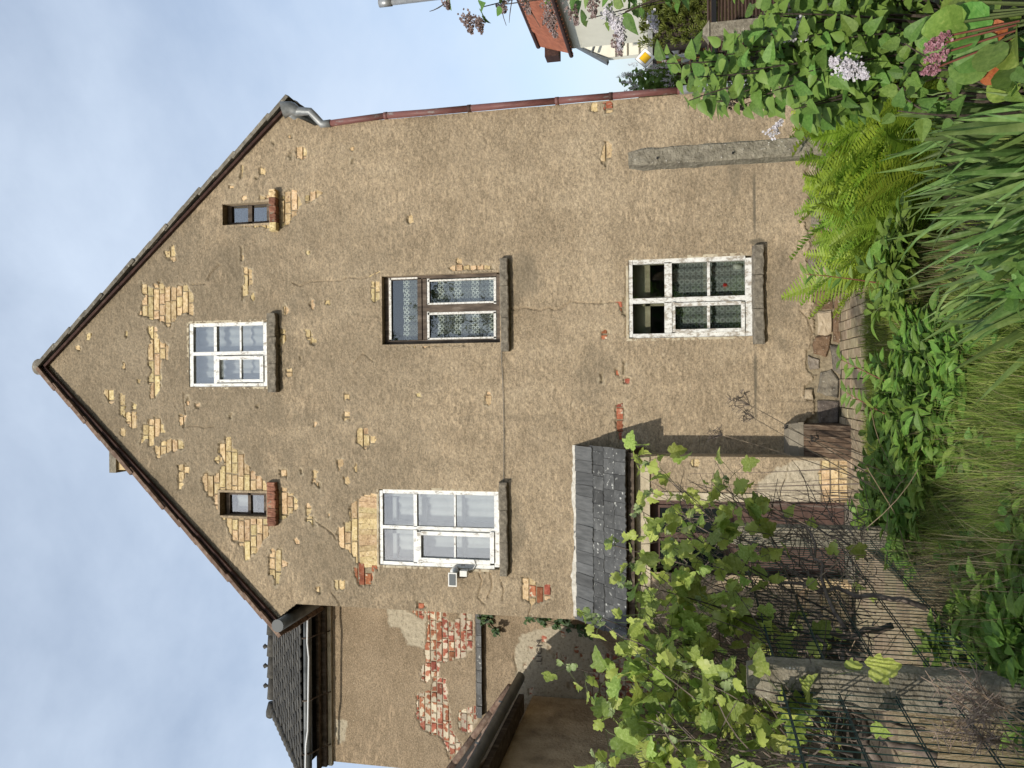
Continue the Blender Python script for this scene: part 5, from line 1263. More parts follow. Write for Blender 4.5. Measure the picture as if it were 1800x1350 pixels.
# ------------------------------------------------------------------ behind the house on the right: road sign, neighbours, hedge
sx = D(1134, 102, 18.2)
sign = thing('road_sign', (sx[0], sx[1], 0), 'yellow and white diamond priority-road sign on a grey pole', 'sign')
hd = 0.236
def diamond(h, y0, y1, m, nm, r=0.03):
    pts = []
    for k in range(4):
        w = math.pi / 2 * k
        for t in (-0.16, 0, 0.16): pts.append((sx[0] + h * (1 - abs(t) * 0.25) * math.cos(w + t * 0.35), sx[1] + y0, sx[2] + h * (1 - abs(t) * .25) * math.sin(w + t * .35)))
    MB().prism(pts, (0, y1 - y0, 0)).build(nm, m, sign)
diamond(hd, -0.004, 0.004, M['signblack'], 'plate'); diamond(hd * 0.955, -0.0075, -0.0045, M['signwhite'], 'white_field'); diamond(hd * 0.60, -0.011, -0.008, M['signblack'], 'black_edge'); diamond(hd * 0.565, -0.0145, -0.0115, M['signyellow'], 'yellow_field')
MB().tube([(sx[0], sx[1] + 0.04, -0.05), (sx[0], sx[1] + 0.04, sx[2] + 0.1)], 0.03, 8).build('pole', M['galv'], sign, True)
lp = D(668, 6, 10.0)
lamp = thing('galvanised_pole', (lp[0], lp[1], 0), 'galvanised steel pole top with collar at the upper right', 'pole')
MB().tube([(lp[0], lp[1], -.05), (lp[0], lp[1], lp[2])], 0.044, 14).build('shaft', M['galv'], lamp, True)
MB().tube([(lp[0], lp[1], lp[2] - .17), (lp[0], lp[1], lp[2] + .01)], 0.054, 14).build('collar', M['galv'], lamp, True)
MB().tube([(lp[0] + .04, lp[1], lp[2] - .05), (lp[0] + .5, lp[1], lp[2] - .02)], 0.024, 8).build('bracket_arm', M['galv'], lamp, True)

# house with the orange roof: long wall runs away from us
HX = 10.5; hy0, hy1 = 2.0, 14.7
nh = thing('orange_roof_house', (HX + 3, 9, 0), 'cream neighbouring house with an orange tiled roof at the right', 'house')
nez = 5.0
MB().box(HX, HX + 6, hy0, hy1, -0.05, nez).build('wall', M['cream'], nh)
nr = MB().add([(HX - .12, hy0, nez - .05), (HX - .12, hy1 + .1, nez - .05), (HX + .75, hy1 + 1.3, nez + 1.2), (HX + .75, hy0, nez + 1.2), (HX + 3, hy0, nez + 1.6), (HX + 3, hy1, nez + 1.6), (HX + 6.3, hy1 + .2, nez - .05)],
              [(0, 1, 2, 3), (3, 2, 5, 4), (1, 6, 5, 2)]).build('roof', M['orange'], nh)
e0 = np.array((HX - .12, 0, nez - .05)); e1 = np.array((HX + .75, 0, nez + 1.2)); sl_ = e1 - e0
dm = [MB().prism([(0, -.19, 0), (.13, 0, 0), (0, .19, 0), (-.13, 0, 0)], (0, 0, .05)).mesh('tile', M['orange']) for _ in range(2)]
nn_ = np.array((-sl_[2], 0, sl_[0])) / np.linalg.norm(sl_)
for i in range(24):
    for k in range(9):
        y = hy1 - .1 - .26 * i - (.13 if k % 2 else 0); p = e0 + sl_ * ((k + .5) / 9.2) + np.array((0, y, 0)) + nn_ * .006
        put('tile', dm[0], nr, Matrix(((0, sl_[0] / np.linalg.norm(sl_), nn_[0], p[0]), (1, 0, 0, p[1]), (0, sl_[2] / np.linalg.norm(sl_), nn_[2], p[2]), (0, 0, 0, 1))))
MB().tube([(HX - .18, hy0, nez - .04), (HX - .18, hy1 + .1, nez - .04)], .07, 8).build('gutter', M['verge'], nh)
MB().tube([(HX + .75, hy0, nez + 1.22), (HX + .75, hy1 + 1.3, nez + 1.22)], .08, 8).build('ridge', M['verge'], nh)
q = D(968, 92, 25)
MB().box(q[0] - .12, q[0] + .2, q[1], q[1] + .5, q[2] - .26, q[2] + .2).build('eave_box', M['verge'], nh)
q0, q1 = D(1012, 80, 30.0), D(1070, 105, 30.0)
bh = thing('grey_gutter_house', (q1[0] + 2, q1[1], 0), 'pale boarded gable with a grey verge behind the orange-roofed house', 'house')
MB().prism([(q1[0] + .1, q1[1], 0), (q1[0] + 5, q1[1], 0), (q1[0] + 5, q1[1], q0[2] + 1.0), (q0[0], q1[1], q0[2]), (q1[0] + .1, q1[1], q1[2])], (0, .3, 0)).build('wall', M['cream'], bh)
for k in range(5):
    z = q1[2] - .3 - k * .45
    MB().box(q1[0] + .08, q1[0] + 3, q1[1] - .04, q1[1] - .005, z, z + .05).build('board_joint', M['lintel'], bh)
MB().hexa([q0 + (-.02, -.1, 0), q1 + (-.02, -.1, 0), q1 + (-.02, .2, 0), q0 + (-.02, .2, 0)], [q0 + (.06, -.1, .14), q1 + (-.14, -.1, .06), q1 + (-.14, .2, .06), q0 + (.06, .2, .14)]).build('verge', M['gutter'], bh)
MB().tube([D(1040, 94, 29.6), D(1045, 80, 29.6), D(1060, 70, 29.6), D(1142, 70, 29.6)], .05, 8).build('downpipe', M['gutter'], bh)
# carport with its shelf of odds and ends
c0, c1 = D(1143, 118, 19.0), D(1143, -40, 19.0)
cpn = thing('carport', ((c0[0] + c1[0]) / 2, c0[1], 0), 'flat-roofed grey carport beside the neighbouring house', 'carport')
MB().box(c0[0], c1[0], c0[1], c0[1] + 3.0, c0[2] - .06, c0[2] + .06).build('roof', M['galv'], cpn)
MB().box(c0[0], c1[0], c0[1] + .05, c0[1] + 3.0, c0[2] - .22, c0[2] - .065).build('beam', M['black'], cpn)
MB().box(c0[0] + .05, c1[0], c0[1] + 2.9, c0[1] + 2.98, -.05, c0[2] - .2).build('back_wall', M['brownfence'], cpn)
for xx in (c0[0] + .1, c0[0] + 1.0): MB().box(xx, xx + .1, c0[1] + .1, c0[1] + .2, -.05, c0[2] - .2).build('post', M['black'], cpn)
rk0, rk1 = D(1162, 110, 18.6), D(1240, 58, 18.6)
rk = thing('wooden_shelf_rack', ((rk0[0] + rk1[0]) / 2, rk0[1], 0), 'orange pine shelf rack under the carport', 'shelf')
for z in np.linspace(rk1[2], rk0[2], 4): MB().box(rk0[0], rk1[0], rk0[1], rk0[1] + .35, z, z + .035).build('shelf', M['ochre'], rk)
for xx in (rk0[0], (rk0[0] + rk1[0]) / 2, rk1[0] - .04): MB().box(xx, xx + .045, rk0[1] - .02, rk0[1] + .03, 0, rk0[2] + .1).build('upright', M['ochre'], rk)
lad = D(1175, 72, 18.4)
for k in range(6): MB().box(lad[0] - .22, lad[0] + .25, lad[1], lad[1] + .03, lad[2] - .9 + k * .17, lad[2] - .84 + k * .17).build('slat', M['trim'], rk)
its = [((1187, 82), .13, 'white', 'plasticwhite', 'white crumpled bag on the shelf rack', 'bag'), ((1228, 68), .2, 'white', 'signwhite', 'large white board leaning by the shelf rack', 'board'), ((1205, 98), .10, 'white', 'plasticwhite', 'white bucket low on the shelf rack', 'bucket')]
for (im, s, _, mm, lb, ct) in its:
    q = D(im[0], im[1], 18.45)
    if ct == 'board': o = MB().hexa([q + (-.16, 0, -.22), q + (.2, 0, -.22), q + (.2, .03, -.22), q + (-.16, .03, -.22)], [q + (-.16, .08, .22), q + (.2, .08, .2), q + (.2, .11, .2), q + (-.16, .11, .22)]).build('white_board', M[mm])
    elif ct == 'bag': o = MB().tube([q + (0, .1, -.12), q + (.02, .1, -.06), q + (-.01, .1, .03), q + (.01, .1, .10)], [.10, .15, .12, .04], 7).build('bag', M[mm])
    else: o = MB().tube([q + (0, .1, -.10), q + (0, .1, .10)], [.08, .11], 10).build('bucket', M[mm])
    tag(o, lb, ct)
# brown corrugated fence and its post
f0, f1 = D(1243, 112, 13.5), D(1243, 20, 13.5); fb = 0.0
bf = thing('brown_fence', ((f0[0] + f1[0]) / 2, f0[1], 0), 'dark brown ribbed fence below the carport', 'fence')
nbd = 22
for k in range(nbd):
    z0 = 0.02 + (f0[2] - 0.02) * k / nbd; z1 = 0.02 + (f0[2] - 0.02) * (k + 1) / nbd
    MB().prism([(f0[0], f0[1], z0), (f0[0], f0[1] - .025, (z0 + z1) / 2), (f0[0], f0[1], z1 - .006), (f0[0], f0[1] + .02, z1 - .006), (f0[0], f0[1] + .02, z0)], (f1[0] - f0[0] + .3, 0, 0)).build('rib', M['brownfence'], bf)
MB().box(f0[0] - .02, f1[0] + .3, f0[1] - .06, f0[1] + .05, D(1255, 60, 13.5)[2] - .04, D(1255, 60, 13.5)[2] + .04).build('rail', M['black'], bf)
q = D(1247, 52, 12.6)
cpst = thing('gate_pillar', (q[0], q[1], 0), 'stout exposed-aggregate gate pillar beside the brown fence', 'pillar')
MB().box(q[0] - .11, q[0] + .11, q[1], q[1] + .22, -.05, q[2]).build('shaft', M['concrete'], cpst)
MB().hexa([q + (-.14, -.03, 0.002), q + (.14, -.03, 0.002), q + (.14, .25, 0.002), q + (-.14, .25, 0.002)], [q + (-.05, .06, .1), q + (.05, .06, .1), q + (.05, .16, .1), q + (-.05, .16, .1)]).build('cap', M['concrete'], cpst)
# light slab paving of the yard beyond the wire fence
yard = MB().box(-4.34, -1.42, -5.2, -0.62, -0.3, -0.035).build('yard', M['soil']); tag(yard, 'pale slab-paved yard between the wire fence and the porch', None, kind='structure')
ysm = [MB().box(-.146, .146, -.196, .196, -.05, 0).mesh('slab', M['paver']) for _ in range(1)]
for i in range(9):
    for k in range(11):
        x, y = -4.18 + .30 * i, -5.0 + .40 * k + (.2 if i % 2 else 0)
        if y > -.85 or x > FC + FS * (y + 9.3) - .02: continue
        put('slab', ysm[0], yard, Matrix.Translation((x, y, float(gz(x, y)) + .022 + rs.uniform(-.005, .005))) @ Matrix.Rotation(rs.uniform(-.012, .012), 4, 'X'))
road = MB().add([(5.6, -30, 0.012), (8.4, -30, 0.012), (8.4, 60, 0.012), (5.6, 60, 0.012)], [(0, 1, 2, 3)]).build('road', M['asphalt']); tag(road, 'asphalt lane passing the right side of the house', None, kind='structure')
# ------------------------------------------------------------------ leaves
def outline_leaf(name, half, m, cup=0.12, droop=0.15, wave=0.0, seed=0):
    """half: right-hand outline (x, y) from base to tip; folded along the midrib, drooping to the tip"""
    r = random.Random(seed); n = len(half)
    L = half[-1][1] or 1
    zf = lambda x, y: cup * abs(x) * 2 - droop * (y / L) ** 2 + (r.uniform(-wave, wave) if wave else 0)
    ys = [min(max(y, 0.0), L) for _, y in half]
    vs, fs = [], []
    for y in ys: vs.append((0, y, -droop * (y / L) ** 2))
    for s in (1, -1):
        o = len(vs)
        for x, y in half: vs.append((s * x, y, zf(x, y)))
        for i in range(n - 1):
            f = (i, o + i, o + i + 1, i + 1)
            fs.append(f if s > 0 else f[::-1])
    return mesh_from(name, vs, fs, m, False)
VINE_H = [(0.0, 0.02), (0.10, -0.10), (0.26, -0.13), (0.38, 0.0), (0.46, 0.10), (0.40, 0.22), (0.52, 0.34), (0.56, 0.50), (0.44, 0.50), (0.33, 0.52), (0.34, 0.66), (0.28, 0.80), (0.16, 0.84), (0.08, 0.96), (0.0, 1.0)]
HEART_H = [(0.0, 0.02), (0.16, -0.03), (0.30, 0.08), (0.35, 0.24), (0.31, 0.42), (0.22, 0.62), (0.11, 0.82), (0.04, 0.94), (0.0, 1.0)]
LANCE_H = [(0.0, 0.0), (0.07, 0.10), (0.155, 0.28), (0.185, 0.45), (0.15, 0.65), (0.06, 0.86), (0.0, 1.0)]
ROUND_H = [(0.0, 0.02), (0.18, -0.03), (0.36, 0.10), (0.46, 0.32), (0.47, 0.55), (0.38, 0.78), (0.22, 0.94), (0.08, 0.99), (0.0, 1.0)]
IVY_H = [(0.0, 0.0), (0.18, -0.05), (0.42, 0.12), (0.30, 0.32), (0.34, 0.55), (0.16, 0.72), (0.0, 1.0)]
LF = {}
LF['vine'] = [outline_leaf('leaf', VINE_H, M['vine'], c_, d_, 0.035, s) for s, (c_, d_) in enumerate(((0.22, 0.2), (0.05, 0.45), (-0.18, 0.3), (0.38, 0.1), (0.28, 0.5), (-0.05, -0.2)))]
LF['lilac'] = [outline_leaf('leaf', HEART_H, M['lilac'], c_, d_, 0.008, s) for s, (c_, d_) in enumerate(((0.22, 0.15), (0.12, 0.3), (0.30, 0.05)))]
LF['peony'] = [outline_leaf('leaf', LANCE_H, M['peony'], c_, d_, 0.005, s) for s, (c_, d_) in enumerate(((0.25, 0.2), (0.15, 0.4), (0.3, 0.08)))]
LF['round'] = [outline_leaf('leaf', ROUND_H, M['bergenia'], c_, d_, 0.03, s) for s, (c_, d_) in enumerate(((0.14, 0.2), (0.05, 0.1), (0.2, 0.35)))]
LF['redround'] = [outline_leaf('leaf', ROUND_H, M['redleaf'], 0.25, 0.3, 0.04, 3)]
LF['ivy'] = [outline_leaf('leaf', IVY_H, M['ivy'], 0.1, 0.1, 0.01, s) for s in range(3)]
LF['tree'] = [outline_leaf('leaf', LANCE_H, M['tree'], 0.2, 0.2, 0.0, 1)]
LF['youngvine'] = [outline_leaf('leaf', VINE_H, leafm('young_vine_leaf', (0.26, 0.33, 0.10), (0.38, 0.44, 0.20), (0.55, 0.58, 0.36), 0.4), 0.4, -0.2, 0.02, 7)]
rp_ = random.Random(21)
def rv(s=1.0): return Vector((rp_.uniform(-s, s), rp_.uniform(-s, s), rp_.uniform(-s, s)))
def bez(a, b, c, n):
    a, b, c = (np.array(q, float) for q in (a, b, c))
    return [a * (1 - t) ** 2 + b * 2 * t * (1 - t) + c * t * t for t in np.linspace(0, 1, n)]
TOCAM = Vector((0, -1, 0.15))
class Plant:
    """collects leaf placements: the largest become parts, the rest one joined part"""
    def __init__(s, o, leafmat, cap=120): s.o, s.q, s.cap, s.m = o, [], cap, leafmat
    def leaf(s, kind, p, d, n, size, name='leaf'): s.q.append((size / max(0.5, (Vector(p) - Vector(CAM)).length), random.choice(LF[kind]) if isinstance(kind, str) else kind, frame(p, d, n, size), name))
    def done(s):
        s.q.sort(key=lambda e: -e[0])
        for _, me, m4, nm in s.q[:s.cap]: put(nm, me, s.o, m4)
        rest = s.q[s.cap:]
        if rest:
            by = {}
            for _, me, m4, nm in rest: by.setdefault(me.materials[0].name, []).append((me, m4))
            for k, l_ in by.items(): merged('small_leaves', [a for a, _ in l_], [b for _, b in l_], bpy.data.materials[k], s.o)

# grape vine on the fence -------------------------------------------------------
vine = thing('grape_vine', (*fpos(4.2), 0.2), 'grape vine with bright young leaves and bare canes sprawling over the wire fence', 'vine')
vp = Plant(vine, M['vine'], 300)
canes = [  # base, bend, tip in photograph pixels with depth
    ((1540, 1200, 4.3), (1250, 1225, 4.2), (997, 1169, 4.0)), ((1500, 1330, 3.6), (1300, 1230, 3.7), (1060, 1100, 3.9)), ((1480, 1190, 4.4), (1300, 1100, 4.4), (1120, 990, 4.4)), ((1500, 1100, 4.6), (1330, 1000, 4.8), (1130, 900, 5.0)),
    ((1470, 1060, 4.8), (1290, 940, 5.2), (1150, 815, 5.4)), ((1560, 1290, 3.7), (1350, 1270, 3.7), (1080, 1240, 3.8)), ((1520, 1150, 4.4), (1330, 1080, 4.3), (1100, 1020, 4.3)), ((1450, 1040, 4.9), (1340, 930, 5.2), (1270, 850, 5.4)),
    ((1600, 1350, 3.3), (1400, 1330, 3.4), (1180, 1300, 3.5)), ((1500, 1210, 4.2), (1350, 1180, 4.1), (1040, 1080, 4.1)), ((1530, 1120, 4.5), (1400, 1060, 4.5), (1180, 960, 4.6)), ((1470, 1000, 5.0), (1350, 960, 5.1), (1190, 925, 5.2)),
    ((1560, 1250, 3.8), (1420, 1230, 3.7), (1200, 1180, 3.7)), ((1430, 1300, 3.6), (1280, 1290, 3.6), (1095, 1320, 3.6)), ((1540, 1170, 4.3), (1390, 1130, 4.3), (1230, 1060, 4.3)), ((1620, 1280, 3.5), (1450, 1250, 3.5), (1290, 1200, 3.5)),
    ((1500, 960, 5.3), (1380, 890, 5.5), (1140, 865, 5.6)), ((1440, 1090, 4.7), (1280, 1010, 4.8), (1080, 960, 4.8)), ((1400, 1330, 3.5), (1230, 1340, 3.5), (1060, 1345, 3.6)), ((1520, 1320, 3.5), (1380, 1280, 3.6), (1140, 1150, 3.8))]
leafy = []
for k, (a, b, c) in enumerate(canes):
    pts = bez(D(*a), D(*b), D(*c), 14)
    pts = [p + np.array(rv(0.012)) for p in pts]
    MB().tube(pts, list(np.linspace(0.0075, 0.0022, 14)), 5).build('cane', M['greystem' if k % 3 else 'bark'], vine)
    for i in range(3, 14):
        if rp_.random() < (0.35 if i < 6 else 0.95):
            for _ in range(1 if i < 7 else 2):
                p = Vector(pts[i]) + rv(0.02); off = (rv(1) + Vector((0, -0.3, 0.3))).normalized() * rp_.uniform(0.05, 0.14)
                leafy.append((p, p + off, rp_.uniform(0.06, 0.12) * (0.75 if i > 11 else 1)))
    p = Vector(pts[-1])
    for _ in range(4): leafy.append((p, p + rv(0.04), -rp_.uniform(0.03, 0.055)))
for (x, y, d, n) in ((1145, 815, 5.3, 6), (1275, 845, 5.3, 6), (1170, 925, 5.0, 7), (1140, 1060, 4.1, 9), (1200, 1010, 4.5, 9), (1230, 1160, 4.0, 10), (1150, 1210, 3.8, 9), (1300, 1250, 3.6, 8), (1090, 1250, 3.8, 7), (1330, 1090, 4.4, 5), (1210, 1090, 4.2, 9), (1390, 1190, 4.0, 5),
                     (1270, 1310, 3.5, 9), (1100, 1330, 3.6, 6), (1180, 1130, 4.1, 10), (1260, 960, 4.8, 6), (1350, 1310, 3.4, 6), (1450, 1210, 3.6, 4), (1320, 1010, 4.7, 4), (1560, 1000, 5.0, 3), (1470, 1010, 4.9, 2), (1170, 1280, 3.7, 8), (1230, 1230, 3.8, 9), (1120, 1130, 4.1, 8), (1250, 1080, 4.3, 8)):
    c = Vector(D(x, y, d))
    for _ in range(int(n * 1.25)): leafy.append((c + rv(0.12), c + rv(0.17), rp_.uniform(0.055, 0.125)))
pet = MB()
for a, b, s in leafy:
    kind = 'vine' if s > 0 else 'youngvine'
    out = (b - a); out.z -= 0.05; out = (out + rv(0.06)).normalized()
    nrm = (Vector((-0.25, -0.75, 0.75)) + rv(0.75)).normalized()
    pet.tube([a, (a + b) / 2 + Vector((0, 0, 0.01)), b], 0.0016, 3, False)
    vp.leaf(kind, b, out if s > 0 else (rv(1) + Vector((0, 0, 1))), nrm, abs(s))
vp.done()
pet.build('leaf_stalks', M['stem'], vine, kind='stuff')
for a, b, c, r0, r1 in (((1560, 1100, 4.4), (1480, 1130, 4.3), (1400, 1110, 4.4), .030, .016), ((1700, 1220, 3.9), (1560, 1180, 4.1), (1430, 1130, 4.3), .034, .016), ((1620, 1060, 4.6), (1500, 1040, 4.7), (1350, 1020, 4.8), .028, .012), ((1640, 1330, 3.5), (1520, 1300, 3.6), (1430, 1200, 3.8), .034, .014), ((1480, 1110, 4.3), (1440, 1000, 4.8), (1420, 930, 5.2), .02, .010), ((1500, 1260, 3.7), (1450, 1150, 4.1), (1400, 1060, 4.6), .022, .012), ((1540, 1330, 3.5), (1490, 1240, 3.7), (1480, 1150, 4.1), .03, .018)):
    pts = [p + np.array(rv(0.025)) for p in bez(D(*a), D(*b), D(*c), 10)]
    MB().tube(pts, list(np.linspace(r0 * .62, r1 * .6, 10)), 7).build('trunk', M['greystem'], vine, True)
tw = MB()
for _ in range(620):                                          # tangle of dead side shoots along the fence
    x, y = rp_.uniform(1200, 1540), rp_.uniform(880, 1345); d = 5.6 - (y - 880) / 460 * 2.1 + rp_.uniform(-.2, .2)
    a = D(x, y, d); b = a + np.array(rv(0.22)) + np.array((.08, .03, .14)); m_ = (a + b) / 2 + np.array(rv(0.06))
    tw.tube(bez(a, m_, b, 5), [0.004, 0.0035, 0.003, 0.0025, 0.002], 3, False)
tw.build('dead_shoots', M['greystem'], vine, kind='stuff')

# lilac shrubs -------------------------------------------------------------------
def panicle(p, d, L, R0, m, parent, n=130, name='flower_cluster'):
    vs, fs = [], []
    d = Vector(d).normalized(); a = d.orthogonal().normalized(); b = d.cross(a)
    for _ in range(n):
        t = rp_.random(); w = rp_.uniform(0, 6.283); rr = R0 * (1 - 0.75 * t) * math.sqrt(rp_.random()) * (0.7 + 0.5 * math.sin(t * 9 + w) ** 2)
        c = Vector(p) + d * (t * L) + (a * math.cos(w) + b * math.sin(w)) * rr
        u = rv(1).normalized(); v = u.orthogonal().normalized(); s = rp_.uniform(0.0045, 0.0085)
        o = len(vs); w_ = u.cross(v)
        vs += [c + u * s, c + v * s, c - u * s, c - v * s, c + w_ * s, c - w_ * s]
        fs += [(o, o + 1, o + 2, o + 3), (o, o + 4, o + 2, o + 5)]
    return put(name, mesh_from(name, vs, fs, M[m]), parent, I4)
def lilac(base, tips, label, n_along, size, flowers, cap=300, group='lilac bushes', leafkind='lilac', spread=0.9):
    o = thing('lilac_bush', base, label, 'bush', group)
    pl = Plant(o, M['lilac'], cap)
    stems = MB()
    for tp in tips:
        tp = np.array(tp); mid = np.array(base) * 0.45 + tp * 0.55 + np.array(rv(0.12)) + np.array((0, 0, 0.10))
        pts = bez(np.array(base) + np.array(rv(0.08)), mid, tp, 12)
        stems.tube(pts, list(np.linspace(0.009, 0.0022, 12)), 4, False)
        dirv = Vector(pts[-1] - pts[-3]).normalized()
        for k in range(n_along):
            t = 1.0 - 0.55 * (k / n_along) ** 1.1
            q = t * 11; i = min(int(q), 10); p = Vector(pts[i] * (1 - q + i) + pts[i + 1] * (q - i))
            side = dirv.cross(rv(1)).normalized()
            for s in (1, -1):
                if rp_.random() < 0.12: continue
                d = (dirv * 0.45 + side * s * spread + Vector((0, 0, -0.35)) + rv(0.35)).normalized()
                nrm = (Vector((-0.25, -0.7, 0.85)) + rv(0.55)).normalized()
                pl.leaf(leafkind, p + d * 0.02, d, nrm, size * rp_.uniform(0.65, 1.25))
    pl.done()
    stems.build('branches', M['bark'], o, kind='stuff')
    for (p, d, L, R0, m, n) in flowers: panicle(p, d, L, R0, m, o, n)
    return o
def region_tips(poly, n, d0, d1, seed):
    r = random.Random(seed); out = []; p = np.array(poly, float)
    while len(out) < n:
        x = r.uniform(p[:, 0].min(), p[:, 0].max()); y = r.uniform(p[:, 1].min(), p[:, 1].max())
        if poly_sdf(np.array([x]), np.array([y]), poly)[0] < 0: out.append(D(x, y, r.uniform(d0, d1)))
    return out
tips = region_tips([(1165, 100), (1190, 175), (1270, 190), (1325, 230), (1400, 245), (1450, 225), (1480, 150), (1560, 70), (1560, -40), (1320, -40), (1300, 60), (1240, 85)], 78, 3.3, 4.1, 5) + region_tips([(1165, 105), (1190, 175), (1290, 190), (1280, 120)], 8, 3.6, 3.9, 15)
fl = [(D(1408, 52, 3.5), (-0.4, -0.3, 0.5), 0.10, 0.045, 'flower', 150), (D(1398, 40, 3.5), (-0.6, -0.2, -0.3), 0.10, 0.04, 'flower', 150), (D(1497, 108, 3.3), (-.6, -.3, .2), 0.09, 0.05, 'flower', 170), (D(1485, 122, 3.3), (.3, -.3, .6), 0.08, 0.045, 'flower', 150), (D(1500, 122, 3.3), (-.5, -.3, -.5), 0.07, 0.045, 'flower', 130),
      (D(1365, 150, 3.5), (.1, -.3, -.7), 0.09, 0.03, 'faded', 90), (D(1350, 240, 3.7), (.5, -.2, -.5), 0.09, 0.035, 'flower', 90), (D(1415, 195, 3.5), (-.5, 0, -.5), .06, .025, 'flower', 60), (D(1280, 180, 3.8), (-.3, 0, -.6), .08, .03, 'faded', 60)]
bl = D(1720, 60, 3.9); bl[2] = float(gz(bl[0], bl[1]))
lilac(bl, tips, 'large leafy lilac bush with white flower clusters at the right of the house wall', 9, 0.078, fl)
tips = region_tips([(770, -20), (790, 15), (840, 25), (900, 10), (1000, 25), (1060, 40), (1130, 55), (1150, 20), (1150, -40), (800, -60)], 26, 3.3, 3.8, 6)
fl = []
for (x, y, m, n, L) in ((815, 38, 'faded', 130, .12), (840, 42, 'faded', 110, .10), (962, 40, 'faded', 130, .13), (958, 20, 'faded', 110, .12), (1000, 22, 'faded', 110, .12), (1085, 45, 'flower', 170, .13), (1090, 65, 'flower', 150, .11), (1065, 30, 'flower', 150, .12), (1085, 82, 'faded', 110, .09), (1145, 40, 'flower', 110, .09), (1040, 12, 'faded', 110, .10), (920, 8, 'faded', 80, .10), (880, 12, 'faded', 60, .08), (780, 8, 'faded', 80, .08)):
    fl.append((D(x, y - 14, 3.5), (-0.8, -0.2, -0.15 + rp_.uniform(-.3, .3)), L, 0.038, m, n))
bl2 = D(1700, -160, 3.8); bl2[2] = float(gz(bl2[0], bl2[1]))
lilac(bl2, tips, 'overhanging lilac with browning flower clusters against the sky at the upper right', 3, 0.075, fl, cap=150)
dt = MB()
for (a, b) in (((920, -5, 3.5), (950, 48, 3.5)), ((900, 0, 3.5), (895, 40, 3.5)), ((880, -10, 3.5), (890, 45, 3.5)), ((790, 0, 3.5), (755, 20, 3.5))):
    dt.tube(bez(D(*a), np.array(D(*a)) * .5 + np.array(D(*b)) * .5 + np.array(rv(.02)), D(*b), 5), [.004, .003, .003, .002, .0015], 4, False)
tag(dt.build('bare_twigs', M['bark']), 'bare twigs hanging against the sky at the upper right', 'twig')
# bigger bright sucker leaves low at the right
lilac(np.append(D(1760, 190, 3.5)[:2], float(gz(*D(1760, 190, 3.5)[:2]))), region_tips([(1560, 150), (1570, 60), (1640, 110), (1640, 190), (1580, 200)], 12, 3.2, 3.5, 8), 'young lilac suckers with bright heart-shaped leaves above the bergenia', 3, 0.075, [], cap=80)
far = thing('lilac_bush', (*D(1135, 135, 13.0)[:2], 0), 'distant lilac bush in full flower beyond the house corner', 'bush', 'lilac bushes')
fp = Plant(far, M['lilac'], 0)
cc = D(1140, 147, 13.0)
st_ = MB()
for k in range(800):
    v = rv(1)
    if v.length > 1: continue
    p = Vector(cc) + Vector((v.x * 0.24, v.y * 0.4, v.z * 0.48 - 0.1 + 0.12 * math.sin(v.x * 5)))
    fp.leaf('lilac', p, rv(1) + Vector((0, -.3, -.2)), rv(.6) + Vector((0, -.6, .6)), 0.10)
fp.done()
for k in range(26):
    v = rv(1); p = Vector(cc) + Vector((v.x * 0.22, -0.38 + v.y * .12, v.z * 0.42 - .05)); panicle(p, (rp_.uniform(-.3, .3), -.3, 1), .16, .05, 'flower', far, 60)
for k in range(5): st_.tube(bez((cc[0] + .05 * k, cc[1], -.05), (cc[0] + .1 * k - .2, cc[1], 1), Vector(cc) + rv(.4), 6), .015, 4, False)
st_.build('branches', M['bark'], far, kind='stuff')

# ferns ----------------------------------------------------------------------------
def frond_mesh(seed, m):
    r = random.Random(seed); vs, fs = [], []
    n = 36; arch = r.uniform(0.25, 0.55)
    def axis_(t): return np.array((0.06 * math.sin(t * 2 + seed), t * (1 - 0.25 * arch * t), -arch * 0.55 * t ** 2.6))
    pv = None
    for i in range(n):
        t0, t1 = i / n, (i + 1) / n; a, b = axis_(t0), axis_(t1); o = len(vs)
        w = 0.008 * (1 - t0) + 0.0015
        vs += [tuple(a + (w, 0, 0)), tuple(a - (w, 0, 0)), tuple(b - (w, 0, 0)), tuple(b + (w, 0, 0))]; fs.append((o, o + 1, o + 2, o + 3))
        if t0 > 0.10:
            L = 0.17 * math.sin(math.pi * min(1, (t0 - 0.06) / 0.94) ** 0.72) + 0.012
            for s in (1, -1):
                c = (a + b) / 2; wd = 0.36 / n; lift = r.uniform(-0.02, 0.03); k = 4; o = len(vs)
                for q in range(k + 1):
                    f = q / k; p = c + np.array((s * L * f, L * 0.32 * f, lift * f - 0.06 * L * f * f + 0.015 * f)); hw = wd * (1 - f) ** 0.6 * (0.75 + 0.5 * (q % 2))
                    vs += [tuple(p + (0, hw, 0)), tuple(p - (0, hw, -0.004))]
                for q in range(k):
                    f_ = (o + q * 2, o + q * 2 + 1, o + q * 2 + 3, o + q * 2 + 2); fs.append(f_ if s > 0 else f_[::-1])
    return mesh_from('frond', vs, fs, m)
FR = [frond_mesh(s, M['fern']) for s in range(7)]
fpl = [(868, 6.9, .62), (905, 6.4, .70), (940, 6.0, .72), (975, 6.5, .78), (1000, 5.7, .72), (1030, 6.2, .80), (1060, 5.6, .76), (1085, 6.3, .82), (1110, 5.5, .78), (1140, 6.0, .86), (1165, 5.3, .78), (1190, 5.8, .84), (1215, 5.2, .76), (1130, 5.0, .62), (1075, 5.1, .62), (1180, 4.8, .6), (1020, 5.2, .58), (960, 5.4, .60)]
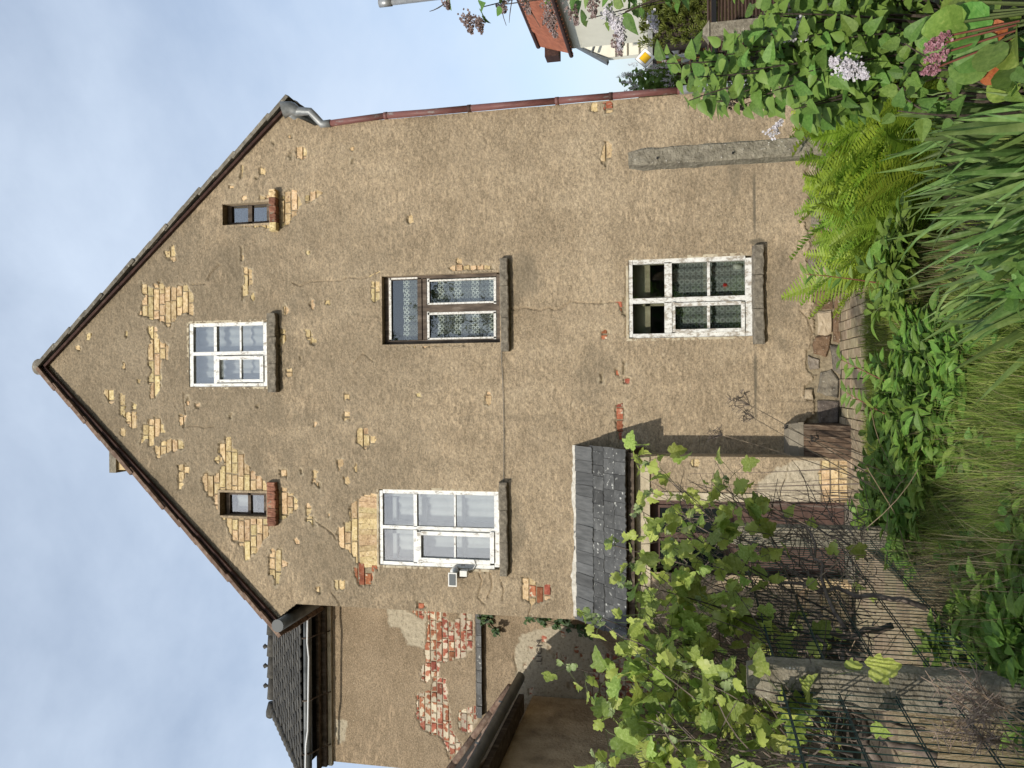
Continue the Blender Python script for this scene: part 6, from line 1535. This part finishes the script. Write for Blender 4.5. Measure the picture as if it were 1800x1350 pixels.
where = ['beside the brick paving', 'at the left end of the fern bed', 'behind the iris leaves on the left', 'under the wall plinth left of the post', 'behind the tallest iris blades', 'just left of the tall concrete post', 'in front of the tall concrete post', 'right behind the tall concrete post', 'before the foot of the concrete post on the right', 'between the post and the lilac', 'low before the lilac leaves', 'under the white lilac flowers', 'at the right end of the fern bed', 'low between the iris and the lilac suckers', 'low behind the iris clump, right of centre', 'above the bergenia flowers', 'low behind the iris clump, left of centre', 'low at the front left of the fern bed']
for k, (u, d, h) in enumerate(fpl):
    x = (u - 675) / FPX * d; y = CAM[1] + d; z = float(gz(x, y))
    o = thing('fern', (x, y, z), 'bright green fern ' + where[k], 'fern', 'ferns along the wall')
    nf = rp_.randint(10, 13)
    for i in range(nf):
        w = 6.283 * i / nf + rp_.uniform(-.3, .3); tilt = rp_.uniform(0.25, 0.75)
        d3 = Vector((math.cos(w) * math.sin(tilt), math.sin(w) * math.sin(tilt), math.cos(tilt)))
        nrm = Vector((-math.cos(w) * math.cos(tilt), -math.sin(w) * math.cos(tilt), math.sin(tilt))) + rv(.15)
        put('frond', rp_.choice(FR), o, frame((x + math.cos(w) * .03, y + math.sin(w) * .03, z - .02), d3, nrm, h * rp_.uniform(0.95, 1.45)))
x, y = (868 - 675) / FPX * 6.4, CAM[1] + 6.4
o = thing('fern', (x, y, 0.05), 'single tall fern frond standing up against the bare plaster', 'fern', 'ferns along the wall')
put('frond', FR[2], o, frame((x, y, 0.02), (-0.16, .1, 1), (0, -1, .2), 1.12)); put('frond', FR[4], o, frame((x + .05, y, 0.02), (0.1, .05, 1), (0, -1, .2), 0.85))

# irises ---------------------------------------------------------------------------
def blade_mesh(seed, m):
    r = random.Random(seed); vs, fs = [], []; n = 11; bend = r.choice([0.05, 0.15, 0.25, 0.45, 0.9, 0.35]); st = r.uniform(.55, .8); sw = r.uniform(-.08, .08)
    p = np.array((0., 0., 0.)); ang = 0
    for i in range(n + 1):
        t = i / n; w = 0.0148 * (1 - t ** 2.6) * (0.75 + 0.5 * min(1, t * 3)) + 0.0006
        vs += [(p[0] + w, p[1], p[2]), (p[0], p[1], p[2] + .004), (p[0] - w, p[1], p[2])]
        if t > st: ang += bend * 3.0 / n * (1.6 if bend > .5 else 1)
        else: ang += bend * 0.25 / n
        p = p + np.array((sw / n * t * 2, math.cos(ang) / n, -math.sin(ang) / n))
    for i in range(n):
        o = i * 3
        fs += [(o, o + 1, o + 4, o + 3), (o + 1, o + 2, o + 5, o + 4)]
    return mesh_from('blade', vs, fs, m)
BL = [blade_mesh(s, M['iris']) for s in range(12)]
iris = [(815, 3.55, 13), (860, 3.9, 14), (905, 3.5, 17), (950, 3.95, 17), (990, 3.5, 19), (1030, 3.95, 17), (1070, 3.5, 18), (1105, 3.95, 16), (1135, 3.55, 13), (925, 3.15, 12), (1010, 3.1, 12), (1085, 3.15, 11)]
iw = ['leftmost of the bed, with bent drooping tips', 'behind the leftmost one, leaning to the left', 'with long leaning blades left of centre', 'tall, before the ferns left of centre', 'dense, in the middle of the bed', 'tall, standing before the concrete post', 'dense, right of the middle of the bed', 'tall, before the ferns at the right', 'at the right end beside the bergenia', 'lowest at the picture edge, left', 'lowest at the picture edge, middle', 'lowest at the picture edge, right']
for k, (u, d, n) in enumerate(iris):
    x = (u - 675) / FPX * d; y = CAM[1] + d; z = float(gz(x, y))
    o = thing('iris_clump', (x, y, z), 'clump of grey-green iris blades ' + iw[k], 'iris', 'iris clumps in the bed')
    for i in range(n):
        lean = rp_.gauss(-0.12 - 0.2 * (u < 880), 0.33); fwd = rp_.gauss(0.0, 0.3)
        d3 = Vector((lean, fwd, 1)).normalized()
        nrm = Vector((rp_.uniform(-.9, .9), -1, .1))
        L = rp_.uniform(0.36, 0.64)
        put('blade', rp_.choice(BL), o, frame((x + rp_.uniform(-.09, .09), y + rp_.uniform(-.08, .08), z - .03), d3, nrm, (rp_.uniform(.75, 1.1), L, 1)))

# bergenia ---------------------------------------------------------------------------
for k, (bx, by, bd, n, lab) in enumerate(((1800, 20, 3.15, 11, 'bergenia with large round leaves and pink flower heads in the right corner'), (1790, 110, 3.25, 7, 'smaller bergenia with one orange-red leaf beside the iris'))):
    b = D(bx, by, bd); z = float(gz(b[0], b[1])); z = min(z, b[2])
    o = thing('bergenia', (b[0], b[1], z), lab, 'bergenia', 'bergenia plants')
    spots = [(1700, 40), (1690, 75), (1730, 10), (1745, 60), (1670, 20), (1690, 0), (1770, 40), (1775, 85), (1715, 95), (1665, 45), (1740, 100)] if k == 0 else [(1745, 130), (1640, 90), (1700, 120), (1780, 130), (1765, 150), (1790, 95), (1640, 60)]
    for i, (x, y) in enumerate(spots):
        p = D(x, y, bd + rp_.uniform(-.12, .15)); a = Vector((b[0], b[1], z)); p = Vector(p)
        out = (p - a); out.z *= .35; out = (out.normalized() + rv(.35)).normalized()
        kind = 'redround' if (k, i) in ((1, 0), (0, 3)) else 'round'
        s = rp_.uniform(.115, .155) * (.6 if kind == 'redround' else 1)
        base = p - out * s * .5
        put('leaf', rp_.choice(LF[kind]), o, frame(base, out, Vector((-.2, -.75, .75)) + rv(.35), s))
        MB().tube(bez(a, (a + base) / 2 + Vector((0, 0, .05)), base, 6), .006, 5, False).build('leaf_stalk', M['stem'], o)
    if k == 0:
        for (x, y, L) in ((1672, 62, .10), (1648, 118, .06), (1662, 92, .08), (1662, 75, .08)):
            p = D(x, y, bd - .05); q_ = p + (np.array((b[0], b[1], z)) - p) * .45; MB().tube(bez(q_, (q_ + p) / 2, p, 6), .004, 5, False).build('flower_stalk', M['redstem'], o)
            panicle(p, (-.3, -.1, .8), L, .028, 'pink', o, 80)

# peonies ------------------------------------------------------------------------------
pe = [(655, 5.45, .55, 'in the middle of the garden, tallest of its row'), (705, 4.95, .50, 'at the right edge of the middle group'), (612, 5.7, .54, 'before the cellar hatch'), (835, 5.4, .52, 'with a tall shoot against the paving'), (885, 5.0, .64, 'between the iris leaves and the ferns'), (560, 5.5, .52, 'below the porch corner'),
      (510, 5.95, .58, 'below the white patch of the porch'), (455, 6.4, .52, 'before the door beside the far post'), (690, 4.5, .38, 'lowest of the middle group, beside the iris tips'), (285, 3.95, .46, 'in the foreground beside the wire fence'), (225, 3.6, .44, 'nearest the thick left post'), (335, 3.8, .34, 'low in the grass at the bottom left'), (620, 5.05, .54, 'before the dry stalks'), (590, 4.7, .42, 'in the middle group, low towards the grass'),
      (540, 5.0, .44, 'left of the middle group'), (480, 5.4, .48, 'in the dark corner before the porch'), (650, 4.75, .46, 'in the middle group, front centre'), (250, 4.35, .50, 'behind the foreground one beside the fence'), (430, 5.7, .44, 'nearest the wire fence below the door'), (745, 5.5, .34, 'low beside the mown strip')]
for k, (u, d, h, lab) in enumerate(pe):
    x = (u - 675) / FPX * d; y = CAM[1] + d; z = float(gz(x, y))
    o = thing('peony', (x, y, z), 'leafy dark green peony ' + lab, 'peony', 'peony plants')
    pl = Plant(o, M['peony'], 70); sm = MB()
    for i in range(15):
        w = rp_.uniform(0, 6.283); sp = rp_.uniform(.06, .34)
        tp = np.array((x + sp * math.cos(w), y + sp * math.sin(w) * .8, z + h * rp_.uniform(.50, .90) * (1 - sp * .6)))
        pts = bez((x + .3 * sp * math.cos(w), y + .3 * sp * math.sin(w), z), (x + .5 * sp * math.cos(w), y + .5 * sp * math.sin(w), z + h * .6), tp, 9)
        sm.tube(pts, [.005] * 4 + [.004, .0035, .003, .0025, .002], 4, False)
        for j_ in range(4, 9):
            for s_ in range(3):
                p = Vector(pts[j_]); ww = rp_.uniform(0, 6.283); el_ = rp_.uniform(-.1, .7)
                dr_ = Vector((math.cos(ww), math.sin(ww), el_)).normalized(); st0 = p + dr_ * rp_.uniform(.01, .05)
                pl.leaf('peony', st0, dr_, Vector((-.15, -.35, 1)) + rv(.45), rp_.uniform(.085, .145))
    pl.done(); sm.build('stems', M['stem'], o, kind='stuff')
# two long shoots reaching up before the plaster and the paving
for (pp, tip, lab) in (((1560, 500, 5.4), (1418, 482, 5.5), 'long red-stemmed shoot arching up before the plaster'), ((1600, 690, 5.3), (1478, 632, 5.4), 'slender shoot with few leaves before the brick paving'), ((1580, 740, 5.3), (1488, 690, 5.4), 'short leafy shoot before the paving left of centre')):
    a, b = D(*pp), D(*tip); o = thing('peony_shoot', a, lab, 'shoot', 'long peony shoots'); pts = bez(a, (a + b) / 2 + np.array((.02, 0, .05)), b, 9)
    MB().tube(pts, list(np.linspace(.005, .002, 9)), 4).build('stem', M['redstem'], o)
    pl = Plant(o, M['peony'])
    for j_ in range(3, 9):
        for s_ in (1, -1):
            p = Vector(pts[j_]); pl.leaf('peony', p, Vector((s_ * .8, -.1, .45)) + rv(.3), Vector((0, -.6, .8)) + rv(.3), rp_.uniform(.07, .11))
    pl.done()
# small broad-leaved seedlings at the very bottom
for (x, y, n, lab) in ((1770, 470, 14, 'broad-leaved seedling at the bottom edge before the irises'), (1790, 520, 9, 'small pale-leaved seedling at the bottom edge, left of the other'), (1790, 150, 8, 'small light seedling at the bottom edge beside the bergenia')):
    c = D(x, y, 3.0); o = thing('seedling', (c[0], c[1], float(gz(c[0], c[1]))), lab, 'seedling', 'seedlings at the bottom edge'); pl = Plant(o, M['lilac'])
    MB().tube([(c[0], c[1], float(gz(c[0], c[1]))), c], .004, 4).build('stem', M['stem'], o)
    for i in range(n): pl.leaf('lilac', Vector(c) + rv(.05) - Vector((0, 0, .02)), rv(1) + Vector((0, -.2, .2)), Vector((0, -.5, 1)) + rv(.4), rp_.uniform(.06, .085))
    pl.done()

# ivy on the annex -------------------------------------------------------------------------
for (pts_, n, lab) in ((((846, 1082), (858, 1095), (868, 1108), (850, 1090), (856, 1082)), 60, 'small dark ivy tuft hanging at the end of the slate ledge'), (((928, 1086), (950, 1092), (975, 1098), (1000, 1102), (1020, 1106), (1030, 1112), (990, 1088), (960, 1084)), 110, 'dark ivy trailing down the house corner above the canopy')):
    o = thing('ivy', U(*pts_[0], AY - .1), lab, 'ivy', 'ivy plants'); pl = Plant(o, M['ivy'], 60)
    sm = MB(); sm.tube([U(*q, AY - .04) for q in pts_[:5]], .006, 4, False); sm.build('runner', M['bark'], o)
    for i in range(n):
        q = U(*rp_.choice(pts_), AY - rp_.uniform(.05, .16)); pl.leaf('ivy', Vector(q) + rv(.055), Vector((rp_.uniform(-.7, .7), -.3, -.6)), Vector((-.2, -1, .35)) + rv(.5), rp_.uniform(.05, .085))
    pl.done()

# dry stalks ----------------------------------------------------------------------------------
def umbel(p, d, s, mb, n=16):
    d = Vector(d).normalized()
    for _ in range(n):
        e = Vector(p) + (d + rv(.8)).normalized() * s * rp_.uniform(.5, 1); mb.tube([p, e], .0016, 3, False)
        for _ in range(3): mb.tube([e, e + rv(s * .28)], .0022, 3, False)
for (a, b, s, lab) in (((1600, 880, 5.6), (1318, 712, 6.2), .16, 'tall dry seed head reaching across the wall, uppermost'), ((1610, 900, 5.5), (1325, 735, 6.1), .12, 'dry seed head just below the uppermost one'), ((1560, 860, 5.8), (1270, 765, 6.4), .12, 'thin dry seed head in the shade of the porch'), ((1600, 850, 5.6), (1385, 752, 5.8), .03, 'straight pale dry stalk crossing the cellar hatch'), ((1590, 830, 5.7), (1440, 772, 5.9), .07, 'short curled dry stalk before the hatch planks')):
    p, q = D(*a), D(*b); o = thing('dry_stalk', p, lab, 'dry stalk', 'dry stalks of last year'); pts = bez(p, (p + q) / 2 + np.array(rv(.03)), q, 8)
    MB().tube(pts, list(np.linspace(.0045, .0022, 8)), 4).build('stem', M['twig'], o)
    mb = MB(); umbel(q, q - p, s, mb); mb.build('seed_head', M['greystem'], o, kind='stuff')
o = thing('dry_stem_bunch', (*D(1500, 850, 7.6)[:2], 0), 'bunch of bare upright stems before the white porch patch', 'stems')
for k in range(17):
    y0 = rp_.uniform(806, 902); p = D(1520, y0, 7.6 + rp_.uniform(-.2, .2)); p[2] = 0; q = D(rp_.uniform(1150, 1350), y0 + rp_.uniform(-14, 22), 7.7)
    MB().tube(bez(p, (p + q) / 2 + np.array(rv(.04)), q, 8), list(np.linspace(.005, .002, 8)), 4).build('stem', M['greystem'], o)
o = thing('dry_stem_bunch', (*D(1560, 930, 5.5)[:2], .1), 'loose tangle of pale dead stalks behind the tall grass', 'stems')
for k in range(26):
    p = D(rp_.uniform(1480, 1640), rp_.uniform(820, 1180), rp_.uniform(4.3, 5.6)); q = p + np.array((rp_.uniform(-.5, .5), rp_.uniform(-.2, .2), rp_.uniform(.05, .5)))
    MB().tube(bez(p, (p + q) / 2 + np.array(rv(.08)), q, 6), .0025, 3).build('stem', M['twig'], o)
o = thing('feathery_dry_plant', (*D(1800, 1290, 2.9)[:2], .15), 'feathery pinkish-brown dead plant at the lower left', 'dry plant')
for k in range(16):
    p = D(rp_.uniform(1780, 1830), rp_.uniform(1230, 1345), 2.9); q = D(rp_.uniform(1640, 1740), rp_.uniform(1165, 1320), 3.0 + rp_.uniform(-.15, .15))
    MB().tube(bez(p, (p + q) / 2, q, 6), .0024, 3).build('stem', M['twig'], o)
    mb = MB()
    for _ in range(26):
        t = rp_.uniform(.45, 1.05); c = p + (q - p) * t; mb.tube([c, c + np.array(rv(.05)) + np.array((0, 0, .02))], .0014, 3, False)
    mb.build('feathery_head', mat('brown_fluff', [(0.3, (.20, .14, .10)), (.7, (.36, .28, .22))], 20, .95) if k == 0 else bpy.data.materials['brown_fluff'], o, kind='stuff')

# grasses ----------------------------------------------------------------------------------
def blades(n, pos, length, width, lean, seed, wind=(0, 0)):
    r = np.random.default_rng(seed); X, Y = pos(r, n); n = len(X)
    Z = gz(X, Y) - .02; L = length(r, n, X, Y); a = r.uniform(0, 2 * np.pi, n); le = np.abs(r.normal(0, lean, n)) + .05
    dx, dy = np.cos(a) * le + wind[0], np.sin(a) * le + wind[1]; fx, fy = -np.sin(a), np.cos(a)
    V = np.zeros((n, 7, 3)); curl = r.uniform(.4, 1.3, n)
    for i, t in enumerate((0, .38, .74, 1.0)):
        px = X + dx * L * t ** 2 * curl; py = Y + dy * L * t ** 2 * curl; pz = Z + L * t * (1 - .35 * le * curl * t)
        w = width * (1 - t ** 1.7) * r.uniform(.7, 1.3, n)
        if i < 3:
            V[:, 2 * i] = np.stack([px + fx * w, py + fy * w, pz], -1); V[:, 2 * i + 1] = np.stack([px - fx * w, py - fy * w, pz], -1)
        else: V[:, 6] = np.stack([px, py, pz], -1)
    o = (np.arange(n) * 7)[:, None]
    T = np.concatenate([o + np.array(q) for q in ((0, 1, 3), (0, 3, 2), (2, 3, 5), (2, 5, 4), (4, 5, 6))], 0)
    return V.reshape(-1, 3), T, np.repeat(r.random(n), 7)
def wedge(u0, u1, d0, d1):
    def f(r, n):
        d = np.sqrt(r.uniform(d0 ** 2, d1 ** 2, n)); u = r.uniform(u0, u1, n); X = (u - 675) / FPX * d; Y = CAM[1] + d
        k = ~((X > -1.4) & (X < 2.2) & (Y > -1.25)); return X[k], Y[k]
    return f
def grass_obj(name, label, m, parts):
    VV, TT, RR, off = [], [], [], 0
    for p in parts:
        V, T, q = blades(*p); VV.append(V); TT.append(T + off); RR.append(q); off += len(V)
    me = mesh_np(name, np.concatenate(VV), np.concatenate(TT), M[m]); at = me.attributes.new('rnd', 'FLOAT', 'POINT'); at.data.foreach_set('value', np.concatenate(RR).astype(np.float32))
    o = link(bpy.data.objects.new(name, me)); tag(o, label, 'grass', kind='stuff')
tuft = lambda lo, hi: (lambda r, n, X, Y: r.uniform(lo, hi, n) * (.55 + .9 * fbm(X * 2.3, Y * 2.3, 4, 3)))
def clumps(u0, u1, d0, d1, nc, spread):
    base = wedge(u0, u1, d0, d1)
    def f(r, n):
        cx, cy = base(r, nc); i = r.integers(0, len(cx), n); s_ = spread * r.uniform(.4, 1.3, len(cx))
        return cx[i] + r.normal(0, 1, n) * s_[i], cy[i] + r.normal(0, 1, n) * s_[i]
    return f
grass_obj('tall_grass', 'rank yellow-green grass in the foreground', 'grass', [(11000, clumps(180, 700, 3.2, 4.5, 110, .07), tuft(.10, .34), .0026, 1.0, 1), (9000, wedge(180, 760, 3.2, 5.2), tuft(.08, .22), .0028, .9, 31), (1200, clumps(300, 660, 3.4, 4.6, 22, .06), tuft(.28, .5), .0018, .7, 32), (4000, clumps(640, 820, 3.2, 4.8, 40, .06), tuft(.12, .34), .0026, .8, 2), (2500, clumps(-60, 200, 2.6, 4.2, 24, .08), tuft(.12, .35), .0026, .8, 3), (2500, clumps(380, 620, 4.6, 6.2, 40, .08), tuft(.15, .4), .0026, .8, 8), (2500, wedge(760, 1200, 3.0, 4.4), tuft(.12, .3), .003, .5, 12)])
grass_obj('lawn', 'short mown grass beside the brick paving', 'lawn', [(26000, wedge(480, 960, 5.2, 8.2), tuft(.05, .11), .0026, .5, 4), (5000, wedge(860, 1250, 5.5, 8.6), tuft(.06, .16), .003, .5, 5)])
grass_obj('dead_grass', 'bleached dead grass tangled in the foreground', 'straw', [(900, clumps(480, 630, 3.45, 4.3, 8, .07), tuft(.12, .30), .0018, 1.9, 41), (1000, clumps(430, 640, 3.3, 4.8, 26, .10), tuft(.15, .42), .002, 1.1, 7), (1500, wedge(60, 420, 3.6, 5.6), tuft(.3, .7), .0022, .5, 9), (900, wedge(400, 900, 3.6, 6.0), tuft(.2, .4), .002, .9, 10)])
# broad-leaved weeds among the grass
for (u, d, h, lab) in ((560, 4.2, .26, 'low broad-leaved weed in the grass at the bottom centre'), (480, 3.8, .24, 'broad-leaved weed nearest the bottom edge, left of centre'), (400, 4.6, .30, 'leafy weed in the shady grass beside the fence'), (610, 3.6, .22, 'small weed at the bottom edge below the peonies'), (770, 3.9, .24, 'leafy weed under the bent iris tips')):
    x = (u - 675) / FPX * d; y = CAM[1] + d; z = float(gz(x, y)); o = thing('weed', (x, y, z), lab, 'weed', 'weeds in the grass'); pl = Plant(o, M['lilac'], 40)
    MB().tube([(x, y, z), (x + .02, y, z + h)], .004, 4).build('stem', M['stem'], o)
    for i in range(34):
        w = rp_.uniform(0, 6.283); t = rp_.random(); pl.leaf('lilac', Vector((x + math.cos(w) * .10 * (1 - t * .4), y + math.sin(w) * .10, z + h * t)), Vector((math.cos(w), math.sin(w), .3)) + rv(.3), Vector((-.1, -.4, 1)) + rv(.4), rp_.uniform(.05, .085))
    pl.done()

# conifer hedge by the neighbours ------------------------------------------------------------------
hc = D(1200, 22, 15.0)
hedge = thing('conifer_hedge', (hc[0] + .3, hc[1], 0), 'yellow-green conifer hedge beside the carport', 'hedge')
sprig = MB()
for k in range(5):
    w = -0.8 + .4 * k; sprig.prism([(0, 0, 0), (math.sin(w) * .9 + .10, math.cos(w) * .95, .05), (math.sin(w), math.cos(w), 0), (math.sin(w) * .9 - .10, math.cos(w) * .95, -.04)], (0, 0, .01))
sm_ = sprig.mesh('spray', M['conifer']); meshes, ms = [], []
for k in range(2600):
    x = rp_.uniform(-.62, 1.5); z = rp_.uniform(.1, 2.35); y = -.35 + .25 * math.sin(x * 7 + z * 3) * .5 + rp_.uniform(-.12, .3)
    ms.append(frame((hc[0] + x, hc[1] + y, z), Vector((rp_.uniform(-.5, .5), -.5, .5)) + rv(.4), rv(1) + Vector((0, -1, .3)), rp_.uniform(.08, .16))); meshes.append(sm_)
merged('foliage', meshes, ms, M['conifer'], hedge)
MB().box(hc[0] - .5, hc[0] + 1.4, hc[1] - .15, hc[1] + .5, -.05, 2.15).build('inner_growth', M['bark'], hedge)

# garden trees behind the camera, seen mirrored in the panes ---------------------
def tree(x, y, h, r_, n, label, zc=.62):
    o = thing('garden_tree', (x, y, 0), label, 'tree', 'trees mirrored in the windows'); tr = MB()
    tr.tube([(x, y, -.1), (x + .1, y, h * .3), (x, y + .1, h * .6), (x, y, h * .9)], [.2, .16, .1, .03], 8)
    for k in range(9):
        w = k * 2.4; z = h * rp_.uniform(.35, .75); tr.tube(bez((x, y, z), (x + math.cos(w) * r_ * .4, y + math.sin(w) * r_ * .4, z + .5), (x + math.cos(w) * r_ * .85, y + math.sin(w) * r_ * .85, z + 1.0), 6), [.07, .06, .05, .04, .03, .015], 5, False)
    tr.build('trunk', M['bark'], o); meshes, ms = [], []
    cl = [Vector((rp_.gauss(0, .45) * r_, rp_.gauss(0, .45) * r_, rp_.gauss(0, .16) * h)) for _ in range(46)]
    for k in range(n):
        c = rp_.choice(cl); p = Vector((x, y, h * zc)) + c + Vector((rp_.gauss(0, .3), rp_.gauss(0, .3), rp_.gauss(0, .25)))
        meshes.append(LF['tree'][0]); ms.append(frame(p, rv(1), rv(1), rp_.uniform(.16, .30)))
    merged('crown', meshes, ms, M['tree'], o)
tree(3.1, -24.5, 13.4, 2.8, 6500, 'tall tree mirrored in the brown upper window')
tree(-3.2, -30.0, 9.0, 3.0, 4200, 'rounded tree mirrored low in the ground-floor window')
tree(8.5, -21.0, 8.0, 2.8, 3600, 'broad tree mirrored at the right of the ground-floor window')

# unseen hedge added behind the camera to darken the reflection in the lower panes ------------------------------------------------------------
hb = thing('added_hedge', (0, -21, 0), 'tall dark unseen hedge, added to darken the reflection in the ground-floor window', 'hedge')
MB().box(-14, 15, -21.9, -21.2, -.1, 4.4).build('inner_growth', M['bark'], hb)
meshes, ms = [], []
for k in range(6000):
    p = Vector((rp_.uniform(-14, 15), -21 + rp_.uniform(-.3, .35), rp_.uniform(0, 4.9)))
    meshes.append(LF['tree'][0]); ms.append(frame(p, rv(1), rv(1), rp_.uniform(.2, .4)))
merged('foliage', meshes, ms, M['tree'], hb)

# unseen bush added behind the camera on the left to shade the near fence
tree(-4.2, -11.0, 3.5, 0.9, 1500, 'unseen bush added outside the picture to shade the near fence', .56)
